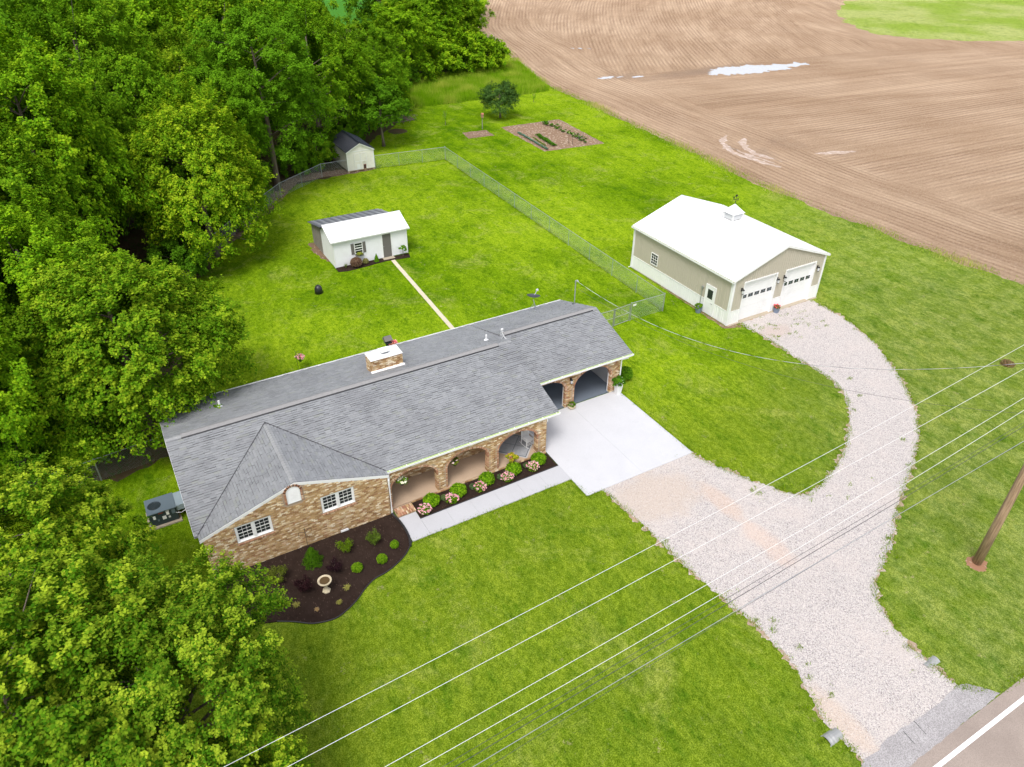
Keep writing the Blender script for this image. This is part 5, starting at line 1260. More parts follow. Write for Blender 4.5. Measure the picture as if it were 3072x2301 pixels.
# ------------------------------------------------------------------ HVAC unit
hv = thing('hvac_unit', (-1.83, 4.65, 0), 'blue-grey packaged air conditioning unit beside the left end of the house', 'air conditioner')
def bxx(name, mat, *a, parent=hv, **k): mb = MB(); mb.box(*a, **k); return mb.build(name, mat, parent)
bxx('cabinet', 'hvac_front', -1.81, -.47, 4.67, 5.83, .08, .90); bxx('base_pad', 'old_concrete', -1.95, -.35, 4.5, 5.95, 0, .07)
mb = MB(); cx_h, cy_h, rr = -1.42, 5.24, .33; n_ = 24
o4 = [(-1.84, 4.63), (-.45, 4.63), (-.45, 5.86), (-1.84, 5.86)]
ci = [(cx_h + rr * math.cos(2 * PI * k / n_), cy_h + rr * math.sin(2 * PI * k / n_), .945) for k in range(n_)]
def outer(k):
    a = 2 * PI * k / n_; dx, dy = math.cos(a), math.sin(a); t_ = min((( -.45 if dx > 0 else -1.84) - cx_h) / dx if abs(dx) > 1e-6 else 1e9, ((5.86 if dy > 0 else 4.63) - cy_h) / dy if abs(dy) > 1e-6 else 1e9); return (cx_h + dx * t_, cy_h + dy * t_, .945)
ou = [outer(k) for k in range(n_)]
for k in range(n_): mb.poly([ci[k], ou[k], ou[(k + 1) % n_], ci[(k + 1) % n_]]); mb.poly([ci[k], ci[(k + 1) % n_], (*ci[(k + 1) % n_][:2], .80), (*ci[k][:2], .80)])
for c in o4:      # fill corners
    kk = min(range(n_), key=lambda k: 0)
for i in range(4):
    cxr, cyr = o4[i]; near = [k for k in range(n_)]
    a0 = math.atan2(cyr - cy_h, cxr - cx_h) % (2 * PI); k0 = int(a0 / (2 * PI) * n_) % n_; mb.poly([ou[k0], (cxr, cyr, .945), ou[(k0 + 1) % n_]])
for i in range(4): a, b = o4[i], o4[(i + 1) % 4]; mb.poly([(*a, .945), (*b, .945), (*b, .895), (*a, .895)])
mb.build('top_panel', 'hvac_grey', hv)
fan = MB(); fan.lathe([(.06, .80), (.06, .88)], 10, (cx_h, cy_h, 0))
for k in range(3): fan.box(.05, .29, -.07, .07, 0, .006, T=Matrix.Translation((cx_h, cy_h, .84)) @ Matrix.Rotation(k * 2.1 + .5, 4, 'Z') @ Matrix.Rotation(.5, 4, 'X'))
fan.build('fan', 'grey_white', hv)
gr_ = MB()
for q in (.08, .14, .20, .26, .32): gr_.tube([(cx_h + q * math.cos(t * PI / 10), cy_h + q * math.sin(t * PI / 10), .94) for t in range(21)], .004, 4)
gr_.build('fan_grille', 'black_metal', hv)
bxx('duct_cover', 'hvac_duct', -.46, .30, 4.72, 5.80, .60, .925)
for (a, b, c, d, m_) in ((-1.62, -1.50, .52, .74, 'white_paint'), (-1.20, -1.02, .36, .58, 'white_paint'), (-.98, -.84, .58, .80, 'white_paint'), (-1.0, -.82, .83, .87, 'white_paint'), (-1.34, -1.10, .80, .825, 'red_sticker'), (-.72, -.55, .55, .84, 'hvac_grey'), (-.92, -.82, .36, .48, 'grey_white'), (-1.44, -1.36, .34, .46, 'hvac_grey')):
    bxx('label_plate', m_, a, b, 4.66, 4.668, c, d)
mb = MB(); mb.tube([(-.6, 4.7, .55), (-.3, 4.6, .5), (.2, 4.7, .62)], .018, 5); mb.build('conduit', 'grey_white', hv); at0(hv)

# ------------------------------------------------------------------ things on the roof
dz_ = lambda y: GRZ - (GRZ - EZ) / (D_ - GRY) * (y - GRY)
ds = thing('satellite_dish', (24.62, 10.4, dz_(10.4)), 'grey satellite dish on a tripod mast at the rear edge of the carport roof', 'satellite dish')
zb = dz_(10.4)
mb = MB(); mb.tube([(24.66, 10.3, zb - .01), (24.46, 10.45, 3.85)], .025, 6); mb.tube([(24.22, 10.75, dz_(10.75)), (24.48, 10.45, 3.5)], .012, 5); mb.tube([(24.72, 10.62, dz_(10.62)), (24.5, 10.45, 3.5)], .012, 5); mb.box(24.56, 24.76, 10.2, 10.4, zb - .0, zb + .03); mb.build('mast', 'galvanised', ds)
mb = MB(); nrm = Vector((.42, .55, .75)).normalized(); q_ = nrm.to_track_quat('Z', 'Y').to_matrix().to_4x4(); T = Matrix.Translation((24.49, 10.5, 3.98)) @ q_
rings = []
for (r_, z_) in ((.0, 0), (.18, .02), (.34, .07), (.48, .14)): rings.append([tuple(T @ Vector((r_ * math.cos(2 * PI * k / 20) * 1.0, r_ * .86 * math.sin(2 * PI * k / 20), z_))) for k in range(20)])
for a_, b_ in zip(rings, rings[1:]):
    for k in range(20): mb.poly([a_[k], a_[(k + 1) % 20], b_[(k + 1) % 20], b_[k]])
mb.build('reflector', 'dish_grey', ds)
mb = MB(); e_ = T @ Vector((-.25, .42, .42)); s_ = T @ Vector((0, .1, -.02)); mb.tube([T @ Vector((-.1, .38, .08)), e_], .016, 5); mb.box(e_.x - .07, e_.x + .07, e_.y - .05, e_.y + .05, e_.z - .05, e_.z + .07); mb.build('feed_arm', 'grey_white', ds); at0(ds)
an = thing('roof_antenna', (19.8, 6.0, 4.2), 'small white antenna mast on the ridge where the carport roof meets the main roof', 'antenna')
mb = MB(); mb.tube([(19.85, 6.15, 4.22), (19.62, 6.2, 4.74), (19.60, 6.2, 5.02)], .022, 6); mb.tube([(19.98, 6.05, 4.16), (19.74, 6.18, 4.46)], .014, 5); mb.tube([(19.66, 6.42, 4.16), (19.70, 6.2, 4.5)], .014, 5); mb.build('mast', 'white_paint', an)
mb = MB()
for z_ in (4.82, 4.94, 5.02): mb.tube([(19.5, 6.2, z_), (19.7, 6.2, z_ + .02)], .012, 5)
mb.box(19.56, 19.66, 6.17, 6.24, 4.95, 5.05); mb.build('element', 'white_paint', an); at0(an)

# ------------------------------------------------------------------ drain pipe, bird bath, hooks and other garden things
mb = MB(); dp = [(9.29, -.44, .16), (9.33, -.62, .09), (9.42, -1.1, .085), (9.45, -1.8, .085), (9.40, -2.4, .085), (9.22, -2.98, .085)]; cs_ = smooth_line(dp, 8); mb.tube(cs_, [.055 + (.008 if i % 2 else 0) for i in range(len(cs_))], 8); mb.build('drain_pipe', 'black_plastic', label='black corrugated drain pipe running from the white downspout to the lawn', cat='pipe')
bb = thing('bird_bath', (4.68, -3.62, .05), 'round stone bird bath on a pedestal in the dark mulch bed', 'bird bath')
mb = MB(); mb.lathe([(.20, 0), (.20, .05), (.13, .12), (.08, .2), (.075, .42), (.11, .52), (.14, .56)], 6); mb.build('pedestal', 'stone', bb)
mb = MB(); mb.lathe([(.14, .56), (.28, .62), (.33, .70), (.33, .74), (.29, .75), (.23, .70), (.0, .66)], 20); mb.build('bowl', 'stone', bb, smooth=False)
mb = MB(); mb.lathe([(.0, .715), (.235, .716)], 20); mb.build('water', 'basin_water', bb)
def hook(root, h, arms, r=.012):
    mb = MB(); mb.tube([(0, 0, 0), (0, 0, h)], r, 5)
    for dx, dy, hh in arms:
        P = [(0, 0, h - .25), (dx * .5, dy * .5, hh + .1), (dx * .9, dy * .9, hh + .12), (dx, dy, hh), (dx * .92, dy * .92, hh - .06)]; mb.tube(smooth_line(P, 4), r * .8, 5)
    return mb
sk = thing('plant_hook', (4.72, -.66, .05), 'thin dark shepherd hook with three arms against the brick gable', 'plant hook')
hook(sk, 1.36, [(-.33, -.02, 1.16), (.33, .0, 1.20), (.02, -.28, 1.1)]).build('hook', 'black_metal', sk)
mb = MB(); mb.tube([(-.33, -.02, 1.1), (-.33, -.02, .95), (-.25, -.02, .9)], .008, 4); mb.lathe([(.02, 0), (.03, .04), (.01, .08)], 6, (0, 0, 1.36)); mb.build('finial', 'black_metal', sk)
cb = thing('compost_bin', (13.73, 25.97, 0), 'black domed compost bin standing alone on the back lawn', 'compost bin')
mb = MB(); mb.lathe([(.33, 0), (.31, .35), (.28, .5), (.18, .64), (.06, .69), (.0, .70)], 20); mb.build('drum', 'black_plastic', cb, smooth=True); mb = MB(); mb.lathe([(.05, .69), (.06, .73), (.0, .735)], 10); mb.build('lid_knob', 'black_plastic', cb)
bf = thing('bird_feeder', (14.62, 13.0, 0), 'dark roofed bird feeder on a pole just behind the chimney', 'bird feeder')
mb = MB(); mb.tube([(0, 0, 0), (0, 0, 1.95)], .03, 6); mb.build('pole', 'galvanised', bf)
mb = MB(); mb.box(-.22, .22, -.2, .2, 1.92, 1.98); mb.box(-.16, .16, -.14, .14, 1.98, 2.18); mb.lathe([(.14, 1.72), (.2, 1.92)], 8); mb.build('feeder_box', 'hvac_front', bf)
mb = MB(); mb.poly([(-.28, -.27, 2.18), (.28, -.27, 2.18), (.24, .02, 2.44), (-.24, .02, 2.44)]); mb.poly([(-.28, .27, 2.18), (.28, .27, 2.18), (.24, .02, 2.44), (-.24, .02, 2.44)][::-1]); mb.poly([(-.28, -.27, 2.18), (-.24, .02, 2.44), (-.28, .27, 2.18)]); mb.poly([(.28, -.27, 2.18), (.24, .02, 2.44), (.28, .27, 2.18)]); mb.box(-.28, .28, -.27, .27, 2.165, 2.18); mb.build('feeder_roof', 'shutter_grey', bf)
bh = thing('birdhouse', (47.68, 61.72, 0), 'red-topped birdhouse on a post beside the small dirt patch', 'birdhouse')
mb = MB(); mb.tube([(0, 0, 0), (0, 0, 1.5)], .045, 6); mb.build('post', 'grey_board', bh)
mb = MB(); mb.box(-.13, .13, -.13, .13, 1.5, 1.95); mb.build('box', 'cedar', bh); mb = MB(); mb.poly([(-.18, -.18, 1.93), (.18, -.18, 1.93), (.18, 0, 2.1), (-.18, 0, 2.1)]); mb.poly([(-.18, .18, 1.93), (.18, .18, 1.93), (.18, 0, 2.1), (-.18, 0, 2.1)]); mb.build('roof', 'terracotta', bh)
# porch: rug, rocking chair
rug = thing('porch_rug', (17.75, 1.3, PF), 'grey slate-pattern rug laid diagonally on the porch floor under the right arch', 'rug', rz=.78)
T = Matrix.Identity(4); mb = MB(); mb.box(-.98, .98, -.98, .98, .0, .006); mb.build('border', 'rug_border', rug)
for i in range(2):
    for j in range(2):
        mb = MB(); mb.box(-.86 + i * .87, -.86 + i * .87 + .84, -.86 + j * .87, -.86 + j * .87 + .84, .006, .012); tl = mb.build('tile', 'rug_slate', rug)
mb = MB(); mb.box(-.9, .9, -.9, .9, .006, .009); mb.build('joint', 'rug_line', rug)
ch = thing('rocking_chair', (18.42, .98, PF), 'white wooden rocking chair on the porch inside the right arch', 'chair', rz=.15)
mb = MB(); mb.box(-.27, .27, -.26, .26, .40, .43); mb.build('seat', 'white_paint', ch)
for k in range(6): mb = MB(); mb.box(-.24 + k * .085, -.24 + k * .085 + .055, .25, .27, .43, 1.05); mb.build('back_slat', 'white_paint', ch)
mb = MB(); mb.box(-.28, .28, .24, .28, 1.05, 1.13); mb.build('top_rail', 'white_paint', ch)
for sx in (-1, 1):
    mb = MB(); mb.tube([(sx * .27, .42, .10), (sx * .27, .2, .03), (sx * .27, -.1, .02), (sx * .27, -.42, .09)], .02, 5); mb.build('rocker', 'white_paint', ch)
    for yy in (-.22, .25): mb = MB(); mb.box(sx * .27 - .02, sx * .27 + .02, yy - .02, yy + .02, .03, .66 if yy < 0 else 1.1); mb.build('leg', 'white_paint', ch)
    mb = MB(); mb.box(sx * .27 - .04, sx * .27 + .04, -.28, .26, .64, .67); mb.build('armrest', 'white_paint', ch)
for k in range(3): mb = MB(); mb.box(-.25, .25, -.235, -.215, .12 + k * .10, .15 + k * .10); mb.build('stretcher', 'white_paint', ch)
# ------------------------------------------------------------------ foliage
def unit(n, rng):
    v = rng.normal(size=(n, 3)); return v / np.linalg.norm(v, axis=1, keepdims=True)
def leaf_mesh(name, C, N, size, cols, rng, droop=.25, aspect=.62):
    """C centres, N leaf normals, each leaf a folded rhomb of two triangles"""
    n = len(C); N = N / np.linalg.norm(N, axis=1, keepdims=True)
    r = rng.normal(size=(n, 3)); A = np.cross(N, r); A /= np.linalg.norm(A, axis=1, keepdims=True); B = np.cross(N, A)
    s = size * rng.uniform(.65, 1.25, (n, 1)) if np.isscalar(size) else size[:, None] * rng.uniform(.65, 1.25, (n, 1))
    tip = C + A * s - N * s * droop; base = C - A * s * .7; l = C + B * s * aspect - N * s * droop * .8; q = C - B * s * aspect - N * s * droop * .8
    V = np.stack([base, l, tip, q], 1).reshape(-1, 3); i = np.arange(n) * 4
    F = np.stack([np.stack([i, i + 1, i + 2], 1), np.stack([i, i + 2, i + 3], 1)], 1).reshape(-1, 3)
    me = bpy.data.meshes.new(name); me.vertices.add(len(V)); me.vertices.foreach_set('co', V.astype(np.float32).ravel())
    me.loops.add(F.size); me.loops.foreach_set('vertex_index', F.astype(np.int32).ravel()); me.polygons.add(len(F)); me.polygons.foreach_set('loop_start', np.arange(0, F.size, 3, dtype=np.int32)); me.update(calc_edges=True)
    at = me.attributes.new('c', 'FLOAT_COLOR', 'POINT'); cc = np.repeat(np.concatenate([cols, np.ones((n, 1))], 1), 4, 0); at.data.foreach_set('color', cc.astype(np.float32).ravel())
    return me
def mixc(t, a, b): return np.array(a)[None] * (1 - t[:, None]) + np.array(b)[None] * t[:, None]
DARK, MIDG, LITE, YOUNG = (.048, .155, .006), (.125, .300, .009), (.215, .430, .012), (.44, .60, .022)
def crown(name, rad, hgt, nclump, nleaf, lsize, seed, young=.35, zc=0, pal=(DARK, MIDG, LITE, YOUNG), flat=.62, csize=(.16, .26), lobes=1.0, shoots=False):
    """crown ellipsoid (rad, rad, hgt/2) centred on z=zc, made of leafy clumps; returns mesh and clump centres"""
    rng = np.random.default_rng(seed); sp = rng.uniform(0, 100, 3)
    d = unit(nclump * 3, rng); d = d[d[:, 2] > -.72][:nclump]; m = len(d)
    rr = rng.uniform(.42, 1.0, m) ** .38
    wob = np.array([1 + lobes * .34 * noise.noise(Vector(v * 1.6 + sp)) + lobes * .16 * noise.noise(Vector(v * 4.1 + sp)) for v in d])
    cc = d * (rr * wob)[:, None] * np.array([rad, rad, hgt / 2])[None]; cc[:, 2] += zc
    cr = rng.uniform(csize[0], csize[1], m) * rad
    tone = rng.uniform(0, 1, m)
    w_ = cr ** 2 * (.5 + .8 * (d[:, 2] > -.2)); w_ /= w_.sum(); k = rng.choice(m, nleaf, p=w_)
    u = unit(nleaf, rng); u[:, 2] = np.where(rng.uniform(size=nleaf) < .72, np.abs(u[:, 2]), u[:, 2]); sh = rng.uniform(.0, 1, nleaf) ** .33
    # every clump is a spray of leafy shoots reaching outward and up
    if shoots:
        ns = 7; sdir = unit(m * ns, rng) * .75 + np.repeat(d, ns, 0) * .65 + np.array([0, 0, .45]); sdir /= np.linalg.norm(sdir, axis=1, keepdims=True); slen = np.repeat(cr, ns) * rng.uniform(.7, 1.7, m * ns)
        so = np.repeat(cc, ns, 0) + unit(m * ns, rng) * (np.repeat(cr, ns) * .45)[:, None]; j = k * ns + rng.integers(0, ns, nleaf); t = rng.uniform(0, 1, nleaf) ** .8; sw = cr[k] * (.34 * (1 - t) + .12)
        P = so[j] + sdir[j] * (t * slen[j])[:, None] + rng.normal(size=(nleaf, 3)) * (sw * .75)[:, None]; P[:, 2] -= (t * slen[j]) ** 2 * .22 * np.hypot(sdir[j][:, 0], sdir[j][:, 1]); sh = t; u = sdir[j]
        Nn = sdir[j] * .35 + d[k] * .65 + rng.normal(size=(nleaf, 3)) * .42 + np.array([0, 0, .95])
    else:
        P = cc[k] + u * (sh * cr[k])[:, None] * np.array([1, 1, flat])[None]
        P[:, 2] -= (np.hypot(u[:, 0], u[:, 1]) * sh * cr[k]) ** 1.3 * .18
        Nn = u * .9 + d[k] * .35 + rng.normal(size=(nleaf, 3)) * .55 + np.array([0, 0, .65])
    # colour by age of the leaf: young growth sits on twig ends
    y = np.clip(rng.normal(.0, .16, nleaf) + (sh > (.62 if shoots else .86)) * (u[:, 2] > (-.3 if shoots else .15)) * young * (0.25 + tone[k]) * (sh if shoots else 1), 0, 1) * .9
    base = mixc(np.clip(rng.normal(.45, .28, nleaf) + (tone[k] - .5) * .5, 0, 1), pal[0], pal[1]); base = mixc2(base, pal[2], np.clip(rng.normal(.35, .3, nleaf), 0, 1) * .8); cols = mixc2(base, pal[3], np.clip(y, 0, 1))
    return leaf_mesh(name, P, Nn, lsize, cols, rng), cc, cr
def mixc2(base, b, t): return base * (1 - t[:, None]) + np.array(b)[None] * t[:, None]
def trunk_mesh(name, h0, cc, rng, r0=.22, nl=16, lean=.4, bark_top=None):
    """tapered trunk from z=0 with limbs reaching to some clump centres"""
    mb = MB(); top = float(cc[:, 2].max()) * .82; P = []; n_ = 7
    dx, dy = rng.uniform(-lean, lean, 2)
    for i in range(n_ + 1):
        t = i / n_; P.append(Vector((dx * t * t + .12 * math.sin(t * 5 + dx * 9), dy * t * t + .12 * math.sin(t * 4 + dy * 7), top * t)))
    mb.tube(P, [r0 * (1.35 if i == 0 else 1) * (1 - .82 * i / n_) + .02 for i in range(n_ + 1)], 8)
    idx = rng.choice(len(cc), min(nl, len(cc)), replace=False)
    for j in idx:
        c = Vector(cc[j]); t = min(.92, max(h0 / top, (c.z - .35 * math.hypot(c.x, c.y)) / top)); i = t * n_; a = P[int(i)].lerp(P[min(n_, int(i) + 1)], i - int(i)); m_ = a.lerp(c, .5) + Vector((rng.uniform(-.2, .2), rng.uniform(-.2, .2), .25))
        rb_ = r0 * (1 - .8 * t) * .55; mb.tube([a, m_, c], [rb_, rb_ * .6, .015], 5, cap=False)
    me = mb.mesh(name, True); me.materials.append(MATS['bark']); return me
CROWNS = {}
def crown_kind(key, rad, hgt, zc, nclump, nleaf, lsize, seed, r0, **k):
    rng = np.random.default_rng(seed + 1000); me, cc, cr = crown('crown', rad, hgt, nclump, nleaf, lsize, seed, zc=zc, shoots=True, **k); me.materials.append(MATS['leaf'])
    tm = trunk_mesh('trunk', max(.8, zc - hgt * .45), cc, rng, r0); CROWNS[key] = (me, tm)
YG = ((.036, .120, .005), (.115, .275, .008), (.205, .400, .012), (.48, .60, .028))
DG = ((.046, .145, .007), (.110, .265, .010), (.185, .385, .014), (.16, .33, .016))
NG = ((.022, .090, .004), (.080, .215, .007), (.155, .330, .012), (.46, .58, .034))
# near maples: fine leaves
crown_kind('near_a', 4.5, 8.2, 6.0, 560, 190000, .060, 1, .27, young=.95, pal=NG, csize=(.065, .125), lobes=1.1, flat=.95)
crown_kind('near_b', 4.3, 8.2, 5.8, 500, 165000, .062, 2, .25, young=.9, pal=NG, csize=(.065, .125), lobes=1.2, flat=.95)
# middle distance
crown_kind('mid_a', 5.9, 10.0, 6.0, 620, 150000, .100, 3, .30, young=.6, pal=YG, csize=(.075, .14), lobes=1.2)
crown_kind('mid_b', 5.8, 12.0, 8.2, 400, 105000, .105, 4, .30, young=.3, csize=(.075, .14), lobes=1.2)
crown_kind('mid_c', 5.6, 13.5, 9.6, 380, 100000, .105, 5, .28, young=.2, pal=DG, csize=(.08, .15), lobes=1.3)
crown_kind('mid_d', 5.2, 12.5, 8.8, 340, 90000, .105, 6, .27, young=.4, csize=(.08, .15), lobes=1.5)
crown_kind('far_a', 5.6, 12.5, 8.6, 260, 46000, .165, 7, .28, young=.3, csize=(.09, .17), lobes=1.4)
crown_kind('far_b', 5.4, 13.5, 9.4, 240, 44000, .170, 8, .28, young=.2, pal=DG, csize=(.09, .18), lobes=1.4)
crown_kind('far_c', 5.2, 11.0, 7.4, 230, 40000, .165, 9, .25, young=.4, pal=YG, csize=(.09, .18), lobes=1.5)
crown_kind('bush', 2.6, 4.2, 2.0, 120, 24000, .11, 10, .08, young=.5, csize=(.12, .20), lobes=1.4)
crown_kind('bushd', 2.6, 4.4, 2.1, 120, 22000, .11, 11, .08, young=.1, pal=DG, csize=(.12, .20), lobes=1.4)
def tree(kind, x, y, s, rz, label, cat='tree', group=None, name='maple_tree', sz=None, z=0):
    me, tm = CROWNS[kind]; t = thing(name, (x, y, z), label, cat, group, rz); t.scale = (s, s, sz or s)
    link('crown', me, None, t); link('trunk', tm, None, t); return t
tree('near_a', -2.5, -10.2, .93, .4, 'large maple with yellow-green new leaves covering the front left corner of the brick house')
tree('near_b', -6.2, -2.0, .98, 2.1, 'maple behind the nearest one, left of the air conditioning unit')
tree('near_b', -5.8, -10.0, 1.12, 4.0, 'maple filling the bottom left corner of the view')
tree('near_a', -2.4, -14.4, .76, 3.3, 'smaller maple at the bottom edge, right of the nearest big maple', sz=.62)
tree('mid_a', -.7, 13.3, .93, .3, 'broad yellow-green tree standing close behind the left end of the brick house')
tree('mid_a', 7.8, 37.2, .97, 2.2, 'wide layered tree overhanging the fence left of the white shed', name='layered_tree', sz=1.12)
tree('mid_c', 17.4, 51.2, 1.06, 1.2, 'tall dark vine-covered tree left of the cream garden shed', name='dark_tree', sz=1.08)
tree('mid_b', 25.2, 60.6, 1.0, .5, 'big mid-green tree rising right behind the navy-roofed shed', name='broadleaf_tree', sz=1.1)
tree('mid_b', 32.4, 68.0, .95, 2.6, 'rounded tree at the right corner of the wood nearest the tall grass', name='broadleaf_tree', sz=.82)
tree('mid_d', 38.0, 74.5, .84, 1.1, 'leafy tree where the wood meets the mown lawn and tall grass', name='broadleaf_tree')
WG = 'trees of the wood beside the yard'
special = [(-.35, -8.5), (-5.6, -2.2), (-5.6, -10), (.6, 12.6), (8.6, 36.6), (17.4, 51.2), (25.2, 60.6), (31.8, 68), (38, 74.5)]
pts = []
def edge_x(y):   # right-hand edge of the wood
    E = [(8, -6.5), (14, -6.0), (20, -2.2), (28, 1.6), (36, 4.8), (44, 9.6), (52, 16.0), (60, 22), (68, 29), (76, 36), (84, 44), (92, 52), (100, 60), (110, 66), (120, 71), (135, 78), (150, 80)]
    for (a, xa), (b, xb) in zip(E, E[1:]):
        if a <= y <= b: return xa + (xb - xa) * (y - a) / (b - a)
    return 90 if y > 150 else -8
rr_ = random.Random(22)
y = 11.0
while y < 215:
    sp = 7.8 if y < 70 else (8.8 if y < 120 else 10.5)
    x = -22 + rr_.uniform(0, 4)
    xm = edge_x(y) if y < 150 else 34
    while x < xm:
        X, Y = x + rr_.uniform(-1.6, 1.6), y + rr_.uniform(-1.8, 1.8)
        x += sp
        if any(math.hypot(X - a, Y - b) < 5.2 for a, b in special): continue
        if Y > 78 and abs(X - (.57 + 65.4 * (Y + 27.7) / 207.7)) < (8.5 if Y > 90 else 5.5): continue
        if 132 < Y and X > 36: continue
        if 118 < Y and 40 < X < 84 and X + .35 * Y > 93 and X - .35 * Y > -2: 
            continue
        pts.append((X, Y))
    y += sp * .92
for i, (X, Y) in enumerate(pts):
    far = Y > 66
    kind = rr_.choice(('far_a', 'far_b', 'far_c', 'far_a')) if far else rr_.choice(('mid_b', 'mid_c', 'mid_d', 'mid_b', 'mid_a', 'mid_d'))
    edge = edge_x(Y) - X if Y < 150 else 20
    s = rr_.uniform(.85, 1.12) * (.86 if edge < 5 else 1.0); sz = s * rr_.uniform(.9, 1.2) * (1.0 if edge < 5 else 1.12)
    tone = {'a': 'light green', 'b': 'mid-green', 'c': 'dark green', 'd': 'fresh green'}[kind[-1]] if not far else {'a': 'mid-green', 'b': 'dark green', 'c': 'yellow-green'}[kind[-1]]
    row_ = 'left of the brick house' if Y < 20 else 'level with the white shed' if Y < 36 else 'between white and cream sheds' if Y < 52 else 'level with the cream shed' if Y < 66 else 'behind the cream shed' if Y < 92 else 'far off near the top edge'
    side_ = 'lawn side' if edge < 7 else 'middle' if X > 0 else 'left edge'
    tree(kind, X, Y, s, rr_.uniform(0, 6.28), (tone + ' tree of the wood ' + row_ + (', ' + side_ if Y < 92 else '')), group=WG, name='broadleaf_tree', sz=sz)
byl = {}
for o in list(COL.objects):
    if o.get('group') == WG: byl.setdefault(o['label'], []).append(o)
for lab, os_ in byl.items():
    if len(os_) > 1:
        os_.sort(key=lambda o: (Vector(o.location) - CAMP).length)
        for o, w_ in zip(os_, ('nearest', 'second', 'third', 'fourth', 'fifth', 'sixth', 'seventh', 'eighth', 'ninth', 'tenth')[:len(os_)] if len(os_) < 11 else [''] * len(os_)):
            if w_: o['label'] = w_ + ' ' + lab.replace(' of the wood', ' in the wood')
# understory along the edges, shrubs by the field
US = 'undergrowth bushes along the wood edge'
for i, (X, Y, s) in enumerate(((-4.2, 12.4, .8), (-5.5, 15.5, .9), (-3.2, 19, .9), (-.6, 24, .9), (2.2, 29, .85), (4.6, 33.6, .8), (10.2, 42.8, .75), (12.8, 46.6, .8), (14.2, 48.4, .7), (20.5, 55.6, .8), (23.5, 57.2, .9), (29.6, 63.2, .8), (34, 68.5, .8), (37.8, 71.8, .75), (41.0, 75.2, .75), (41.5, 79.5, .9), (44, 84, 1.0), (47.0, 88.2, 1.0),
                                (-8, 24, 1.0), (-3, 31, 1.0), (-6.8, 17.6, 1.0), (-8.0, 12.0, .9), (-4.5, 36, 1))):
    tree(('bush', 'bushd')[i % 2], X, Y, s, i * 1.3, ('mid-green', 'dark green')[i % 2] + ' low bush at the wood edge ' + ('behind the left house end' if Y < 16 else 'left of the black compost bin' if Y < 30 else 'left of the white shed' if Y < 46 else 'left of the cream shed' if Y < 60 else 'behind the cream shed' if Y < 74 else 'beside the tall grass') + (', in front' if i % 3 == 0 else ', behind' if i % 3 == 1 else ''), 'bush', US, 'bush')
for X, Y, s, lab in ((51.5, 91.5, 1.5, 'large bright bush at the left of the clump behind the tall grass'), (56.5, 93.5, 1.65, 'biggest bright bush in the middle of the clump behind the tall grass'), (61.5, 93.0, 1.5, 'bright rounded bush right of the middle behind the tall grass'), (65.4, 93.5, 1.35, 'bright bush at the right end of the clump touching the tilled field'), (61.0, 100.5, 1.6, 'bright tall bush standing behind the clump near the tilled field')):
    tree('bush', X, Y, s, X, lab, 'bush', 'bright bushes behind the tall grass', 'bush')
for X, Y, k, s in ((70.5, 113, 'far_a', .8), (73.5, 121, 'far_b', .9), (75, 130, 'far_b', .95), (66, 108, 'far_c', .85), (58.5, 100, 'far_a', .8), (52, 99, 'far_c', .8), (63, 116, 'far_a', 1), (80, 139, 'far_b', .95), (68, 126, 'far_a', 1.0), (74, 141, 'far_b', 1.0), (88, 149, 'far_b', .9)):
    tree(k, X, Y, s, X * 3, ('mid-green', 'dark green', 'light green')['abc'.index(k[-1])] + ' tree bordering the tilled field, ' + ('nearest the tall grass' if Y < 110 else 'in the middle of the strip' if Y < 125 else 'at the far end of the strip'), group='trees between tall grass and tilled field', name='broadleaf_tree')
# lawn tree, shed tree and saplings
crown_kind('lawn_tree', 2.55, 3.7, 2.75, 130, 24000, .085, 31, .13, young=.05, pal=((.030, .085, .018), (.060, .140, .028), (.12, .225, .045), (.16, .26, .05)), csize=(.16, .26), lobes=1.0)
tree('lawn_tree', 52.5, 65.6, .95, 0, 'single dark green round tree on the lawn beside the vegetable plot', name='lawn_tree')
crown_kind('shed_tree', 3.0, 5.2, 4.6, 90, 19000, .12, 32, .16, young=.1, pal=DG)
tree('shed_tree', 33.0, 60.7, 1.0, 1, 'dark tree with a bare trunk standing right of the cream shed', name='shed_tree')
def sapling(x, y, h, label, nleaf=260, spread=.35):
    rng = np.random.default_rng(int(x * 10)); t = thing('sapling', (x, y, 0), label, 'sapling', 'young trees on the mown lawn'); mb = MB(); mb.tube([(0, 0, 0), (.03, 0, h * .5), (0, .02, h)], [.03, .02, .008], 5); tips = []
    for k in range(9):
        a = rng.uniform(0, 6.28); z0_ = h * rng.uniform(.3, .8); tp = (spread * math.cos(a), spread * math.sin(a), min(h * 1.02, z0_ + h * .3)); mb.tube([(0, 0, z0_), (tp[0] * .6, tp[1] * .6, z0_ + .1 * h), tp], .008, 4, cap=False); tips.append(tp)
    mb.build('stem', 'bark', t)
    C_ = np.array(tips)[rng.integers(0, 9, nleaf)] * rng.uniform(.5, 1.0, (nleaf, 1)) + rng.normal(size=(nleaf, 3)) * .06; C_[:, 2] = np.clip(C_[:, 2], h * .35, h * 1.05)
    me = leaf_mesh('leaves', C_, rng.normal(size=(nleaf, 3)) + [0, 0, .6], .05, mixc(rng.uniform(0, 1, nleaf), MIDG, LITE), rng); me.materials.append(MATS['leaf']); link('leaves', me, None, t); return t
sapling(44.19, 65.92, 1.9, 'thin young sapling on the lawn left of the birdhouse')
sapling(61.4, 71.0, 1.3, 'tiny sapling on the lawn near the tall grass and the tilled field')
sapling(24.2, 33.8 + 2, 1.8, 'bare thin sapling rising behind the lean-to of the white shed', 30, .15)
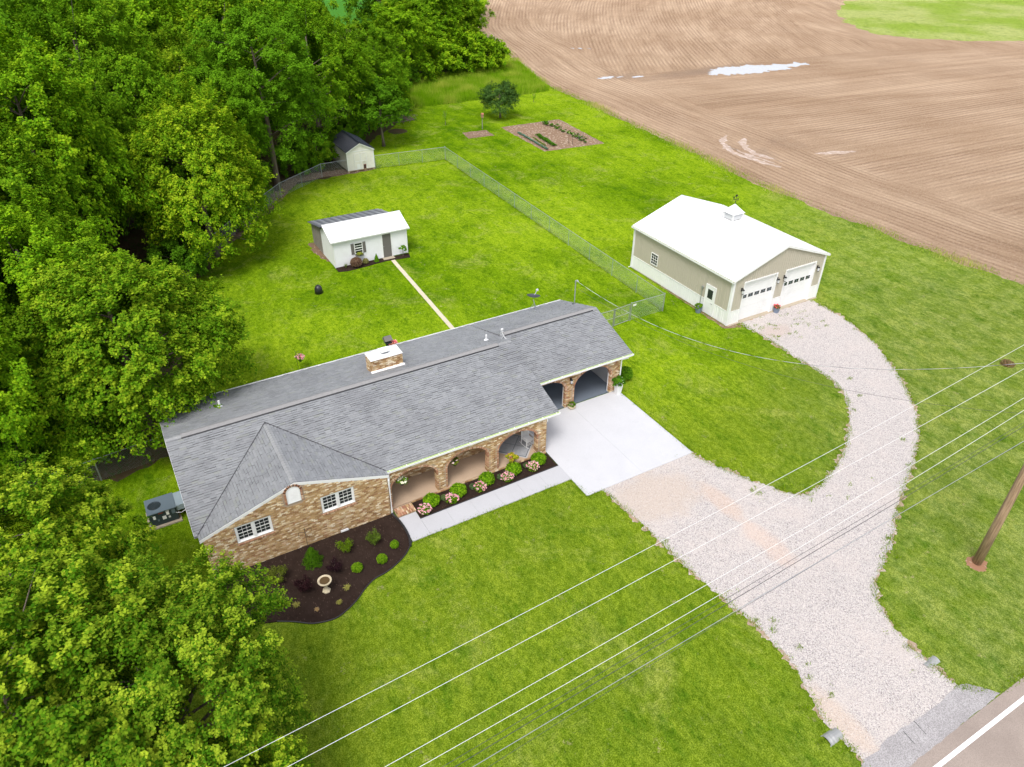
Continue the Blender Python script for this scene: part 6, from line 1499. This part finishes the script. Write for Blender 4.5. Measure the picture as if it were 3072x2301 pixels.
sapling(48.3 + 5.2, 9.4 + 3.0, 1.7, 'wispy young tree on the lawn behind the right side of the metal garage', 300, .6)

# ------------------------------------------------------------------ small plants
def ball_shrub(name, x, y, r, h, nleaf, ls, pal, label, cat='shrub', group=None, z=.04, seed=0, nclump=26, flowers=None, flat=.8, stem=True):
    rng = np.random.default_rng(seed + int(x * 100)); nleaf = int(nleaf * 1.2); sp = rng.uniform(0, 50, 3)
    u = unit(nleaf, rng); u[:, 2] = np.where(u[:, 2] < -.5, -u[:, 2], u[:, 2]); q = rng.uniform(0, 1, nleaf) ** .22
    wob = np.array([1 + .10 * noise.noise(Vector(v * 2.2 + sp)) + .16 * noise.noise(Vector(v * 6.5 + sp)) for v in u])
    P_ = u * (q * wob)[:, None] * np.array([r, r, h * .55])[None]; P_[:, 2] += h * .48
    tw_ = np.array([noise.noise(Vector(v * 6.5 + sp)) for v in u])
    cols = mixc2(mixc(np.clip(rng.normal(.5, .3, nleaf) + tw_, 0, 1), pal[0], pal[1]), pal[2], np.clip(rng.normal(.35, .3, nleaf) + tw_ * 1.2, 0, 1)); cols = mixc2(cols, pal[3], np.clip(rng.normal(-.1, .25, nleaf) + tw_, 0, .9))
    me = leaf_mesh('foliage', P_, u * .8 + rng.normal(size=(nleaf, 3)) * .5 + np.array([0, 0, .5]), ls, cols, rng); me.materials.append(MATS['leaf']); cc = u[:12] * np.array([r, r, h * .4]) * .8 + np.array([0, 0, h * .5])
    t = thing(name, (x, y, z), label, cat, group, rng.uniform(0, 6.28)); link('foliage', me, None, t)
    mb = MB()
    for j in rng.choice(len(cc), min(5, len(cc)), replace=False): mb.tube([(0, 0, 0), tuple(cc[j] * .5), tuple(cc[j])], .012, 4, cap=False)
    mb.build('stem', 'bark', t)
    if flowers:
        k = flowers[0]; u = unit(k, rng); u[:, 2] = np.abs(u[:, 2]) + .1; C_ = u * np.array([r, r, h * .5]) * rng.uniform(.85, 1.15, (k, 1)) + [0, 0, h * .5]
        n_ = 5; C5 = np.repeat(C_, n_, 0) + rng.normal(size=(k * n_, 3)) * flowers[1] * .5; fm = leaf_mesh('flowers', C5, rng.normal(size=(k * n_, 3)) * .5 + [0, 0, 1], flowers[1], mixc(rng.uniform(0, 1, k * n_), flowers[2], flowers[3]), rng, .1, .9); fm.materials.append(MATS['petal']); link('flowers', fm, None, t)
    return t
BOX = ((.045, .13, .006), (.10, .23, .008), (.18, .34, .012), (.26, .40, .02)); OLV = ((.05, .08, .01), (.10, .14, .015), (.17, .21, .03), (.25, .26, .04)); PUR = ((.014, .007, .008), (.035, .015, .018), (.065, .028, .032), (.09, .04, .03)); CON = ((.030, .10, .006), (.065, .17, .008), (.12, .25, .010), (.15, .29, .01))
for i, (x, y, lab) in enumerate(((8.52, -2.62, 'bright small shrub nearest the black drain pipe in the big mulch bed'), (7.62, -3.22, 'round lime-green boxwood close to the curved bed edge'), (6.38, -3.12, 'low wide lime-green boxwood right of the purple shrubs'))):
    ball_shrub('boxwood_shrub', x, y, (.22, .27, .28)[i], (.38, .42, .36)[i], 3600, .024, BOX, lab, 'shrub', 'lime-green boxwoods in the big mulch bed', seed=i, nclump=44)
# conical dwarf evergreen: stacked clumps
def cone_shrub(x, y, r, h, label, z=.04, nleaf=6500, ls=.024, pal=CON):
    rng = np.random.default_rng(int(x * 77)); t = rng.uniform(0, 1, nleaf) ** 1.35; a = rng.uniform(0, 2 * PI, nleaf); rad = r * (1 - t) ** .75 * (rng.uniform(.0, 1, nleaf) ** .3) * (1 + .16 * np.sin(a * 5 + t * 14) + .1 * np.sin(a * 9 - t * 21))
    C_ = np.stack([rad * np.cos(a), rad * np.sin(a), .04 + t * h], 1); N_ = np.stack([np.cos(a), np.sin(a), np.full(nleaf, .7)], 1) + rng.normal(size=(nleaf, 3)) * .5
    cols = mixc2(mixc(rng.uniform(0, 1, nleaf), pal[0], pal[1]), pal[2], rng.uniform(0, .8, nleaf)); me = leaf_mesh('foliage', C_, N_, ls, cols, rng); me.materials.append(MATS['leaf']); tt = thing('dwarf_conifer', (x, y, z), label, 'shrub'); link('foliage', me, None, tt); mb = MB(); mb.tube([(0, 0, 0), (0, 0, h * .8)], [.03, .01], 5); mb.build('stem', 'bark', tt); return tt
cone_shrub(4.66, -1.62, .50, 1.05, 'green cone-shaped dwarf spruce close to the brick gable wall')
cone_shrub(19.95, 29.2, .22, .72, 'small upright evergreen beside the grey door of the white shed', pal=DG)
def loose(x, y, r, h, label, pal, n_=1500, ls=.035, name='shrub', group=None, z=.04):
    rng = np.random.default_rng(int(x * 91)); t = thing(name, (x, y, z), label, 'shrub', group); mb = MB(); C_ = []; 
    for k in range(16):
        a = rng.uniform(0, 6.28); q = rng.uniform(.35, 1) * r; hh = h * rng.uniform(.6, 1.05); tip = np.array([q * math.cos(a), q * math.sin(a), hh]); mid = tip * [.35, .35, .55]; mb.tube([(0, 0, 0), tuple(mid), tuple(tip)], [.012, .009, .005], 4, cap=False)
        for j in range(n_ // 16): u = rng.uniform(.3, 1.05); p = mid * (1 - u) + tip * u if u > .3 else mid; C_.append(p + rng.normal(size=3) * .055)
    mb.build('stem', 'bark', t); C_ = np.array(C_); nl = len(C_); cols = mixc2(mixc(rng.uniform(0, 1, nl), pal[0], pal[1]), pal[2], rng.uniform(0, .8, nl)); me = leaf_mesh('leaves', C_, rng.normal(size=(nl, 3)) + [0, 0, .8], ls, cols, rng); me.materials.append(MATS['leaf']); link('leaves', me, None, t); return t
loose(6.32, -1.72, .40, .68, 'open olive-green shrub by the brick wall below the white foundation vent', ((.06, .11, .008), (.10, .19, .01), (.16, .26, .015)))
loose(7.72, -1.85, .42, .62, 'loose grey-green shrub nearest the porch corner in the mulch bed', ((.06, .10, .012), (.11, .18, .02), (.16, .24, .03)))
loose(5.42, -2.68, .44, .55, 'dark purple shrub right of the bird bath', PUR, 2000, .030, 'purple_shrub'); loose(3.80, -3.05, .52, .62, 'dark purple shrub left of the bird bath', PUR, 2600, .030, 'purple_shrub')
loose(2.85, -1.9, .55, .7, 'olive shrub at the left end of the mulch bed under the maple', OLV, 2200, .03)
def grass_clump(x, y, r, h, label, pal=((.30, .30, .06), (.48, .45, .14)), n_=110, group='small pale grass clumps in the mulch bed', name='grass_clump', z=.05):
    rng = np.random.default_rng(int(x * 93 + 5)); mb = MB()
    for k in range(n_):
        a = rng.uniform(0, 6.28); q = r * rng.uniform(.2, 1); hh = h * rng.uniform(.6, 1); w_ = .008; c, s_ = math.cos(a), math.sin(a); t_ = rng.uniform(); col = tuple(pal[0][i] * (1 - t_) + pal[1][i] * t_ for i in range(3))
        p0 = Vector((c * q * .15, s_ * q * .15, 0)); p1 = Vector((c * q * .6, s_ * q * .6, hh * .8)); p2 = Vector((c * q, s_ * q, hh * .75)); e = Vector((-s_, c, 0)) * w_
        mb.poly([p0 - e, p0 + e, p1 + e, p1 - e], col); mb.poly([p1 - e, p1 + e, p2], col)
    o = mb.build(name, 'grass_blade', label=label, cat='grass clump', group=group); o.location = (x, y, z); return o
grass_clump(5.55, -4.02, .24, .26, 'pale yellow grass clump right of the bird bath'); grass_clump(4.96, -4.66, .2, .24, 'pale yellow grass clump nearest the curved edging below the bird bath'); grass_clump(3.94, -4.56, .15, .26, 'straw-coloured thin grass clump below left of the bird bath', ((.45, .30, .14), (.6, .45, .25))); grass_clump(3.2, -3.85, .24, .28, 'pale grass clump under the tips of the maple')
# porch bed: azaleas, pink roses and lavender tufts
AZ = ((.025, .085, .004), (.075, .19, .006), (.15, .32, .010), (.26, .42, .02)); pos5 = ['nearest the brick step', 'second from the brick step', 'in the middle of the porch bed', 'second from the driveway', 'nearest the driveway corner']
for i, ((x, y), (px2, py2), w5) in enumerate(zip(((11.42, -.72), (13.02, -.72), (14.80, -.66), (16.52, -.66), (18.18, -.62)), ((10.85, -1.12), (12.45, -1.08), (14.2, -1.02), (15.9, -1.05), (17.6, -.98)), pos5)):
    ball_shrub('azalea_shrub', x, y, .44, .58, 3400, .060, AZ, 'round glossy green shrub ' + w5, 'shrub', 'green shrubs along the porch bed', seed=10 + i, nclump=64)
    ball_shrub('pink_rose_bush', px2, py2, .34, .42, 900, .032, AZ, 'pink flowering bush ' + w5, 'flower bush', 'pink flowering bushes along the porch bed', seed=20 + i, nclump=16, flowers=(52, .038, (.80, .30, .42), (.92, .66, .70)))
for i, (x, y) in enumerate(((12.17, -.72), (13.92, -.70), (15.62, -.74), (17.4, -.62))):
    ball_shrub('lavender_tuft', x, y, .21, .26, 800, .022, ((.05, .09, .03), (.09, .15, .05), (.14, .21, .08), (.2, .26, .12)), 'small grey-green tuft between shrubs, ' + ('first', 'second', 'third', 'fourth')[i] + ' from the brick step', 'plant', 'grey-green tufts in the porch bed', seed=30 + i, nclump=10)
# shed bed
grass_clump(17.2, 29.35, .3, .42, 'wispy grey-green plant at the left end of the shed bed', ((.12, .18, .05), (.25, .32, .1)), 60, None, 'wispy_plant', .03)
ball_shrub('red_shrub', 18.08, 29.12, .52, .80, 4200, .042, ((.10, .05, .03), (.17, .09, .06), (.24, .15, .09), (.30, .22, .12)), 'rounded reddish-bronze shrub below the shuttered shed window', seed=41, nclump=30, z=.03)
ball_shrub('bronze_shrub', 18.98, 29.28, .27, .48, 1500, .035, ((.10, .12, .03), (.2, .2, .06), (.3, .28, .1), (.36, .34, .14)), 'small yellow-bronze shrub right of the reddish one', seed=42, nclump=14, z=.03)
top_ = thing('topiary', (22.45, 29.25, .03), 'little round-headed topiary tree at the right corner of the white shed', 'topiary'); me, cc, cr = crown('foliage', .30, .50, 20, 2400, .035, 43, zc=.72, pal=DG, csize=(.3, .4)); me.materials.append(MATS['leaf']); link('foliage', me, None, top_); mb = MB(); mb.tube([(0, 0, 0), (.02, 0, .55)], .025, 6); mb.build('stem', 'bark', top_)
mb = MB(); mb.box(20.62, 21.66, 29.14, 29.60, 0, .07); mb.build('door_step', 'old_concrete', label='pale concrete step in front of the grey shed door', cat='step')
fl = ball_shrub('window_box_flowers', 18.59, 29.54, .30, .22, 900, .03, ((.10, .16, .02), (.2, .26, .03), (.4, .42, .06), (.6, .6, .1)), 'yellow-green flowers growing in the box under the shed window', 'flowers', z=.86, seed=44, nclump=10)
# planters
def planter(x, y, z, prof, mat, sides, label, fol, name='planter', cat='planter'):
    t = thing(name, (x, y, z), label, cat); mb = MB(); mb.lathe(prof, sides); mb.build('pot', mat, t); mb = MB(); h = prof[-1][1]; mb.lathe([(0, h - .05), (prof[-1][0] * .9, h - .045)], sides); mb.build('soil', 'mulch', t)
    r, hh, n_, ls, pal, flw, sd = fol; rng = np.random.default_rng(sd); me, cc, cr = crown('foliage', r, hh, 14, n_, ls, sd, zc=h + hh * .35, pal=pal, csize=(.3, .45), lobes=.8); me.materials.append(MATS['leaf']); link('foliage', me, None, t)
    if flw:
        k = flw[0]; u = unit(k, rng); u[:, 2] = np.abs(u[:, 2]); C_ = u * np.array([r, r, hh * .55]) * rng.uniform(.8, 1.15, (k, 1)) + [0, 0, h + hh * .4]; C5 = np.repeat(C_, 5, 0) + rng.normal(size=(k * 5, 3)) * flw[1] * .5
        fm = leaf_mesh('flowers', C5, rng.normal(size=(k * 5, 3)) * .5 + [0, 0, 1], flw[1], mixc(rng.uniform(0, 1, k * 5), flw[2], flw[3]), rng, .1, .9); fm.materials.append(MATS['petal']); link('flowers', fm, None, t)
    return t
pl = planter(26.32, 2.72, .045, [(.20, 0), (.30, .72), (.30, .76)], 'white_paint', 4, 'tall square white planter with green leaves at the carport corner', (.40, .55, 2400, .05, ((.03, .11, .01), (.06, .18, .01), (.10, .26, .015), (.2, .35, .02)), (4, .03, (.9, .9, .85), (.9, .9, .9)), 61)); pl.rotation_euler = (0, 0, .785)
planter(22.80, 2.86, .045, [(.17, 0), (.25, .08), (.27, .17), (.24, .18)], 'stone', 14, 'low round stone bowl with a small green plant by the carport pier', (.20, .34, 900, .035, ((.04, .11, .01), (.08, .18, .01), (.14, .25, .015), (.2, .3, .02)), None, 62))
ball_shrub('dark_shrub', 27.8, 3.85, .48, .95, 3000, .05, DG, 'dark green shrub beside the downspout at the carport corner', seed=63, z=0)
planter(38.5, 8.62, 0, [(.20, 0), (.27, .38), (.28, .40)], 'blue_pot', 14, 'blue-grey tub of green leaves beside the side door of the metal garage', (.30, .36, 1100, .055, ((.06, .14, .01), (.11, .24, .01), (.18, .34, .015), (.2, .35, .02)), None, 64))
planter(43.84, 5.66, .01, [(.20, 0), (.24, .36), (.25, .38)], 'blue_pot', 14, 'grey pot of red and pink flowers between the two overhead doors', (.24, .26, 700, .04, ((.06, .10, .01), (.1, .15, .02), (.14, .2, .03), (.2, .25, .03)), (40, .045, (.75, .03, .06), (.90, .38, .45)), 65))
planter(16.60, -.33, .52, [(.10, 0), (.17, .22), (.19, .24)], 'terracotta', 12, 'hanging pot of yellow-green and red foliage in front of the right porch arch', (.32, .34, 1500, .04, ((.12, .18, .01), (.25, .32, .015), (.42, .42, .03), (.5, .45, .04)), (16, .04, (.55, .12, .08), (.85, .55, .08)), 66), 'hanging_planter')
mb = MB(); mb.tube([(16.55, -.40, .05), (16.55, -.40, .9)], .012, 5); mb.tube([(16.55, -.4, .3), (16.6, -.33, .52)], .01, 4); mb.build('planter_stake', 'black_metal', label='thin stake holding the yellow-green hanging pot by the porch', cat='stake')
def hanging(x, y, zt, z, label, pal, flw, sd, r=.26, name='hanging_basket'):
    t = planter(x, y, z, [(.09, 0), (.16, .18), (.17, .20)], 'black_plastic', 12, label, (r, .26, 900, .04, pal, flw, sd), name, 'hanging basket'); mb = MB()
    for a in (0, 2.1, 4.2): mb.tube([(.16 * math.cos(a), .16 * math.sin(a), .2), (0, 0, zt - z)], .005, 3)
    mb.build('hanger', 'black_metal', t); return t
hanging(10.2, .15, 2.2, 1.28, 'dark hanging basket of white flowers in the left porch arch', AZ, (30, .055, (.90, .92, .82), (.95, .95, .9)), 71)
hanging(13.3, .18, 2.2, 1.30, 'brown hanging basket with a few pink blooms in the middle porch arch', OLV, (7, .05, (.85, .6, .6), (.9, .8, .8)), 72)
hk = thing('flower_hook', (9.0, 15.57, 0), 'dark garden hook on the back lawn carrying a pink and white flower basket', 'plant hook'); hook(hk, 1.62, [(.24, .02, 1.35)]).build('hook', 'black_metal', hk)
hanging(9.24, 15.57, 1.32, .68, 'basket of pink and white flowers on the hook behind the house', AZ, (40, .055, (.85, .10, .25), (.92, .80, .82)), 73, .28)
planter(14.95, 12.9, 1.45, [(.14, 0), (.20, .2), (.21, .22)], 'terracotta', 12, 'basket of red and pink flowers beside the dark bird feeder behind the chimney', (.30, .30, 900, .04, OLV, (60, .06, (.75, .08, .12), (.92, .55, .5)), 74), 'flower_basket', 'flower basket')
mb = MB(); mb.tube([(14.95, 12.9, 0), (14.95, 12.9, 1.45)], .02, 5); mb.build('basket_post', 'galvanised', label='thin post under the red flower basket behind the chimney', cat='post')
# vegetable garden
rngv = np.random.default_rng(5)
def cabbage_mesh(pal, r=.20, n_=38, nm='cabbage'):
    a = rngv.uniform(0, 6.28, n_); q = rngv.uniform(.1, 1, n_) * r; C_ = np.stack([q * np.cos(a), q * np.sin(a), .08 + .10 * (1 - q / r)], 1); N_ = np.stack([-np.cos(a) * .5, -np.sin(a) * .5, np.ones(n_)], 1) + rngv.normal(size=(n_, 3)) * .25
    me = leaf_mesh(nm, C_, N_, .085, mixc(rngv.uniform(0, 1, n_), *pal), rngv, -.15, .8); me.materials.append(MATS['leaf']); return me
cm = cabbage_mesh(((.07, .17, .10), (.22, .36, .26))); lm = cabbage_mesh(((.10, .22, .01), (.2, .36, .02)), .17); dm = cabbage_mesh(((.04, .14, .01), (.1, .24, .02)), .22)
def row(me, name, a, b, n_, label, cat, group, jt=.05, s=(.85, 1.2), z=.01):
    for i in range(n_):
        t = i / (n_ - 1); o = bpy.data.objects.new(name, me); COL.objects.link(o); k = R.uniform(*s); o.location = (a[0] + (b[0] - a[0]) * t + R.uniform(-jt, jt), a[1] + (b[1] - a[1]) * t + R.uniform(-jt, jt), z); o.scale = (k, k, k); o.rotation_euler = (0, 0, R.uniform(0, 6)); tag(o, label, cat, group)
row(cm, 'cabbage', (50.95, 57.7), (50.42, 49.75), 25, 'blue-green cabbage in the long row at the left side of the vegetable plot', 'cabbage', 'row of blue-green cabbages')
row(lm, 'lettuce', (51.6, 54.9), (51.05, 51.2), 11, 'yellow-green lettuce in the short row beside the cabbages', 'lettuce', 'short row of lettuces', s=(.6, .95))
row(dm, 'bean_plant', (52.75, 55.5), (52.15, 50.7), 13, 'bright green bean plant in the dense short row of the plot', 'vegetable plant', 'dense row of bean plants', .08, (1.1, 1.5)); row(dm, 'bean_plant', (52.5, 55.4), (51.9, 50.7), 12, 'bright green bean plant in the dense short row of the plot', 'vegetable plant', 'dense row of bean plants', .08, (1.0, 1.4))
row(dm, 'tomato_plant', (56.5, 60.6), (56.6, 50.0), 20, 'small green plant in the long sparse row right of the vegetable plot', 'vegetable plant', 'sparse row of small plants', .3, (.9, 1.8)); row(dm, 'tomato_plant', (57.3, 60.4), (57.4, 51), 10, 'small green plant in the long sparse row right of the vegetable plot', 'vegetable plant', 'sparse row of small plants', .3, (.7, 1.3))
for x, y, h, m_, lab in ((54.36, 50.78, 1.25, 'black_metal', 'left one of two tall dark stakes with yellow tops in the vegetable plot'), (54.5, 50.1, 1.25, 'black_metal', 'right one of two tall dark stakes with yellow tops in the vegetable plot'), (56.2, 51.2, .9, 'galvanised', 'left thin grey stake at the right of the vegetable plot'), (56.8, 51.4, .9, 'galvanised', 'right thin grey stake at the right of the vegetable plot')):
    t = thing('garden_stake', (x, y, 0), lab, 'stake'); mb = MB(); mb.tube([(0, 0, 0), (0, 0, h)], .022, 5); mb.build('rod', m_, t)
    if m_ == 'black_metal': mb = MB(); mb.box(-.05, .05, -.05, .05, h, h + .16); mb.build('cap', 'gutter_inside', t)
# garden plot planting ridges
# ------------------------------------------------------------------ grasses and stones (uncountable)
def blades(name, P, h, wd, cols, rng, lean=.35):
    n_ = len(P); a = rng.uniform(0, 2 * PI, n_); hh = h * rng.uniform(.5, 1.2, n_) if np.isscalar(h) else h * rng.uniform(.6, 1.2, n_); e = np.stack([np.cos(a), np.sin(a), np.zeros(n_)], 1) * wd * .5; b = rng.uniform(0, 2 * PI, n_); l = hh * lean * rng.uniform(.2, 1.3, n_)
    tip = P + np.stack([np.cos(b) * l, np.sin(b) * l, hh], 1); V = np.stack([P - e, P + e, tip], 1).reshape(-1, 3); F = np.arange(n_ * 3).reshape(-1, 3)
    me = bpy.data.meshes.new(name); me.vertices.add(len(V)); me.vertices.foreach_set('co', V.astype(np.float32).ravel()); me.loops.add(F.size); me.loops.foreach_set('vertex_index', F.astype(np.int32).ravel()); me.polygons.add(len(F)); me.polygons.foreach_set('loop_start', np.arange(0, F.size, 3, dtype=np.int32)); me.update(calc_edges=True)
    at = me.attributes.new('c', 'FLOAT_COLOR', 'POINT'); at.data.foreach_set('color', np.repeat(np.concatenate([cols, np.ones((n_, 1))], 1), 3, 0).astype(np.float32).ravel()); me.materials.append(MATS['grass_blade']); return me
rng = np.random.default_rng(77)
def inpoly(X, Y, poly):
    ins_ = np.zeros(X.shape, bool); n_ = len(poly); j = n_ - 1
    for i in range(n_):
        xi, yi = poly[i][:2]; xj, yj = poly[j][:2]; c = ((yi > Y) != (yj > Y)) & (X < (xj - xi) * (Y - yi) / (yj - yi + 1e-12) + xi); ins_ ^= c; j = i
    return ins_
tall = [(41.5, 76.3), (48.9, 75.9), (56, 76.0), (61.7, 75.6), (67.2, 75.9), (70.6, 86), (74, 97), (68, 97), (50, 90), (42, 82)]
n_ = 64000; X = rng.uniform(41, 75, n_); Y = rng.uniform(75, 98, n_); k = inpoly(X, Y, tall); X, Y = X[k], Y[k]; cl = np.array([noise.noise(Vector((x * .35, y * .5, 3))) for x, y in zip(X, Y)])
hh = .75 + .5 * np.clip(cl + .4, 0, 1) + np.where(Y < 77.2, .25, 0); cols = mixc2(mixc(rng.uniform(0, 1, len(X)), (.13, .29, .005), (.26, .46, .010)), (.55, .58, .10), np.clip(cl * .8 + rng.uniform(0, .35, len(X)), 0, .8))
o = link('tall_grass', blades('tall_grass', np.stack([X, Y, np.zeros(len(X))], 1), hh, .07, cols, rng)); tag(o, 'unmown tall meadow grass between the lawn, the bushes and the tilled field', 'grass', kind='stuff')
# weedy fringe between lawn and field
sm = smooth_line(bound[2:17], 10); P = []; HC = []
for a, b in zip(sm, sm[1:]):
    L = math.dist(a, b)
    for i in range(int(L * 90)):
        t = R.random(); x, y = a[0] + (b[0] - a[0]) * t, a[1] + (b[1] - a[1]) * t; nn = noise.noise(Vector((x * .3, y * .22, 8))); 
        if nn < -.25 and R.random() < .7: continue
        x += R.gauss(.15, .60); y += R.gauss(0, .2); hgt = .12 + .42 * max(0, nn + .2); HC.append((hgt, nn)); P.append((x, y, 0))
P = np.array(P); HC = np.array(HC); cols = mixc2(mixc(rng.uniform(0, 1, len(P)), (.14, .27, .006), (.26, .40, .01)), (.60, .54, .22), np.clip(HC[:, 1] * .9 + rng.uniform(-.2, .5, len(P)), 0, .9))
o = link('weed_fringe', blades('weed_fringe', P, HC[:, 0], .06, cols, rng)); tag(o, 'ragged weeds and dry grass between the lawn and the tilled field', 'weeds', kind='stuff')
# grass fringe along gravel, pad, road and walls
P = []; cl_ = []
lines = GRAVEL_EDGES + [[(26.6, 2.9), (26.6, -4.1)], [(19.0, -2.75), (9.5, -2.78)], [(19.1, -4.32), (19.0, -2.75)], [(20.1, -4.4), (19.1, -4.36)], [(26.2, -21.55), (27.3, -22.3)], [(27.3, -22.38), (60, -22.38)], [(-10, -22.5), (17.6, -22.5)], [(17.7, -22.4), (19.9, -21.6)], [(38.8, 6), (38.8, 17.7)], [(37.5, 52.1), (36.2, 10.1)], [(29.1, 53), (37.5, 52.1)], [(12.6, 43.5), (16.9, 48.6)]]
for ln in lines:
    for a, b in zip(ln, ln[1:]):
        L = math.dist(a, b)
        for i in range(int(L * 120)):
            t = R.random(); x, y = a[0] + (b[0] - a[0]) * t, a[1] + (b[1] - a[1]) * t
            q = noise.noise(Vector((x * .9, y * .9, 2)))
            if q < -.05 and R.random() < .75: continue
            x += R.gauss(0, .10 + .12 * max(0, q)); y += R.gauss(0, .10 + .12 * max(0, q)); P.append((x, y, .005))
# tufts that have crept into the gravel
for ln, spread in ((GRAVEL_EDGES[0], .8), (GRAVEL_EDGES[1], .7), (GRAVEL_EDGES[2], .35)):
    for k in range(46):
        a = ln[R.randrange(len(ln))]; cx2, cy2 = a[0] + R.gauss(0, spread), a[1] + R.gauss(0, spread * .8)
        if ln is GRAVEL_EDGES[1] and cy2 > -12 and R.random() < .6: continue
        for q in range(R.choice((6, 9, 12, 18, 40))): P.append((cx2 + R.gauss(0, .10), cy2 + R.gauss(0, .08), .005))
for k in range(26):
    cx2, cy2 = R.uniform(40.5, 46), R.uniform(2.0, 5.0)
    for q in range(R.randint(6, 30)): P.append((cx2 + R.gauss(0, .14), cy2 + R.gauss(0, .09), .005))
P = np.array(P); cols = mixc2(mixc(rng.uniform(0, 1, len(P)), (.11, .22, .003), (.20, .34, .005)), (.36, .34, .08), np.clip(rng.normal(0, .3, len(P)), 0, .7))
o = link('edge_grass', blades('edge_grass', P, .10, .035, cols, rng, .8)); tag(o, 'short grass creeping over the edges of gravel, concrete and fence lines', 'grass', kind='stuff')
# garden weeds on gravel near the garage and loose stones on the drive
gpoly = gr
n_ = 60000; X = rng.uniform(19.5, 48.5, n_); Y = rng.uniform(-21.5, 5.6, n_); k = inpoly(X, Y, gpoly); X, Y = X[k], Y[k]; n_ = len(X)
s_ = rng.uniform(.012, .030, n_); a = rng.uniform(0, 2 * PI, n_); ca, sa = np.cos(a), np.sin(a)
tet = np.array([(1, 0, 0), (-.5, .85, 0), (-.5, -.85, 0), (.1, .1, .75)]); V = tet[None] * s_[:, None, None]; Vx = V[..., 0] * ca[:, None] - V[..., 1] * sa[:, None] + X[:, None]; Vy = V[..., 0] * sa[:, None] + V[..., 1] * ca[:, None] + Y[:, None]; Vz = V[..., 2] + .007
V = np.stack([Vx, Vy, Vz], -1).reshape(-1, 3); b0 = np.arange(n_) * 4; F = np.concatenate([np.stack([b0, b0 + 1, b0 + 3], 1), np.stack([b0 + 1, b0 + 2, b0 + 3], 1), np.stack([b0 + 2, b0, b0 + 3], 1)])
me = bpy.data.meshes.new('loose_gravel'); me.vertices.add(len(V)); me.vertices.foreach_set('co', V.astype(np.float32).ravel()); me.loops.add(F.size); me.loops.foreach_set('vertex_index', F.astype(np.int32).ravel()); me.polygons.add(len(F)); me.polygons.foreach_set('loop_start', np.arange(0, F.size, 3, dtype=np.int32)); me.update(calc_edges=True)
tt = rng.uniform(0, 1, n_); cols = mixc(tt, (.36, .33, .32), (.66, .63, .62)); cols[rng.uniform(size=n_) < .08] = (.16, .13, .13); at = me.attributes.new('c', 'FLOAT_COLOR', 'POINT'); at.data.foreach_set('color', np.repeat(np.concatenate([cols, np.ones((n_, 1))], 1), 4, 0).astype(np.float32).ravel()); me.materials.append(MATS['piece'])
o = link('loose_gravel', me); tag(o, 'loose pale stones scattered over the gravel drive', 'gravel', kind='stuff')
# scorched weed clump beside the drive
ball_shrub('dead_weed_clump', 52.36, -7.7, .50, .34, 420, .05, ((.16, .08, .05), (.26, .14, .09), (.32, .2, .12), (.2, .25, .06)), 'reddish-brown dead weed clump on the lawn near the right edge', 'weeds', None, z=-.05, seed=81, nclump=9)
# brush pile and log heap at the edge of the wood
bp = MB()
for k in range(70):
    x, y = 38.8 + R.gauss(1.0, .8), 70.6 + R.gauss(.2, .6); a = R.uniform(0, PI); L = R.uniform(.3, .9); bp.tube([(x - L * math.cos(a), y - L * math.sin(a), R.uniform(.03, .35)), (x + L * math.cos(a), y + L * math.sin(a), R.uniform(.03, .4))], R.uniform(.02, .06), 5)
bp.build('brush_pile', 'bark', label='heap of cut branches and leaves at the edge of the wood', cat='brush pile')
